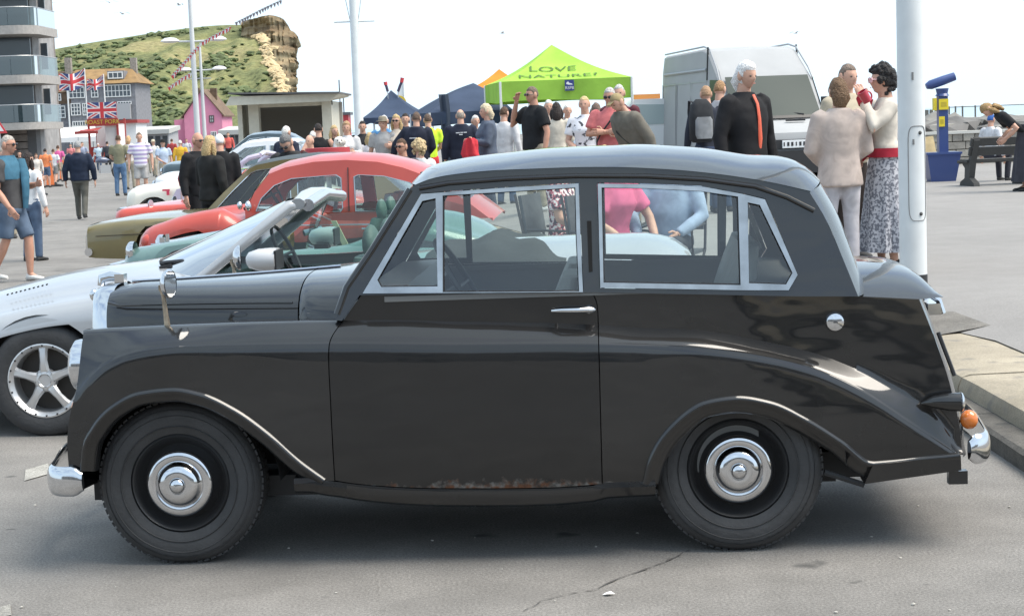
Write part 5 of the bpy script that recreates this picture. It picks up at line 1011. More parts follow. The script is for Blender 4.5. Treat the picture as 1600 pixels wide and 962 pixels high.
for i in range(40): a = 2 * math.pi * i / 40; w_ = .74 * math.copysign(abs(math.cos(a)) ** .45, math.cos(a)); zc_ = (z0 + z1) / 2 + (z1 - z0) / 2 * math.copysign(abs(math.sin(a)) ** .25, math.sin(a)); pp.append((rr * 1.012 * math.sin(w_ + .25), -rr * 1.012 * math.cos(w_ + .25), zc_))
dr = MB().tube(pp + [pp[0]], .0028, 5).build('inspection_door', mat('door_gap', (.18, .18, .18), .7), CL)
for z in (z0 + .045, z1 - .045): MB().ball((rr * 1.0 * math.sin(.42), -rr * 1.0 * math.cos(.42), z), .013, 8).build('bolt', mat('dark_bolt', (.08, .08, .08), .5, .6), dr)
for (px, py, h) in ((1411, 120, .05), (1415, 222, .035)): q = at(px, py, b.y); MB().box((rr * 1.0 * math.sin(-.1), -rr * 1.0 * math.cos(-.1), q.z - .30), (.012, .006, h)).build('scratch', mat('door_gap', (.18, .18, .18), .7), CL, 0)
# ---- shelter
D = 60.; SH = thing('seafront_shelter', 'cream flat-roofed seafront shelter open at the front', 'shelter', (0, D, 0)); xx = lambda px: dist_y(px, D); zz = lambda px, py: at(px, py, D).z
CRMW = mat('cream_render', (.56, .53, .44), .8, var=.06); mb = MB(); mb.loft([[(xx(362), -1.2, zz(362, 166)), (xx(519), -.9, zz(517, 159)), (xx(536), .5, zz(535, 149)), (xx(530), 4, zz(535, 149)), (xx(372), 4, zz(370, 153))], [(xx(370), -1.2, zz(370, 152)), (xx(536), -.9, zz(535, 146.5)), (xx(538), .5, zz(535, 146)), (xx(532), 4, zz(535, 146)), (xx(372), 4, zz(370, 150))]]); mb.build('roof', CRMW, SH, 20)
MB().box(((xx(370) + xx(536)) / 2, 1, zz(450, 148) + .03), (xx(538) - xx(368), 4.6, .06), ry=.03).build('roof_edge', mat('dark_felt', (.10, .10, .10), .9), SH, 0)
zt_ = zz(450, 160); 
for a, b in ((389, 405), (504, 519), (372, 379)): MB().box(((xx(a) + xx(b)) / 2, .2, zt_ / 2), (xx(b) - xx(a), .5, zt_)).build('pillar', CRMW, SH, 0)
MB().box(((xx(389) + xx(519)) / 2, .25, zz(450, 161)), (xx(519) - xx(389), .4, .25)).build('lintel', CRMW, SH, 0); MB().box(((xx(380) + xx(519)) / 2, 3.4, zt_ / 2), (xx(519) - xx(375), .2, zt_)).build('back_wall', mat('grey_wall', (.34, .32, .29), .85), SH, 0); [MB().box((xx(q_), 1.9, zt_ / 2), (.2, 3, zt_)).build('side_wall', CRMW, SH, 0) for q_ in (375, 512)]
# ---- gazebos
def gazebo(lab, px0, px1, D, depth, yE, yPk, pxPk, col, val=.3, z0=.3, skew=0., legs=True, sag=.25):
    k = D / FPX; x0, x1 = dist_y(px0, D), dist_y(px1, D); o = thing('gazebo', lab, 'gazebo', ((x0 + x1) / 2, D, z0)); w_ = (x1 - x0) / 2; ze = at((px0 + px1) / 2, yE, D).z - z0; zp = at(pxPk, yPk, D + depth / 2).z - z0; xp = dist_y(pxPk, D + depth / 2) - (x0 + x1) / 2; m = mat('canvas_' + lab[:12].replace(' ', '_'), col, .8, bump=.4, bscale=3, var=.12, vscale=2, spec=.08)
    cs = [(-w_, 0), (w_, 0), (w_ + skew, depth), (-w_ + skew, depth)]; pk = Vector((xp, depth / 2, zp))
    for i in range(4):
        a, b = Vector((*cs[i], ze)), Vector((*cs[(i + 1) % 4], ze)); G = []
        for t in np.linspace(0, 1, 12):
            row = []
            for u in np.linspace(0, 1, 13): p = a.lerp(b, u).lerp(pk, t); p.z -= sag * (zp - ze) * math.sin(t * math.pi) * (.75 + .35 * math.sin(u * math.pi)) * .5; row.append(p)
            G.append(row)
        MB().grid(G).build('roof_panel', m, o, 60)
        G = [[a.lerp(b, u) + Vector((0, (-.012 if i == 0 else .012), -val * t - .0)) + Vector((0, .03 * math.sin(u * 14) * t, .02 * math.sin(u * 6) * t)) for u in np.linspace(0, 1, 20)] for t in (0, .5, 1)]; MB().grid(G).build('valance', m, o, 60)
    if legs:
        for (x, y) in cs: MB().tube([(x, y, 0), (x, y, ze)], .028, 6).build('leg', mat('white_tube', (.7, .7, .7), .4), o)
    return o, ze, zp, xp, w_, pk
g1, ze, zp, xp, w_, pk = gazebo('lime green gazebo lettered LOVE NATURE? behind the crowd', 784, 989, 36., 3.0, 124, 70, 866, (.29, .50, .075), .42, .3, -.35, sag=.3)
LT = mat('dark_green_letters', (.06, .13, .02), .7)
sl_a = math.atan2(zp - ze, 1.5); 
def on_slope(u, t): a, b = Vector((-w_, 0, ze)), Vector((w_, 0, ze)); p = a.lerp(b, u).lerp(pk, t); p.z -= .3 * (zp - ze) * math.sin(t * math.pi) * (.75 + .35 * math.sin(u * math.pi)) * .5; return p
for s_, u0, t0, sz in (('LOVE', .40, .44, .42), ('NATURE?', .45, .17, .40)):
    q = text_obj('lettering', s_, sz, LT, g1, Matrix.Identity(4), .0)
    for v in q.data.vertices:      # lay the letters onto the sagging canvas
        t = t0 + v.co.y / 2.1; p = on_slope(u0 + v.co.x / (2 * w_ * (1 - t)), t); v.co = p + Vector((0, -.02, .014))
lx = dist_y(891.5, 36) - g1.location.x; lz = at(891.5, 133.5, 36).z - .3; lg = MB().box((lx, -.06, lz), (.19, .02, .22)).build('logo_panel', mat('logo_blue', (.03, .045, .20), .6), g1, 0)
mb = MB(); mb.panel([(-.07, .03), (-.05, .07), (-.02, .075), (.0, .045), (.05, .035), (.07, .01), (-.02, .012)], [], lambda a, b, d: (lx + a, -.072 + d, lz + b), .008); mb.build('bird_emblem', WHITEP, lg, 0); text_obj('logo_letters', 'RSPB', .085, WHITEP, g1, Matrix.Translation((lx, -.075, lz - .055)) @ Matrix.Rotation(PIh, 4, 'X'))
gazebo('dark blue gazebo beside the white flagpole', 566, 664, 44., 2.6, 183, 141, 613, (.048, .066, .105), .15, .2, .1)
g2, *_ = gazebo('larger dark blue gazebo with one side curtain, left of the green one', 672, 802, 39., 3.2, 174, 130, 742, (.052, .07, .11), .28, .25, -.6, sag=-.25); q = dist_y(695, 39) - g2.location.x; G = [[(q - .1 + .22 * u + .02 * math.sin(z * 5), .0 + .05 * math.sin(u * 6), z) for u in (0, .33, .66, 1)] for z in np.linspace(.05, 2.1, 8)]; MB().grid(G).build('side_curtain', mat('navy_curtain', (.04, .055, .085), .7), g2, 60)
gazebo('small orange gazebo peak showing behind the blue and green ones', 738, 830, 46., 2.4, 136, 108, 783, (.66, .20, .035), .2, .25)
# wind socks on canes and yellow feather flag
for (px, y0, y1, D, lab, dx) in ((608, 128, 142, 45., 'short red and navy windsock left above the blue gazebo', -.04), (624, 122, 142, 45., 'taller red and navy windsock right above the blue gazebo', .10)):
    o = thing('windsock', lab, 'windsock', (dist_y(px, D), D, 0)); zt_ = at(px, y0, D).z; zb_ = at(px, y1, D).z; MB().tube([(0, 0, 0), (0, 0, zb_)], .012, 5).build('cane', STEEL, o); MB().tube([(0, 0, zb_ - .02), (dx * .6, 0, lerp(zb_, zt_, .4)), (dx, 0, lerp(zb_, zt_, .65))], .035, 8).build('sock', mat('sock_navy', (.06, .05, .09), .8), o); MB().tube([(dx, 0, lerp(zb_, zt_, .64)), (dx * 1.3, 0, zt_)], [.045, .05], 8).build('sock_tip', mat('sock_red', (.6, .06, .07), .8), o)
o = thing('feather_flag', 'white feather flag with yellow disc behind the blue gazebo', 'flag', (dist_y(633, 46), 46, 0)); zt_ = at(633, 124, 46).z; MB().tube([(0, 0, 0), (0, 0, zt_)], .02, 6).build('pole', WFR, o); MB().panel([(-.35, zt_ - 1.1), (0, zt_ - 1.1), (0, zt_), (-.12, zt_ - .2)], [], lambda a, b, d: (a, d, b), .01).build('cloth', TW, o, 0); MB().lathe([(.20, -.01), (.20, -.02), (0, -.02)], (-.14, 0, zt_ - .62), (0, 1, 0), 20).build('disc', mat('yellow', (.75, .52, .05), .7), o)
# red wheelhouse with mast beside the shelter
o = thing('red_boat_cabin', 'red boat wheelhouse with thin masts right of the shelter', 'boat', (dist_y(531, 75), 75, 0)); zt_ = at(531, 180, 75).z; MB().box((0, 0, zt_ / 2), (.85, 1.2, zt_)).build('cabin', mat('boat_red', (.45, .04, .05), .5), o, 0); MB().box((0, 0, zt_ + .05), (1.05, 1.4, .12)).build('cabin_roof', mat('boat_dark', (.08, .08, .09), .5), o, 0); MB().box((0, -.61, zt_ - .45), (.6, .03, .35)).build('window', PANE, o, 0)
for dx, h in ((.05, 1.5), (.2, .9)): MB().tube([(dx, 0, zt_), (dx, 0, zt_ + h)], .025, 5).build('mast', BLACKPL, o)
# ---- white van
vb = at(1238, 226, 31); VN = thing('panel_van', 'white high-roof panel van with dark lower bumper, parked behind the tie-wearing man', 'van', (vb.x, 31, .31), R(100))
# local: x backwards from the nose, y across
VW = mat('van_white', (.36, .366, .37), .7, 0, 0, var=.05, vscale=2, spec=.15); prof = [(0.02, .45), (.0, .75), (.06, .98), (.30, 1.10), (.85, 1.24), (1.35, 1.95), (1.55, 2.16), (2.1, 2.55), (2.5, 2.62), (5.3, 2.60), (5.38, 2.3), (5.40, .45)]
rings = []
for y, s_ in ((-.97, .0), (-.965, 1.), (-.90, 1.05), (0, 1.08), (.90, 1.05), (.965, 1.), (.97, 0.)):
    dz_ = {-.97: -.05, .97: -.05}.get(y, 0); ins = .10 if abs(y) > .95 else (.03 if abs(y) > .85 else 0); rings.append([(x + (ins if x < 1 else -ins * .3 if x > 5 else ins * .6), y * (1 - .10 * max(0, (z - 1.2) / 1.4)), z - (.06 * ins * 10 if z > 2 else 0)) for x, z in prof])
MB().loft(rings[1:-1], True, True).build('body', VW, VN, 25)
def vside(x, z, sg): return (x, sg * (.965 * (1 - .10 * max(0, (z - 1.2) / 1.4)) + .004), z)
G = [[(lerp(.90, 1.42, t) - .10 * (1 - v * v) * (1 - t) + .0 - .06, v * lerp(.86, .80, t), lerp(1.26, 2.0, t) + .03) for v in np.linspace(-1, 1, 11)] for t in np.linspace(0, 1, 5)]; MB().grid(G).build('windscreen', mat('van_glass', (.05, .065, .06), .3, spec=.08), VN, 60)
MB().grid([[(p[0] - .012, p[1] * 1.04, p[2]) for p in r] for r in (G[0], [(q[0] - .035, q[1], q[2] - .05) for q in G[0]])]).build('scuttle', BLACKPL, VN, 60)
for sg in (1, -1): MB().tube([(1.36, .90 * sg, 1.97), (1.55, .885 * sg, 2.18), (2.1, .85 * sg, 2.575), (2.5, .84 * sg, 2.645), (5.3, .84 * sg, 2.62)], .018, 6).build('roof_gutter', mat('van_seam', (.30, .31, .32), .5), VN)
for y in (-.5, .2): MB().tube([(.76, y, 1.30), (.86, y + .45, 1.36)], .016, 5).build('wiper', BLACKPL, VN)
hb = MB().lathe([(.17, 0), (.18, .01), (.10, .02), (.09, .08), (0, .10)], (1.0, -.25, 1.32), (0, 0, 1), 16).build('straw_hat', mat('straw', (.62, .56, .40), .8), VN)
MB().box((-.03, 0, .46), (.22, 1.9, .40)).build('front_bumper', BLACKPL, VN, 20); MB().box((.0, 0, .78), (.10, 1.15, .16)).build('grille', BLACKPL, VN, 0)
pl = MB().box((-.06, -.05, .78), (.05, .52, .14)).build('number_plate', WHITEP, VN, 0); mb = MB(); [mb.box((-.088, -.27 + i * .075, .78), (.006, .04 if i % 3 else .02, .07)) for i in range(7)]; mb.build('plate_marks', BLACKPL, pl, 0)
for sg in (1, -1):
    MB().box((.04, .76 * sg, .82), (.14, .36, .20)).build('headlamp', mat('lamp_glass', (.75, .78, .8), .08, .3, .5), VN, 10); MB().box((.52, .25 * sg if sg < 0 else 10, 1.195) if sg < 0 else (.50, -.25, 1.197), (.03, .36, .03)).build('bonnet_slot', BLACKPL, VN, 0)
    q = [(.95, 1.30), (1.40, 1.98), (1.95, 2.0), (1.95, 1.30)]; MB().add([vside(x, z, sg) for x, z in q], [(0, 1, 2, 3)]).build('cab_window', mat('van_glass', (.10, .13, .13), .06, spec=.8, coat=.5), VN, 0)
    for i in range(3): x0 = 2.15 + i * 1.08; MB().panel([(x0, .6), (x0 + 1.02, .6), (x0 + 1.02, 2.0), (x0, 2.0)], [[(x0 + .03, .63), (x0 + .99, .63), (x0 + .99, 1.97), (x0 + .03, 1.97)]], lambda a, b, d: (a, vside(a, b, sg)[1] - d * sg, b), .006).build('side_panel_seam', mat('van_seam', (.45, .47, .48), .5), VN, 0)
    MB().tube([vside(2.2, 2.2, sg), vside(5.2, 2.2, sg)], .03, 6).build('awning_rail', mat('van_seam', (.45, .47, .48), .5), VN); MB().box((1.1, 1.08 * sg, 1.45), (.12, .2, .32)).build('door_mirror', BLACKPL, VN, 20); MB().tube([vside(2.15, 2.62, sg), vside(2.12, 2.0, sg)], .018, 6).build('roof_seam', BLACKPL, VN)
    for cx in (.85, 4.4): simple_wheel(VN, (cx, .90 * sg, .33), .33, sg)
MB().box((2.7, 0, .42), (5.2, 1.93, .22)).build('lower_trim', BLACKPL, VN, 0)
# pale recovery truck behind
o = thing('pale_pickup', 'pale vehicle with orange roof beacon left of the white van', 'vehicle', (dist_y(1015, 36), 36, .3)); zt_ = at(1015, 155, 36).z - .3
mb = MB(); mb.loft([[(x, y, z) for x, z in ((-1.2, .3), (1.0, .3), (1.0, zt_ - .3), (.6, zt_), (-.3, zt_), (-.8, zt_ - .5), (-1.2, zt_ - .62))] for y in (0, 1.7)]); mb.build('body', mat('pale_grey_paint2', (.66, .68, .68), .4, coat=.4), o, 20); MB().panel([(-.6, zt_ - .52), (.45, zt_ - .52), (.35, zt_ - .12), (-.28, zt_ - .1)], [], lambda a, b, d: (a, -.012 + d, b), .01).build('side_window', mat('pale_glass', (.35, .42, .42), .1), o, 0); MB().box((.0, .6, zt_ + .06), (.55, .3, .10)).build('beacon', mat('beacon_orange', (.7, .28, .08), .4), o, 0)
for cx in (-.75, .6): simple_wheel(o, (cx, .05, .33), .33, -1)
# ---- telescope, bench, board, seawall, rocks
D = 31.; b = at(1477, 272, D); TS = thing('seaside_telescope', 'blue coin-operated telescope on a pedestal with yellow plates', 'telescope', (dist_y(1474, D), D, .31)); BLU = mat('telescope_blue', (.035, .065, .20), .4, coat=.3); xx = lambda px: dist_y(px, D) - TS.location.x; zz = lambda px, py: at(px, py, D).z - .31
z1 = zz(1474, 238); MB().loft([[(sx * w_, sy * w_ * .8 + .2, z) for sx, sy in ((-1, -1), (1, -1), (1, 1), (-1, 1))] for z, w_ in ((0, .22), (z1 - .04, .30), (z1 - .04, .32), (z1, .32))]).build('base', BLU, TS, 0)
x0 = xx(1477); MB().box((x0, .2, (z1 + zz(1477, 150)) / 2), (.165, .165, zz(1477, 150) - z1)).build('pedestal', BLU, TS, 0)
zh = zz(1477, 138); MB().tube([(x0, .2, zz(1477, 150)), (x0, .2, zz(1477, 146)), (x0, .2, zh)], [.13, .10, .12], 12).build('swivel', BLU, TS)
a_, c_ = (xx(1452), zz(1452, 135)), (xx(1497), zz(1497, 119)); MB().tube([(a_[0], .2, a_[1]), (lerp(a_[0], c_[0], .15), .2, lerp(a_[1], c_[1], .15)), (lerp(a_[0], c_[0], .6), .2, lerp(a_[1], c_[1], .6)), (c_[0], .2, c_[1])], [.05, .085, .085, .075], 14).build('telescope_tube', BLU, TS)
YEL = mat('yellow_plate', (.75, .58, .03), .5)
for px, py, w_, h, y in ((1477, 163, .17, .19, .10), (1474, 190, .10, .18, .105)): pl = MB().box((xx(px), y, zz(px, py)), (w_, .02, h)).build('instruction_plate', YEL, TS, 0); MB().box((xx(px), y - .011, zz(px, py)), (w_ * .6, .004, h * .45)).build('plate_marks', mat('plate_ink', (.5, .38, .03), .6), pl, 0)
MB().box((xx(1465), .2, zz(1465, 163)), (.05, .14, .22)).build('coin_box', YEL, TS, 0)
D = 29.; BN = thing('park_bench', 'dark heavy recycled-plastic bench with curved legs at the right', 'bench', (dist_y(1568, D), D, .31), .12); k = D / FPX; BD = mat('dark_bench', (.055, .055, .053), .75, bump=.2, bscale=30)
for x in (-66, 20): x *= k; x += .05; MB().panel([(-.30, 0), (-.26, .07), (-.08, .13), (-.06, .30), (-.16, .36), (-.16, .44), (.10, .42), (.26, .80), (.34, .82), (.36, .76), (.20, .40), (.12, .14), (.32, .06), (.34, 0)], [], lambda a, z, d: (x + d, -a, z), .10).build('leg', BD, BN, 0)
for (y, z, rx, w_) in ((.10, .42, 0, .14), (-.06, .42, 0, .14), (.24, .40, 0, .10)): MB().box((.55, y * 1. - .0, z), (2.5, w_, .05), rx=rx).build('seat_board', BD, BN, 0)
for (y, z) in ((-.23, .58), (-.31, .74)): MB().box((.55, y, z), (2.5, .05, .14), rx=.4).build('back_board', BD, BN, 0)
D = 33.; o = thing('folding_board', 'tan wooden board leaning beside the thick white column', 'board', (dist_y(1450, D), D, .31)); MB().box((-.02, .1, .35), (.42, .05, .85), rx=-.25, ry=-.12).box((.0, .35, .3), (.36, .04, .75), rx=.3).build('panel', mat('tan_wood', (.52, .40, .22), .8, var=.3, vscale=5), o, 20)
SW = thing('sea_wall', 'low coursed stone sea wall behind the bench and telescope', 'wall', (0, 40, .3)); rs = random.Random(5); STONES = [mat('wall_stone_%d' % i, c, .95, bump=.5, bscale=12, var=.25, vscale=4) for i, c in enumerate(((.33, .31, .27), (.27, .25, .22), (.38, .35, .29)))]
x0, x1 = dist_y(1415, 40), dist_y(1640, 40); zt_ = at(1500, 209, 40).z - .3; rows_ = 4
MB().box(((x0 + x1) / 2, .22, zt_ / 2), (x1 - x0, .3, zt_ - .02)).build('core', mat('mortar', (.22, .20, .18), .95), SW, 0)
for r_ in range(rows_):
    x = x0 + rs.uniform(-.1, 0)
    while x < x1: w_ = rs.uniform(.22, .5); MB().box((x + w_ / 2, .04 + rs.uniform(-.015, .015), (r_ + .5) * zt_ / rows_), (w_ - .02, .12, zt_ / rows_ - .02)).build('stone', STONES[rs.randrange(3)], SW, 0); x += w_
MB().box(((x0 + x1) / 2, .15, zt_ + .03), (x1 - x0, .42, .06)).build('coping', mat('pale_coping', (.55, .54, .50), .8), SW, 0)
RK = [mat('armour_rock_%d' % i, c, .95, bump=.6, bscale=3, var=.3, vscale=1.5) for i, c in enumerate(((.17, .165, .155), (.23, .22, .20), (.13, .125, .12)))]
for i in range(30):
    px = rs.uniform(1436, 1640); D = rs.uniform(46, 56); mb = MB(); rr_ = rs.uniform(.35, .75); c = at(px, rs.uniform(193, 208), D); lump(mb, (0, 0, 0), rr_, rs, 0, .5); o_ = mb.build('boulder', RK[i % 3], None, 0, label='grey armour boulder piled behind the sea wall', category='boulder', group='armour boulders behind the sea wall'); o_.location = c
o = thing('breakwater', 'pale concrete breakwater with thin railing posts on the horizon at the right', 'breakwater', (0, 75, 0)); x0, x1 = dist_y(1425, 75), dist_y(1640, 75); zt_ = at(1500, 184, 75).z; MB().box(((x0 + x1) / 2, 1, zt_ / 2 - 1), (x1 - x0, 2, zt_ + 2)).build('wall', mat('pale_concrete', (.45, .43, .39), .9, var=.15), o, 0)
for px in (1444, 1451, 1458, 1466, 1486, 1496, 1507, 1527, 1545, 1560): q = dist_y(px, 75); thick = px < 1470; MB().box((q, .3, zt_ + .25), (.14 if thick else .05, .1, .28 if thick else .5)).build('post', mat('dark_post', (.12, .12, .11), .8), o, 0)
MB().tube([(dist_y(1486, 75), .3, zt_ + .46), (dist_y(1640, 75), .3, zt_ + .46)], .02, 5).build('rail', mat('dark_post', (.12, .12, .11), .8), o)
# ---- orange posts, sign, motorcycle, bunting, gulls, small held things
ORG = mat('orange_plastic', (.78, .20, .06), .6)
for (px, y0, y1, lab) in ((51, 244, 306, 'tall orange barrier post nearest the teal sweater man'), (79, 254, 292, 'orange barrier post with black feet, second from the left'), (99, 250, 282, 'orange barrier post with black feet beside the navy jumper man')):
    b = gnd(px, y1); D = b.y; o = thing('barrier_post', lab, 'barrier', (b.x, b.y, 0), .3, 'orange barrier posts along the road edge'); h = at(px, y0, D).z; MB().loft([[(sx * w_, sy * .04, z) for sx, sy in ((-1, -1), (1, -1), (1, 1), (-1, 1))] for z, w_ in ((.06, .14), (h * .5, .12), (h, .07))]).build('post', ORG, o, 0); MB().box((0, 0, .035), (.75, .28, .07)).box((.3, 0, .06), (.3, .3, .05), ry=.2).build('foot', RUBBER, o, 0)
o = thing('road_sign', 'red and white triangular warning sign cut off by the left edge', 'sign', (dist_y(-3, 60), 60, 0)); k = 60 / FPX; zc_ = at(-3, 200, 60).z; MB().tube([(0, .05, 0), (0, .05, zc_)], .04, 6).build('post', STEEL, o); r_ = .30; tri = lambda s: [(0 + s * .0, zc_ + .30 * s), (.29 * s, zc_ - .19 * s), (-.29 * s, zc_ - .19 * s)]; MB().panel(tri(1.), [], lambda a, b, d: (a, d, b), .02).build('plate', FM[2], o, 0); MB().panel(tri(.62), [], lambda a, b, d: (a, -.006 + d, b), .006).build('face', FM[1], o, 0)
b = gnd(163, 282); MC = thing('motorcycle', 'parked motorcycle with spoked front wheel beside the man in jeans', 'motorcycle', (b.x, b.y, 0), .5); mb = MB()
for cx in (-.65, .65):
    wr = bpy.data.objects.new('wheel', None); COL.objects.link(wr); wr.parent = MC; MB().lathe([(.27, -.05), (.31, -.05), (.33, 0), (.31, .05), (.27, .05), (.27, -.05)], (cx, 0, .33), (0, 1, 0), 28).build('tyre', RUBBER, wr); mb = MB(); [mb.tube([(cx, 0, .33), (cx + .28 * math.cos(a), 0, .33 + .28 * math.sin(a))], .006, 4) for a in np.linspace(0, 6.283, 13)[:-1]]; mb.build('spokes', CHROME, wr)
MB().loft([[(x, .13 * w_ * math.cos(a), z + .12 * w_ * math.sin(a)) for a in np.linspace(0, 6.283, 13)[:-1]] for x, z, w_ in ((-.3, .78, .5), (-.15, .82, 1), (.1, .80, 1), (.25, .76, .6))]).build('tank', mat('cycle_paint', (.08, .1, .16), .3, coat=.6), MC); MB().box((.45, 0, .76), (.6, .22, .09)).build('saddle', BLACKPL, MC, 20); MB().box((.05, 0, .45), (.42, .26, .32)).build('engine', STEEL, MC, 20); MB().tube([(-.65, 0, .33), (-.4, 0, .85), (-.35, 0, 1.0)], .03, 6).build('fork', CHROME, MC); MB().tube([(-.2, -.36, 1.02), (-.36, 0, 1.0), (-.2, .36, 1.02)], .014, 6).build('handlebar', CHROME, MC); MB().ball((-.48, 0, .88), .09, 10).build('headlamp', CHROME, MC)
def bunting(lab, pts, D, n, s=.17):
    P_ = [at(px, py, D) for px, py in pts]; o = thing('bunting', lab, 'bunting', P_[0]); rel = [p - P_[0] for p in P_]; MB().tube(rel, .012, 4).build('line', STEEL, o)
    tot = sum((rel[i + 1] - rel[i]).length for i in range(len(rel) - 1)); 
    for i in range(n):
        d = tot * (i + .5) / n; j = 0
        while d > (rel[j + 1] - rel[j]).length: d -= (rel[j + 1] - rel[j]).length; j += 1
        p = rel[j].lerp(rel[j + 1], d / (rel[j + 1] - rel[j]).length); MB().add([p + Vector((-s / 2, 0, 0)), p + Vector((s / 2, 0, 0)), p + Vector((.05 * math.sin(i), .05, -s * 1.3))], [(0, 1, 2)]).build('pennant', FM[2 if i % 2 else 1] if lab[0] == 'r' else mat('faded_bunting', (.22, .20, .22), .8), o, 0)
bunting('red and white bunting rising from the tall lamp post to the right', ((312, 68), (330, 58), (360, 42)), 86., 18); bunting('red and white bunting slanting down left of the tall lamp post', ((311, 70), (290, 95), (268, 119)), 86., 22); bunting('red and white bunting across the lower lamp arms', ((298, 114), (280, 125), (263, 137)), 86., 14); bunting('dark bunting line against the sky above the cliff', ((367, 36), (385, 27), (410, 14), (440, 0)), 86., 16)
for i, (px, py) in enumerate(((77, 7), (171, 4), (192, 22), (280, 8), (785, 12 + 40), (1243, 52))):
    D = 120. if i < 5 else 60; o = thing('gull', ('leftmost gull above the apartment building', 'upper gull of the two left of the tall lamp post', 'lower gull of the two left of the tall lamp post', 'gull just left of the tall lamp post', 'small gull in the empty sky right of the flagpole', 'gull above the white van roof')[i], 'gull', at(px, py, D), .4 * i, 'gulls in the sky'); k = .5 if i < 5 else .25
    MB().tube([(0, -.35 * k, 0), (0, -.15 * k, .03 * k), (0, .1 * k, .02 * k), (0, .4 * k, 0)], [.03 * k, .12 * k, .11 * k, .02 * k], 8).build('body', mat('gull_white', (.62, .62, .62), .7), o)
    for s_ in (1, -1): MB().loft([[(s_ * x * k, (y0 - c_ / 2) * k, z * k), (s_ * x * k, y0 * k, (z + .03) * k), (s_ * x * k, (y0 + c_ / 2) * k, z * k)] for x, y0, c_, z in ((.05, 0, .3, .02), (.5, -.06, .26, .2), (.95, .05, .18, .14), (1.3, .16, .03, .04))]).build('wing', mat('gull_grey', (.35, .36, .37), .7), o)
# ------------------------------------------------------------------ people
def ell(c, rx, ry, n=14, M=None, sq=1.0):
    o = []
    for k in range(n):
        a = 2 * math.pi * k / n; x = rx * math.copysign(abs(math.cos(a)) ** sq, math.cos(a)); y = ry * math.copysign(abs(math.sin(a)) ** sq, math.sin(a)); o.append(Vector((c[0] + x, c[1] + y, c[2])))
    return o
# body frame: facing -Y, x to the person's left is +x; all lengths in body heights
ARMS = {  # elbow, wrist for the +x side, fractions of height
    'hang': ((.155, .015, .635), (.165, -.02, .49)), 'hip': ((.215, .05, .655), (.125, -.05, .575)), 'cross': ((.150, -.04, .66), (-.02, -.125, .675)),
    'face': ((.165, -.09, .70), (.045, -.115, .895)), 'hold': ((.145, -.03, .64), (.085, -.15, .66)), 'front': ((.14, -.01, .635), (.05, -.11, .56)),
    'back': ((.165, .05, .64), (.06, .10, .56)), 'lap': ((.15, -.05, .64), (.07, -.19, .555)), 'knee': ((.16, -.09, .66), (.10, -.22, .55)), 'drink': ((.15, -.10, .70), (.05, -.125, .855)), 'reach': ((.15, -.11, .71), (.10, -.24, .74)), 'walkf': ((.15, .0, .635), (.15, -.09, .51)), 'walkb': ((.15, .05, .64), (.16, .045, .49)), 'pocket': ((.19, .035, .645), (.13, -.03, .525)), 'wide': ((.21, -.01, .67), (.25, -.05, .55))}
HEADV = None
def head_grid(n=28, m=22):
    """unit head, facing -Y, centre at 0, half height 1"""
    rings = []
    for i in range(m + 1):
        t = math.pi * i / m; z = math.cos(t); s_ = max(math.sin(t), 1e-3); ring = []
        for k in range(n):
            a = 2 * math.pi * k / n; cx, cy = math.cos(a), math.sin(a)
            jaw = sst(.1, -.95, z); x = .64 * s_ * cx * (1 - .25 * jaw); y = (.80 * s_ * cy + .06) * (1 - (.16 * jaw if cy > 0 else 0)) - (.06 * jaw if cy < 0 else 0)
            f = max(-cy, 0) ** 2
            if f > 0:
                y -= .17 * math.exp(-((z + .16) / .17) ** 2 - (x / .13) ** 2) * f * (1 if z > -.34 else .5)         # nose
                y -= .045 * math.exp(-((z - .17) / .08) ** 2 - (x / .4) ** 2) * f                                     # brow
                y += .07 * math.exp(-((z - .02) / .09) ** 2 - ((abs(x) - .25) / .12) ** 2) * f                       # eye sockets
                y -= .045 * math.exp(-((z + .50) / .07) ** 2 - (x / .22) ** 2) * f                                   # lips
                y -= .07 * math.exp(-((z + .82) / .14) ** 2 - (x / .25) ** 2) * f                                   # chin
                y += .03 * math.exp(-((z + .64) / .06) ** 2 - (x / .25) ** 2) * f
            ring.append(Vector((x, y, z)))
        rings.append(ring)
    return rings
HG = head_grid()
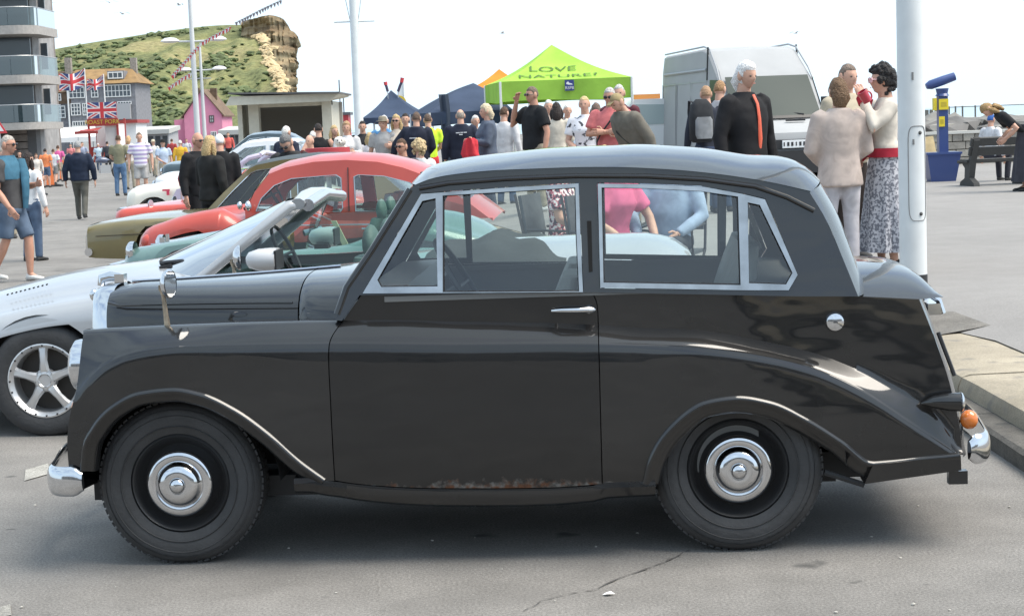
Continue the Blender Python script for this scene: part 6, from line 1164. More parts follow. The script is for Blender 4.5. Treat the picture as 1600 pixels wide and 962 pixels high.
def person(label, px, ytop, D, face=0., shirt=(.5, .5, .5), legs=(.1, .1, .12), hair=(.1, .07, .05), hs='short', arms=('hang', 'hang'), pose='stand', lean=0., low='trousers', sleeve='long', fat=1., female=False, skinc=0, shoe=(.05, .05, .05), z0=None, H=None, group=None, hpitch=0., hyaw=0., extra=(), coat=0., hem=.5, seat=.45, pat=None, neck_open=True):
    p = at(px, ytop, D)
    gz = (0. if z0 is None else z0)
    if H is None: H = p.z - gz
    if pose == 'sit': H = (p.z - gz - seat) / .505 if H == p.z - gz else H
    H = min(max(H, .95), 2.0)
    root = thing('person', label, 'person', (p.x, p.y, gz), face, group)
    hipz = .525; dz = 0
    if pose == 'sit': dz = seat / H - .475       # whole upper body drops
    piv = Vector((0, 0, hipz + dz)); Rl = Matrix.Rotation(lean, 3, 'X')
    def U(v): v = Vector(v) + Vector((0, 0, dz)); return (piv + Rl @ (v - piv)) * H
    sw = .109 if not female else .097
    sm, lm, skm = (pat or cloth(shirt)), cloth(legs), skin(skinc)
    # joints
    sh = {s: Vector((s * sw, .0, .812)) for s in (1, -1)}; el, wr = {}, {}
    for s, a in zip((1, -1), arms): e, w_ = ARMS[a]; el[s] = Vector((s * e[0] * (.5 + .5 * fat), e[1], e[2])); wr[s] = Vector((s * w_[0] * (.6 + .4 * fat), w_[1] - (.04 * (fat - 1) if w_[1] < -.05 else 0), w_[2]))
    hip, kn, an = {}, {}, {}
    for s in (1, -1):
        hx = s * .052
        if pose == 'sit': hip[s] = Vector((hx, 0, hipz - .03 + dz)); kn[s] = Vector((hx * 1.5, -.245, seat / H + .045)); an[s] = Vector((hx * 1.5, -.235 - .03 * s, .05))
        elif pose == 'walk': k = s; hip[s] = Vector((hx, 0, hipz - .02)); kn[s] = Vector((hx, -.055 * k - .03, .285)); an[s] = Vector((hx, -.11 * k + .03, .048 + (.02 if k < 0 else 0)))
        else: hip[s] = Vector((hx, 0, hipz - .02)); kn[s] = Vector((hx * 1.15, -.012, .285)); an[s] = Vector((hx * 1.25, .01 + .012 * s, .045))
    # --- bare body: head, neck, arms with hands, legs in one mesh
    B = MB(); hc = Vector((0, -.012, .932)); hh = .066; Mh = Matrix.Rotation(hyaw, 3, 'Z') @ Matrix.Rotation(hpitch, 3, 'X')
    def HP(v): return U(hc + Vector((0, .012, -.03)) + Mh @ (Vector(v) * hh + Vector((0, -.012, .03))))
    B.loft([[HP(v) for v in r] for r in HG], True, False)
    for s in (1, -1):
        B.ball(HP((s * .63, .12, -.02)), (.009 * H, .017 * H, .026 * H), 8)      # ears
        B.ball(HP((s * .25, -.655, .03)), (.0075 * H, .004 * H, .0042 * H), 8, mi=1)  # eyes
    B.add([HP((-.17, -.80, -.47)), HP((.17, -.80, -.47)), HP((.12, -.81, -.54)), HP((-.12, -.81, -.54))], [(0, 1, 2, 3)], mi=2)
    B.loft([ell(U((0, .012, .80)), .045 * H, .04 * H, 12), ell(U((0, .008, .86)), .034 * H, .036 * H, 12), ell(U((0, -.002, .90)), .032 * H, .036 * H, 12)], True, False)
    for s in (1, -1):
        A = [U(sh[s]), U(el[s]), U(wr[s])]; mid = A[0].lerp(A[1], .5); m2 = A[1].lerp(A[2], .4)
        B.tube([A[0], mid, A[1], m2, A[2]], [.032 * H, .030 * H, .024 * H, .024 * H, .0155 * H], 10)
        d = (A[2] - A[1]).normalized(); inn = Vector((-s, 0, 0)); nrm = d.cross(inn); nrm = nrm.normalized() if nrm.length > .1 else Vector((0, -1, 0)); sd_ = nrm.cross(d).normalized()
        hl = .05 * H; B.tube([A[2] - d * .01 * H, A[2] + d * hl * .35, A[2] + d * hl], [(.016 * H, .012 * H), (.024 * H, .011 * H), (.024 * H, .009 * H)], 10, up=tuple(sd_))
        curl = .35 if arms[0 if s == 1 else 1] in ('hang', 'walkf', 'walkb') else .75
        for q, (off, ln) in enumerate(((-.018, .042), (-.006, .048), (.006, .045), (.017, .036))):
            b0 = A[2] + d * hl * .92 + nrm * off * H; d2 = (d + sd_ * curl).normalized(); d3 = (d + sd_ * curl * 2.4).normalized(); b1 = b0 + d * ln * .4 * H; b2 = b1 + d2 * ln * .35 * H; B.tube([b0, b1, b2, b2 + d3 * ln * .3 * H], [.0056 * H, .0054 * H, .005 * H, .004 * H], 6)
        tb = A[2] + d * hl * .25 - nrm * .02 * H; t1 = tb + (d * .6 - nrm * .7).normalized() * .022 * H; B.tube([tb, t1, t1 + (d + sd_ * .5).normalized() * .022 * H], [.0075 * H, .0065 * H, .005 * H], 6)
        if low in ('shorts', 'skirt', 'dress'):
            h_, k_, a_ = hip[s] * H, kn[s] * H, an[s] * H; B.tube([h_, h_.lerp(k_, .5), k_, k_.lerp(a_, .35), a_], [.05 * H, .043 * H, .030 * H, .032 * H, .019 * H], 12); B.tube([a_, a_ + Vector((0, -.05, -.03)) * H], [.02 * H, .018 * H], 8)
    B.build('body', [skm, mat('eye_dark', (.05, .035, .03), .3), mat('lips', (.42, .17, .14), .5)], root, 60)
    # --- upper garment (one fused surface)
    G = MB(); f = fat; fb = lerp(1, f, .6)
    if female: prof = [(hem - .01, .100, .070, 0), (hem + .05, .093, .066, 0), (.60, .080, .058, 0), (.66, .084, .062, -.004), (.72, .096, .078, -.014), (.77, .098, .066, -.004), (.805, .088, .052, .004), (.832, .052, .042, .008), (.850, .040, .040, .008)]
    else: prof = [(hem - .01, .094, .068, 0), (hem + .05, .094, .068, 0), (.60, .092, .064, 0), (.66, .098, .068, 0), (.72, .108, .073, -.002), (.77, .108, .068, .002), (.805, .096, .054, .006), (.832, .056, .044, .010), (.852, .042, .042, .010)]
    G.loft([ell(U((0, yo - (f - 1) * .03 * (z < .7), z)), rx * H * (fb if z < .76 else lerp(1, fb, .4)) + coat, ry * H * (f if z < .72 else fb) + coat, 18, sq=.85) for z, rx, ry, yo in prof])
    for s in (1, -1):
        A = [U(sh[s] + Vector((-s * .02, 0, -.004))), U(sh[s] + Vector((s * .006, 0, -.012))), U(el[s]), U(wr[s])]
        if sleeve == 'long': pth = [A[0], A[1], A[1].lerp(A[2], .5), A[2], A[2].lerp(A[3], .5), A[3].lerp(A[2], .04)]; rr = [.042, .044, .040, .034, .030, .025]
        elif sleeve == 'short': pth = [A[0], A[1], A[1].lerp(A[2], .35), A[1].lerp(A[2], .72)]; rr = [.042, .045, .045, .046]
        else: continue
        G.tube(pth, [r_ * H * lerp(1, fb, .5) + coat * .3 for r_ in rr], 12)
    sh_o = G.build('shirt' if not coat else 'jacket', sm, root, 0); vox(sh_o, .011 * H)
    # --- lower garment
    G = MB()
    if low in ('trousers', 'shorts'):
        top = [ell((0, 0 - (f - 1) * .02 * H, (z + dz) * H), rx * H * fb, ry * H * lerp(1, f, .7), 18, sq=.85) for z, rx, ry in ((.585, .086, .060), (.54, .094, .066), (.49, .098, .072), (.46, .08, .066))]
        G.loft(top)
        for s in (1, -1):
            h_, k_, a_ = hip[s] * H, kn[s] * H, an[s] * H
            if low == 'trousers': G.tube([h_ + Vector((0, 0, .02 * H)), h_.lerp(k_, .3), h_.lerp(k_, .7), k_, k_.lerp(a_, .5), a_ + Vector((0, 0, -.012 * H))], [.055 * H * lerp(1, f, .5), .056 * H, .048 * H, .042 * H, .038 * H, .034 * H], 14)
            else: G.tube([h_ + Vector((0, 0, .02 * H)), h_.lerp(k_, .3), h_.lerp(k_, .6), h_.lerp(k_, .93)], [.055 * H * lerp(1, f, .5), .057 * H, .054 * H, .053 * H], 14)
        o_ = G.build(low, lm, root, 0); vox(o_, .011 * H)
    else:
        if pose == 'sit': G.tube([Vector((0, .03, .50 + dz)) * H, Vector((0, -.10, seat / H + .06)) * H, Vector((0, -.27, seat / H + .05)) * H, Vector((0, -.30, seat / H - .03)) * H, Vector((0, -.29, seat / H - .14)) * H], [(.095 * H, .07 * H), (.11 * H, .065 * H), (.12 * H, .06 * H), (.125 * H, .07 * H), (.13 * H, .05 * H)], 20, up=(0, .3, 1)); o_ = G.build('skirt', lm, root, 60)
        else:
            rings = []
            for t in np.linspace(0, 1, 14):
                z = lerp(.60, .09 if low == 'skirt' else .28, t); r0 = lerp(.082, .16, t ** .8); ring = []
                for k in range(48): a = 2 * math.pi * k / 48; rr = r0 * (1 + .09 * t * math.sin(a * 11 + .7 * math.sin(a * 3))); ring.append(Vector((rr * math.cos(a), rr * .8 * math.sin(a), z)) * H)
                rings.append(ring)
            G.loft(rings, True, False); o_ = G.build('skirt', lm, root, 60)
    # --- shoes
    for s in (1, -1):
        a_ = an[s] * H; g0 = min(a_.z - .045 * H, a_.z - .03); MB().loft([[Vector((a_.x + rx * H * math.cos(b), a_.y + yo * H, max(g0, 0) + zh * H * (.5 + .5 * math.sin(b)))) for b in np.linspace(0, 2 * math.pi, 13)[:-1]] for yo, rx, zh in ((.032, .014, .03), (.022, .022, .05), (-.02, .024, .045), (-.06, .028, .032), (-.095, .024, .026), (-.108, .012, .016))]).build('shoe', cloth(shoe), root, 50)
    # --- hair and headgear
    if hs != 'bald':
        rnd = random.Random(label); G = MB(); big = {'short': 1.06, 'crop': 1.035, 'long': 1.10, 'bob': 1.17, 'curly': 1.34, 'balding': 1.035, 'cap': 1.04}.get(hs, 1.07)
        rows = []
        for r in HG:
            row = []
            for v in r:
                ang = math.atan2(v.y, abs(v.x)); cut = {'balding': -.25}.get(hs, -.35); lowz = {'short': -.25, 'crop': -.2, 'balding': -.3, 'long': -.7, 'bob': -.62, 'curly': -.5, 'cap': -.25}.get(hs, -.3)
                # hairline: face stays clear at the front, hair drops behind the ears
                line = .50 if v.y < -.30 else (lerp(.40, lowz, sst(-.30, .12, v.y)))
                if hs == 'balding': line = line if v.y > .1 else 1.2
                nn_ = noise.noise(Vector((v.x, v.y, v.z)) * 4 + Vector((len(label), 0, 0))) * (.10 if hs in ('curly', 'bob', 'long') else .05)
                k = big + nn_ if v.z > line else .93 - .03
                if hs == 'balding' and v.z > .55: k = .95
                row.append(HP((v.x * k, v.y * k, v.z * (k if v.z > 0 else 1))))
            rows.append(row)
        G.loft(rows, True, False)
        if hs in ('long',): G.tube([HP((0, .45, .1)), HP((0, .72, -.6)), HP((0, .75, -1.3)), HP((.1, .62, -2.1))], [(.042 * H, .03 * H), (.048 * H, .03 * H), (.045 * H, .026 * H), (.02 * H, .012 * H)], 14, up=(0, 1, 0)); [G.tube([HP((s * .6, .1, .2)), HP((s * .72, .15, -.7)), HP((s * .7, .1, -1.5))], [.012 * H, .024 * H, .012 * H], 8) for s in (1, -1)]
        if hs == 'bob': G.tube([HP((0, .5, .1)), HP((0, .78, -.5)), HP((.1, .66, -1.15))], [(.045 * H, .03 * H), (.05 * H, .034 * H), (.032 * H, .02 * H)], 14, up=(0, 1, 0))
        if hs == 'curly':
            for _ in range(70):
                v = Vector((rnd.gauss(0, 1), rnd.gauss(.4, 1), rnd.gauss(.5, 1))).normalized()
                if v.y < -.45 and v.z < .5: continue
                G.ball(HP((v.x * .85, v.y * 1.0 + .05, v.z * 1.18)), .016 * H * rnd.uniform(.7, 1.3), 6)
        hm = hairm(hair) if hs != 'cap' else cloth(hair); G.build('hair' if hs != 'cap' else 'cap', hm, root, 60)
    for e in extra:
        if e == 'glasses':
            g_ = MB()
            for s in (1, -1): g_.ball(HP((s * .26, -.79, .04)), (.019 * H * .8, .004 * H, .012 * H), 10); g_.tube([HP((s * .46, -.72, .07)), HP((s * .66, .05, .05))], .0022 * H, 5)
            g_.tube([HP((-.1, -.84, .07)), HP((.1, -.84, .07))], .002 * H, 5); g_.build('sunglasses', mat('dark_lens', (.015, .015, .018), .15), root, 50)
        if e == 'pinkglasses':
            g_ = MB()
            for s in (1, -1): g_.tube([HP((s * .26 + .2 * math.cos(a), -.82, .04 + .17 * math.sin(a))) for a in np.linspace(0, 6.283, 14)], .004 * H, 5); g_.tube([HP((s * .46, -.76, .07)), HP((s * .66, .05, .05))], .004 * H, 5)
            g_.build('spectacles', mat('pink_frame', (.75, .45, .45), .4), root, 50)
        if e == 'peak': MB().loft([[HP((x, y, .42 - .12 * (y < -1.0))) for x, y in ((-.5, -.62), (-.32, -1.15), (.32, -1.15), (.5, -.62))], [HP((x, y, .48 - .12 * (y < -1.0))) for x, y in ((-.5, -.62), (-.32, -1.15), (.32, -1.15), (.5, -.62))]]).build('cap_peak', cloth(hair), root, 0)
        if isinstance(e, tuple) and e[0] == 'hat': MB().lathe([(1.15 * hh * H, 0), (1.18 * hh * H, .006), (.72 * hh * H, .012), (.68 * hh * H, .045 * H), (.4 * hh * H, .06 * H), (0, .058 * H)], HP((0, .05, .42)), (0, 0, 1), 24).build('hat', cloth(e[1]), root, 50)
        if isinstance(e, tuple) and e[0] == 'trim':
            g_ = MB(); g_.loft([ell(U((0, 0, z)), .108 * H, .080 * H, 18, sq=.85) for z in (.555, .60)], True, False); g_.tube([U((.0, -.062, .84)), U((.004, -.096, .76)), U((.006, -.098, .70)), U((.0, -.082, .60))], [(.02 * H, .008 * H)] * 4, 8, up=(0, -1, 0))
            for s in (1, -1): g_.tube([U(wr[s]), U(wr[s].lerp(el[s], .22))], .031 * H, 10)
            g_.build('red_trim', cloth(e[1]), root, 60)
        if e == 'tie':
            q = [U((0, -.058, .835)), U((0, -.085, .79)), U((.004, -.092, .72)), U((.012, -.088, .62)), U((.014, -.082, .56))]; MB().tube(q, [(.009 * H, .004 * H), (.009 * H, .004 * H), (.011 * H, .004 * H), (.014 * H, .004 * H), (.008 * H, .003 * H)], 8, up=(0, -1, 0)).build('tie', mat('orange_tie', (.72, .13, .07), .5), root, 50)
        if isinstance(e, tuple) and e[0] == 'print':   # small pale marks on the back or chest
            mb = MB(); yb = e[2]
            for (x_, z_, w_) in e[1]: mb.box(U((x_, yb, z_)), (w_ * H, .012 * H, .009 * H))
            mb.build('printed_marks', mat('pale_print', (.65, .66, .68), .7), root, 0)
        if isinstance(e, tuple) and e[0] == 'strap': MB().tube([U(q_) for q_ in e[1]], (.012 * H), 8, sq=.35).build('bag_strap', cloth(e[2]), root, 50)
        if isinstance(e, tuple) and e[0] == 'draped':   # sweater over the shoulders
            g_ = MB(); g_.loft([ell(U((0, .012, z)), rx * H, ry * H, 18, sq=.85) for z, rx, ry in ((.70, .128, .092), (.76, .135, .095), (.815, .118, .074), (.84, .075, .055), (.862, .05, .05))], True, False); g_.tube([U((.06, -.06, .83)), U((.03, -.105, .74)), U((.02, -.11, .62)), U((.02, -.10, .50))], [.03 * H, .032 * H, .026 * H, .018 * H], 10, sq=.5); g_.build('draped_sweater', cloth(e[1]), root, 60)
    root['_u'] = 0; del root['_u']
    return root, U, H
def vox(o, size):
    m = o.modifiers.new('fuse', 'REMESH'); m.mode = 'VOXEL'; m.voxel_size = size; m.use_smooth_shade = True
    s = o.modifiers.new('soften', 'SMOOTH'); s.iterations = 5; s.factor = .5
    return o
def bands(name, cols, scale, off=0.):
    """cloth with woven horizontal stripes"""
    m = bpy.data.materials.new(name); m.use_nodes = True; t = m.node_tree; b = t.nodes['Principled BSDF']; b.inputs['Roughness'].default_value = .85
    tcn = t.nodes.new('ShaderNodeTexCoord'); sp = t.nodes.new('ShaderNodeSeparateXYZ'); t.links.new(tcn.outputs['Object'], sp.inputs[0])
    q = t.nodes.new('ShaderNodeMath'); q.operation = 'MULTIPLY_ADD'; q.inputs[1].default_value = scale; q.inputs[2].default_value = off; t.links.new(sp.outputs['Z'], q.inputs[0])
    fr = t.nodes.new('ShaderNodeMath'); fr.operation = 'FRACT'; t.links.new(q.outputs[0], fr.inputs[0]); cr = t.nodes.new('ShaderNodeValToRGB'); cr.color_ramp.interpolation = 'CONSTANT'
    cr.color_ramp.elements[0].color = (*cols[0], 1); cr.color_ramp.elements[1].color = (*cols[1], 1); cr.color_ramp.elements[1].position = .5; t.links.new(fr.outputs[0], cr.inputs[0]); t.links.new(cr.outputs[0], b.inputs['Base Color']); return m
def speckle(name, c1, c2, scale, th=.5, vor=False, c3=None):
    m = bpy.data.materials.new(name); m.use_nodes = True; t = m.node_tree; b = t.nodes['Principled BSDF']; b.inputs['Roughness'].default_value = .85
    tcn = t.nodes.new('ShaderNodeTexCoord'); n = t.nodes.new('ShaderNodeTexNoise'); n.inputs['Scale'].default_value = scale; n.inputs['Detail'].default_value = 3; t.links.new(tcn.outputs['Object'], n.inputs['Vector'])
    cr = t.nodes.new('ShaderNodeValToRGB'); cr.color_ramp.elements[0].color = (*c1, 1); cr.color_ramp.elements[0].position = th - .03; cr.color_ramp.elements[1].color = (*c2, 1); cr.color_ramp.elements[1].position = th + .03
    if c3: e = cr.color_ramp.elements.new(th + .1); e.color = (*c3, 1)
    t.links.new(n.outputs['Fac'], cr.inputs[0]); t.links.new(cr.outputs[0], b.inputs['Base Color']); return m
# facing: 0 = towards the camera, pi = away, +pi/2 = to the right of the picture, -pi/2 = to the left
PI = math.pi; WH = (.62, .62, .62); NAVY = (.025, .03, .05); BLK = (.018, .018, .02); JEAN = (.09, .13, .20); GREY = (.28, .28, .28); KHAKI = (.35, .31, .24); BLOND = (.50, .36, .18); WHAIR = (.68, .66, .62); BROWN = (.09, .05, .03); DARK = (.03, .022, .02)
PR = .31
pr = lambda px, py, D: pz(*at(px, py, D).xy) if at(px, py, D).x > kx(D) + .72 else 0.
pe = person
# on the road, left
pe('man with teal sweater over his shoulders, grey T-shirt and denim shorts, walking', 10, 211, 20.5, 1.25, (.07, .07, .072), (.10, .14, .20), (.42, .38, .34), 'crop', ('hold', 'walkf'), 'walk', low='shorts', sleeve='short', skinc=1, extra=('glasses', ('draped', (.055, .15, .22))), shoe=(.6, .6, .58), fat=1.12)
pe('woman with dark hair in white top half hidden behind the man with the teal sweater', 42, 238, 24, PI - .5, (.72, .72, .72), JEAN, DARK, 'long', ('reach', 'hang'), female=True)
pe('man in navy jumper and grey trousers seen from behind, walking away up the road', 121, 220, 36, PI + .1, (.02, .028, .05), (.10, .098, .085), (.30, .30, .30), 'crop', ('hang', 'hang'), 'walk', fat=1.28, lean=-.06, coat=.02)
pe('man in olive T-shirt and jeans seen from behind beside the motorcycle', 184, 211, 50, PI, (.22, .21, .14), (.10, .17, .28), BROWN, 'short', ('front', 'front'), sleeve='short')
pe('man in lilac and white striped polo shirt and grey shorts facing the camera', 217, 207, 47, .15, (.5, .45, .6), (.42, .41, .40), (.16, .11, .08), 'short', ('hang', 'hang'), low='shorts', sleeve='short', fat=1.15, pat=bands('striped_polo', ((.72, .70, .74), (.40, .33, .52)), 9))
pe('bald man in black leather jacket with sunglasses, standing among the parked cars', 307, 207, 23.5, .9, BLK, BLK, (.1, .1, .1), 'bald', ('hang', 'hang'), skinc=1, extra=('glasses',), coat=.02)
pe('blonde woman in black leather jacket beside the bald man', 326, 212, 22.3, PI - .7, (.022, .022, .022), BLK, BLOND, 'long', ('front', 'hang'), coat=.03, female=True)
pe('person in black jacket with pale cap behind the blonde woman', 342, 209, 24.5, PI, BLK, BLK, (.62, .62, .62), 'cap', ('front', 'front'), coat=.03)
pe('grey-haired man with sunglasses in black jacket bending over the white saloon', 462, 204, 22.0, -.35, (.03, .03, .032), BLK, (.16, .16, .16), 'short', ('front', 'front'), lean=.35, hpitch=.4, extra=('glasses',), coat=.03, H=1.78, z0=-.08)
# crowd far down the road
G1 = 'people in the far crowd on the road'
crowd = [
 (70, 232, 62, PI, (.75, .24, .10), (.09, .13, .2), DARK, 'short', 'shorts', 'person in orange top and denim shorts walking past the orange posts'),
 (90, 227, 70, PI, (.62, .12, .30), KHAKI, BROWN, 'short', 'shorts', 'person in magenta top far down the road left of the navy jumper man'),
 (83, 238, 66, PI, (.6, .6, .62), (.2, .2, .2), BROWN, 'short', 'shorts', 'child in pale top and dark shorts beside the orange barriers'),
 (56, 240, 60, .3, (.6, .55, .5), KHAKI, BROWN, 'bob', 'trousers', 'woman in pale top beside the tall orange posts'),
 (128, 222, 85, 0, (.3, .33, .42), JEAN, BROWN, 'short', 'trousers', 'person in grey blue top just right of the navy jumper man'),
 (153, 224, 90, .2, (.45, .55, .62), JEAN, (.6, .6, .6), 'cap', 'trousers', 'person in pale blue with white cap in front of the roast pork kiosk'),
 (167, 221, 88, PI, (.06, .06, .07), BLK, DARK, 'short', 'trousers', 'person in black under the kiosk awning'),
 (200, 213, 56, PI, (.66, .60, .55), KHAKI, (.55, .34, .18), 'bob', 'trousers', 'fair-haired woman between the olive T-shirt man and the striped polo man'),
 (229, 221, 80, .3, (.66, .66, .66), KHAKI, WHAIR, 'short', 'trousers', 'white-haired man in white shirt right of the striped polo man'),
 (239, 219, 72, 0, (.64, .63, .6), KHAKI, (.6, .55, .45), 'short', 'trousers', 'person in straw hat and pale shirt in the far crowd'),
 (254, 219, 55, .4, (.42, .50, .62), KHAKI, DARK, 'short', 'trousers', 'man in dark brimmed hat and pale blue shirt with dark waistcoat'),
 (268, 217, 90, PI, (.35, .06, .06), BLK, BROWN, 'short', 'trousers', 'person in dark red top in the far crowd'),
 (281, 219, 60, PI, (.72, .42, .05), (.12, .13, .15), WHAIR, 'short', 'trousers', 'person in bright yellow orange top in the far crowd'),
 (291, 217, 95, 0, (.5, .5, .52), JEAN, BROWN, 'short', 'trousers', 'person in grey top left of the bald man'),
 (110, 225, 95, 0, (.55, .2, .2), BLK, BROWN, 'short', 'trousers', 'person in red top far behind the navy jumper man'),
 (30, 236, 58, .2, (.05, .05, .05), BLK, DARK, 'bob', 'trousers', 'dark-haired person in black behind the teal sweater man'),
 (4, 232, 30, .4, (.45, .40, .35), KHAKI, (.3, .25, .2), 'short', 'trousers', 'man in beige top cut off by the left edge of the picture'),
 (356, 207, 92, 0, (.6, .12, .1), BLK, BROWN, 'short', 'trousers', 'person in red top standing by the left pillar of the shelter'),
 (410, 213, 70, PI, (.25, .08, .07), BLK, (.14, .06, .04), 'short', 'trousers', 'auburn-haired person in front of the shelter opening')]
for (px, yt, D, fc, sh_, lg, hr, hs, lo, lab) in crowd:
    ex = (('hat', (.62, .55, .42)),) if 'straw' in lab else (('hat', (.03, .03, .03)),) if 'brimmed' in lab else ()
    pe(lab, px, yt, D, fc, sh_, lg, hr, hs, ('hang', 'front' if D % 2 else 'hang'), 'walk' if D % 3 == 0 else 'stand', low=lo, sleeve='short' if D % 4 else 'long', group=G1, extra=ex, H=(1.35 if 'child' in lab else None))
# promenade, middle
pe('white-haired man in navy jacket and pale blue shirt in front of the shelter', 446, 197, 32, PI - .6, NAVY, BLK, WHAIR, 'short', z0=pr(446, 230, 32), coat=.02)
pe('balding man in maroon behind the man with sunglasses', 484, 211, 30, -.5, (.12, .04, .04), BLK, (.4, .36, .33), 'balding', skinc=0, z0=0)
pe('woman in black vest top with hands on hips, seen from behind', 497, 193, 31, PI + .3, BLK, (.05, .05, .05), DARK, 'short', ('hip', 'hip'), sleeve='none', female=False, z0=0.15, fat=1.05)
pe('person in pale blue shirt leaning behind the woman in the black vest', 487, 203, 33, PI, (.52, .58, .64), JEAN, WHAIR, 'short', z0=.15, lean=.25)
pe('woman with fair hair and white blouse holding a small white dog', 541, 190, 31, 0, (.58, .58, .58), NAVY, (.40, .25, .14), 'bob', ('hold', 'hold'), female=True, z0=.18)
pe('long-haired blonde woman in black beside the woman with the dog', 521, 196, 32, .6, BLK, BLK, BLOND, 'long', ('hold', 'front'), female=True, z0=.18)
pe('person in dark top half hidden behind the white flagpole', 566, 189, 33, 0, (.03, .03, .035), BLK, DARK, 'short', sleeve='short', z0=.2)
pe('small blonde child in white top right of the flagpole', 577, 207, 32, PI, (.70, .66, .68), (.5, .4, .45), BLOND, 'long', z0=.2, female=True)
pe('boy with brimmed hat and grey T-shirt next to the blonde child', 598, 184, 31, -.2, (.34, .34, .34), (.04, .04, .05), (.25, .18, .12), 'short', ('hang', 'hang'), sleeve='short', z0=.2, extra=(('hat', (.25, .22, .17)),))
pe('man in blue shirt with white cap behind the boy in grey', 600, 180, 33, 0, (.08, .22, .42), JEAN, (.65, .65, .65), 'cap', z0=.2)
pe('blonde woman with sunglasses and cream sleeveless top, arms folded', 619, 179, 31, -.2, (.55, .48, .40), (.35, .38, .42), BLOND, 'long', ('cross', 'cross'), sleeve='none', female=True, z0=.2, extra=('glasses',))
pe('dark-haired man in navy behind the woman with folded arms', 633, 177, 34, 0, NAVY, BLK, DARK, 'short', z0=.2)
pe('stout man in navy jacket with small pale back print left of the hi-vis man', 650, 175, 30, PI - .2, (.02, .024, .04), BLK, (.12, .08, .06), 'short', ('wide', 'front'), fat=1.25, coat=.03, z0=.22, extra=(('print', [(.03, .735, .03), (-.01, .735, .035)], .088 * 1.28 + .02),))
pe('man in yellow hi-vis T-shirt and red shorts seen from behind', 668, 178, 31.5, PI + .3, (.55, .80, .05), (.60, .05, .06), (.12, .08, .06), 'short', ('hang', 'front'), sleeve='short', low='shorts', z0=.22)
pe('man in dark navy jacket with pale lettering on the back beside the blue gazebo leg', 719, 171, 29.5, PI, (.018, .022, .035), BLK, (.30, .26, .22), 'balding', ('hang', 'hang'), coat=.03, fat=1.12, z0=.25, extra=(('print', [(-.045, .765, .03), (-.01, .765, .03), (.03, .763, .04), (0, .745, .035)], .085 * 1.12 + .022),))
pe('man in grey fleece behind the blonde woman in the denim jacket', 742, 180, 30.5, .4, (.30, .29, .28), BLK, WHAIR, 'short', ('hold', 'front'), z0=.25, coat=.02)
pe('blonde woman in slate blue jacket carrying a red coat, side view', 760, 163, 27, -PI / 2 + .2, (.085, .105, .145), (.06, .075, .11), (.62, .52, .36), 'bob', ('hold', 'hold'), female=True, coat=.03, z0=.28, fat=1.1)
pe('man in white jumper seen from behind under the green gazebo edge', 787, 167, 29, PI - .5, (.55, .55, .56), JEAN, BROWN, 'short', ('hold', 'hang'), z0=.28)
pe('man in sunglasses seated in front of the stalls, only his head above the red roof', 628, 224, 25, -.5, (.06, .06, .07), BLK, BROWN, 'short', pose='sit', seat=.42, extra=('glasses',), z0=.15, H=1.75, skinc=1)
pe('curly blonde woman seated with her back turned, above the red roof', 655, 226, 25.5, PI + .4, (.62, .64, .66), JEAN, (.55, .42, .24), 'curly', pose='sit', seat=.42, z0=.15, H=1.68, female=True)
pe('big man in black polo shirt raising a hand to his face', 832, 133, 26, -PI / 2 + .55, (.018, .019, .021), KHAKI, (.16, .12, .09), 'short', ('hang', 'face'), sleeve='short', fat=1.22, z0=.32, extra=('glasses',), skinc=1, H=1.86, shoe=(.7, .7, .7))
pe('dark-haired woman in cream top with shoulder bag behind the man in the black polo', 869, 160, 28, PI, (.55, .50, .42), KHAKI, DARK, 'long', ('hang', 'front'), female=True, z0=.3)
pe('old man in pale blue shirt behind the woman in cream', 886, 163, 30, .2, (.40, .48, .56), KHAKI, WHAIR, 'short', ('front', 'front'), z0=.3)
pe('white-haired man hidden behind the man in the black polo', 857, 156, 30, 0, (.5, .4, .34), KHAKI, WHAIR, 'short', z0=.3)
pe('smiling blonde woman in white T-shirt with black print', 913, 150, 24, -.25, (.74, .73, .76), JEAN, (.58, .44, .22), 'crop', ('hang', 'front'), sleeve='short', female=True, fat=1.1, z0=.3, pat=speckle('printed_white_top', (.05, .05, .06), (.74, .73, .76), 16, .40))
pe('man in salmon pink T-shirt and dark sunglasses with folded arms', 953, 136, 22.5, -.35, (.58, .17, .17), KHAKI, (.48, .46, .44), 'crop', ('cross', 'cross'), sleeve='short', fat=1.18, z0=.3, extra=('glasses', ('strap', [(.07, -.04, .83), (.03, -.10, .76), (-.05, -.11, .66), (-.09, -.08, .60)], (.03, .03, .03))), skinc=1, hpitch=.15)
pe('grey-haired man in maroon top behind the man in pink', 967, 132, 25, -.2, (.10, .03, .04), BLK, (.5, .48, .46), 'short', z0=.3)
pe('brown-haired woman turned away between the blonde woman and the man in pink', 931, 161, 26, PI, (.12, .09, .07), BLK, (.16, .11, .09), 'long', z0=.3, female=True)
pe('man in olive flat cap and grey-brown jacket leaning forward', 998, 161, 21.5, -PI / 2 + .5, (.135, .125, .105), KHAKI, (.30, .24, .13), 'cap', ('hang', 'hang'), lean=.42, hpitch=.1, coat=.05, fat=1.2, z0=.3, extra=('peak', ('strap', [(-.09, -.02, .83), (0, -.105, .74), (.09, -.08, .62)], (.04, .038, .035))), H=1.74)
pe('small blonde child whose hair just shows above the black roof', 944, 213, 20, PI, (.6, .5, .4), JEAN, (.60, .44, .20), 'bob', z0=.3, female=True, H=1.05)
pe('young man in grey hoodie with an arm around his companion, by the white van', 1124, 126, 24, PI - .6, (.42, .42, .44), JEAN, (.34, .20, .10), 'short', ('hang', 'reach'), z0=.32)
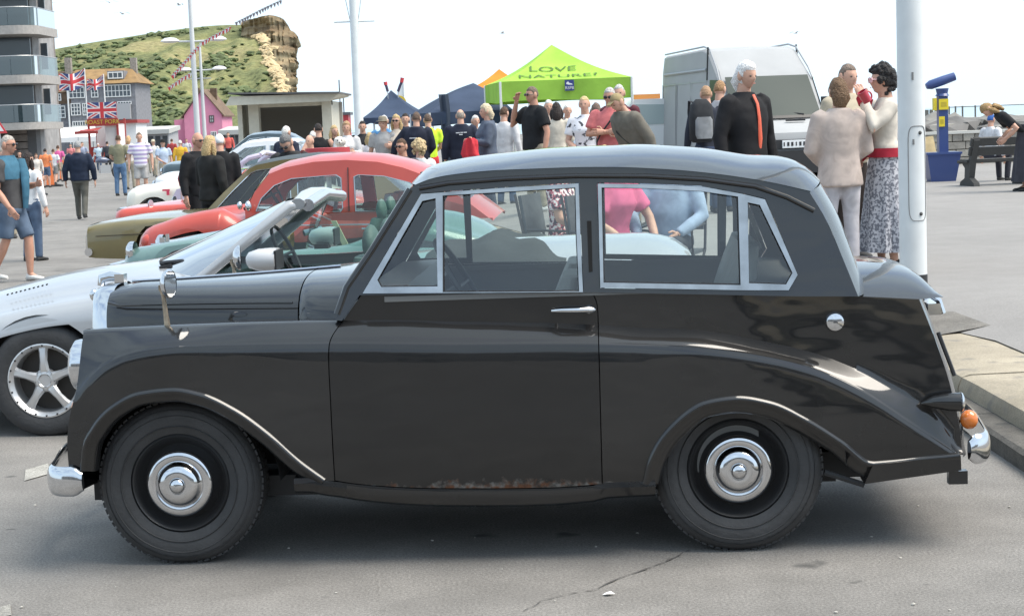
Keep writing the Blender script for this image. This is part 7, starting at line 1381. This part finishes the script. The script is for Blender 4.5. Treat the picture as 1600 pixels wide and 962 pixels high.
pe('fair-haired girl in dark clothes carrying the rucksack by the white van', 1103, 134, 23.6, PI + .2, (.03, .035, .05), (.05, .07, .12), (.40, .25, .15), 'short', female=True, z0=.32)
# larger figures, right
pe('white-haired man in black shirt and orange tie standing behind the black saloon', 1163, 102, 15.5, .65, (.016, .016, .018), BLK, (.80, .78, .76), 'bob', ('hang', 'hang'), z0=.31, fat=1.15, coat=.012, extra=('tie',), hpitch=.12, skinc=0, H=1.80)
pe('woman in pale beige cardigan and white trousers seen from behind', 1310, 123, 14.3, PI + .12, (.48, .40, .355), (.48, .46, .48), (.15, .09, .05), 'bob', ('front', 'front'), female=True, coat=.022, fat=1.16, z0=.31, hem=.455)
pe('man in beige jacket and dark brown trousers hidden behind the woman in the cardigan', 1323, 100, 15.6, .5, (.46, .40, .30), (.035, .027, .024), (.20, .15, .12), 'short', ('front', 'hang'), coat=.02, z0=.31)
pe('curly dark-haired woman in cream cardigan and grey patterned skirt, drinking', 1380, 104, 14.5, -PI / 2 + .1, (.58, .53, .46), (.4, .4, .42), (.028, .026, .026), 'curly', ('drink', 'front'), female=True, low='skirt', z0=.31, extra=('pinkglasses', ('trim', (.40, .03, .05))), hem=.57)
bpy.data.objects[[o.name for o in bpy.data.objects if o.get('label', '').startswith('curly dark-haired')][0]]
for c in list(COL.objects):
    if c.name.startswith('skirt') and c.parent and c.parent['label'].startswith('curly dark-haired'): c.data.materials[0] = speckle('grey_leaf_print', (.14, .145, .17), (.43, .43, .46), 44, .49)
# girl and woman on the bench
bd = 29.5
pe('girl with fair hair and blue cap sitting on the far side of the bench', 1548, 160, 30.3, PI - .9, (.62, .62, .64), (.04, .04, .05), (.05, .12, .34), 'cap', pose='sit', seat=.42, z0=.31, H=1.45, female=True, extra=('peak',))
pe('long-haired woman in black bending over behind the bench, cut by the right edge', 1603, 128, 26.5, -PI / 2 - .1, (.02, .02, .024), (.05, .05, .06), (.34, .22, .10), 'long', ('hold', 'hold'), pose='stand', z0=.31, H=1.70, lean=.95, hpitch=.3, female=True, low='skirt', sleeve='short')
# people seen through the saloon's windows, on the promenade
pe('seated man in pale blue striped shirt and dark trousers, seen through the rear side window', 1046, 233, 14.3, -.35, (.33, .41, .54), (.05, .055, .065), (.5, .5, .5), 'short', ('lap', 'knee'), 'sit', seat=.38, z0=.19, H=1.60, fat=1.35)
pe('seated woman in pink top leaning on her knee, seen through the rear side window', 950, 240, 14.0, .75, (.66, .14, .26), (.06, .06, .08), (.3, .2, .12), 'bob', ('knee', 'lap'), 'sit', seat=.40, z0=.19, H=1.56, female=True, sleeve='short', fat=1.2, lean=.2)
pe('seated woman in dark floral dress, seen through the door window', 872, 246, 14.6, 1.2, (.2, .05, .08), (.2, .05, .08), (.12, .08, .05), 'bob', ('lap', 'lap'), 'sit', seat=.40, z0=.19, H=1.5, female=True, low='skirt', sleeve='short', pat=speckle('floral_print', (.03, .03, .05), (.50, .06, .10), 30, .47, c3=(.75, .72, .70)))
for c in list(COL.objects):
    if c.name.startswith('skirt') and c.parent and c.parent['label'].startswith('seated woman in dark floral'): c.data.materials[0] = bpy.data.materials['floral_print']
# ------------------------------------------------------------------ small carried and standing things
b = at(512, 240, 28); o = thing('round_table', 'small round table with red cloth in front of the woman with the dog', 'table', (b.x, 28, .1)); zt_ = at(512, 231, 28).z - .1; MB().lathe([(.40, zt_ - .45), (.36, zt_ - .02), (.36, zt_), (0, zt_)], (0, 0, 0), (0, 0, 1), 24).build('tablecloth', mat('red_cloth', (.42, .05, .06), .7, bump=.4, bscale=6), o, 40); MB().tube([(0, 0, 0), (0, 0, zt_ - .02)], .04, 8).build('leg', STEEL, o)
b = at(533, 228, 29.5); o = thing('dog', 'small fluffy white dog with dark eyes held by the woman in white', 'dog', (b.x, 29.5, b.z - .12)); rd = random.Random(2); mb = MB(); FUR = mat('white_fur', (.70, .66, .60), .95, bump=.8, bscale=40, var=.15, vscale=15)
mb.tube([(0, .32, .0), (0, .15, .03), (0, -.02, .05), (0, -.09, .10), (0, -.12, .15)], [.07, .11, .11, .07, .06], 12); mb.ball((0, -.14, .20), (.085, .085, .08), 14); mb.ball((0, -.235, .18), (.035, .05, .03), 10)
for s_ in (1, -1): mb.ball((s_ * .075, -.12, .20), (.028, .04, .07), 8); mb.tube([(s_ * .06, -.02, 0), (s_ * .06, -.06, -.08), (s_ * .06, -.05, -.17)], [.04, .03, .022], 8); mb.tube([(s_ * .06, .26, 0), (s_ * .07, .20, -.08), (s_ * .07, .27, -.13), (s_ * .07, .25, -.2)], [.05, .035, .022, .022], 8)
mb.tube([(0, .34, .03), (0, .42, .12), (0, .38, .2)], [.03, .025, .012], 8); d_ = mb.build('body', FUR, o, 60); vox(d_, .012)
for p in ((-.032, -.218, .215), (.032, -.218, .215), (0, -.282, .185)): MB().ball(p, (.013, .01, .012), 8).build('eye' if p[0] else 'nose', BLACKPL, o)
# red coat over the arm of the blonde woman
b = at(735, 228, 26.6); mb = MB(); mb.loft([[(w_ * math.cos(a) * (1 + .2 * math.sin(3 * a + z * 9)) + .07 * (z < -.2), .06 * math.sin(a) * (1 + .3 * math.cos(5 * a)), z) for a in np.linspace(0, 6.283, 25)[:-1]] for z, w_ in ((.12, .05), (.08, .10), (0, .11), (-.12, .13), (-.25, .14), (-.34, .08))]); c_ = mb.build('red_coat', mat('red_fleece', (.52, .03, .045), .9, bump=.6, bscale=12), None, 60, label='bright red coat carried by the blonde woman in slate blue', category='coat'); c_.location = b
# red mug at the drinking woman's mouth
b = at(1351, 151, 14.2); mg = thing('mug', 'red mug held to the mouth of the curly-haired woman', 'mug', b, .3); MB().lathe([(0, -.05), (.038, -.05), (.042, .05), (.037, .05), (.034, -.042), (0, -.042)], (0, 0, 0), (-.55, 0, .83), 24).build('cup', mat('red_glaze', (.40, .02, .04), .3, coat=.5), mg); MB().tube([(.03 + .035 * math.sin(a), -.03 * 0, .04 * math.cos(a)) for a in np.linspace(0, 3.14, 9)], .007, 6).build('handle', mat('red_glaze', (.40, .02, .04), .3, coat=.5), mg)
# rucksack
b = at(1098, 190, 23.2); rk = thing('rucksack', 'black and grey rucksack on the back of the girl by the white van', 'rucksack', (b.x, 23.35, b.z - .28), .2); BG1 = cloth((.03, .032, .036)); MB().loft([[(w_ * math.copysign(abs(math.cos(a)) ** .6, math.cos(a)), d_ * math.copysign(abs(math.sin(a)) ** .6, math.sin(a)), z) for a in np.linspace(0, 6.283, 21)[:-1]] for z, w_, d_ in ((0, .12, .08), (.04, .16, .11), (.3, .165, .12), (.5, .14, .10), (.58, .07, .05))]).build('bag', BG1, rk, 60); MB().loft([[(w_ * math.copysign(abs(math.cos(a)) ** .6, math.cos(a)), -.10 + .05 * math.copysign(abs(math.sin(a)) ** .6, math.sin(a)), z) for a in np.linspace(0, 6.283, 21)[:-1]] for z, w_ in ((.05, .10), (.1, .12), (.3, .12), (.34, .09))]).build('pocket', cloth((.22, .23, .24)), rk, 60)
for s_ in (1, -1): MB().tube([(s_ * .09, .07, .54), (s_ * .10, .20, .56), (s_ * .10, .24, .40), (s_ * .12, .10, .08)], .02, 6, sq=.4).build('strap', BG1, rk)
# camp chairs under the seated visitors
CHM = mat('chair_frame', (.06, .06, .065), .5, .4); CHF = cloth((.10, .11, .12))
def chair(lab, px, D, z0, face, seat, grp='folding chairs of the seated visitors'):
    p = at(px, 300, D); o = thing('folding_chair', lab, 'chair', (p.x, D, z0), face, grp); s_ = seat - .06
    MB().box((0, -.02, s_), (.46, .44, .03)).build('seat', CHF, o, 10); MB().box((0, .24, s_ + .34), (.46, .03, .34), rx=-.15).build('backrest', CHF, o, 10)
    for sx in (1, -1): MB().tube([(sx * .24, -.24, 0), (sx * .24, .2, s_), (sx * .24, .30, s_ + .52)], .012, 6).build('back_leg', CHM, o); MB().tube([(sx * .24, .26, 0), (sx * .24, -.22, s_), (sx * .24, -.24, s_ + .2), (sx * .24, .2, s_ + .22)], .012, 6).build('front_leg', CHM, o)
chair('dark folding chair under the man in the striped shirt', 1046, 14.35, .19, -.35, .40); chair('dark folding chair under the woman in pink', 950, 14.05, .19, .75, .40); chair('dark folding chair under the woman in the floral dress', 872, 14.65, .19, 1.2, .40); chair('dark folding chair under the seated man in sunglasses', 628, 25.05, .15, -.5, .42); chair('dark folding chair under the curly blonde seated woman', 655, 25.5, .15, PI + .4, .42)
# red rolled parasol leaning by the cream car
a_, c_ = at(283, 281, 26), at(293, 238, 26); o = thing('rolled_parasol', 'dark red rolled parasol standing left of the bald man', 'parasol', (a_.x, 26, 0)); MB().tube([(-.05, 0, 0), (0, 0, a_.z - .05)], .015, 6).build('pole', STEEL, o); MB().tube([(0, 0, a_.z - .1), (.02, 0, a_.z), (c_.x - a_.x, 0, c_.z)], [.03, .075, .05], 10).build('canopy', mat('maroon_cloth', (.26, .035, .045), .6, bump=.4, bscale=14), o)
# unseen terrace, added behind the camera to darken the reflections in the paint
HB = thing('added_reflection_terrace', 'unseen terrace added behind the camera to darken reflections in the black saloon', 'building', (0, -30, 0)); MB().box((0, -4, 3.6), (70, 8, 7.2)).build('wall', mat('terrace_render', (.30, .28, .26), .8, var=.2, vscale=.3), HB, 0); MB().add([(-35.5, .4, 7.2), (35.5, .4, 7.2), (35.5, -4, 10), (-35.5, -4, 10)], [(0, 1, 2, 3)]).build('roof', mat('terrace_slate', (.12, .12, .13), .8), HB, 0)
for i in range(16):
    for z in (1.8, 5.0): MB().box((-33 + i * 4.4, .03, z), (1.4, .1, 1.7)).build('window', PANE, HB, 0)
# litter and stones on the tarmac
rl = random.Random(9)
for i in range(26):
    p = gnd(rl.uniform(20, 1580), rl.uniform(770, 958)); mb = MB(); lump(mb, (0, 0, 0), rl.uniform(.003, .009), rl); q = mb.build('pebble', mat('pale_grit', (.42, .40, .36), .9), None, 0, label='tiny pale stone chip lying loose on the tarmac', category='stone', group='loose stone chips on the tarmac'); q.location = (p.x, p.y, .003)
mb = MB(); mb.add([(-.02, 0, 0), (.0, -.012, .006), (.025, 0, .002), (.01, .014, .009), (-.008, .012, .004)], [(0, 1, 2, 3, 4)]); q = mb.build('paper_scrap', mat('paper', (.75, .75, .74), .8), None, 0, label='small white paper scrap on the tarmac below the rear wheel', category='litter'); q.location = (*gnd(950, 930).xy, .004)
# crack in the tarmac in front of the rear wheel
pp = [gnd(px, py) for px, py in ((820, 955), (850, 938), (890, 928), (930, 922), (965, 905), (1000, 893), (1030, 882), (1060, 868), (1085, 857))]; rc_ = random.Random(4); mb = MB(); L_ = []
for i, p in enumerate(pp[:-1]):
    for t in (0, .25, .5, .75): c = p.lerp(pp[i + 1], t); w_ = rc_.uniform(.0008, .0032); L_.append([(c.x + rc_.uniform(-.008, .008), c.y - w_, .0045), (c.x + rc_.uniform(-.008, .008), c.y + w_, .0045)])
mb.grid(L_); mb.build('tarmac_crack', mat('crack_dark', (.085, .08, .075), .95), smooth=0, kind='structure')
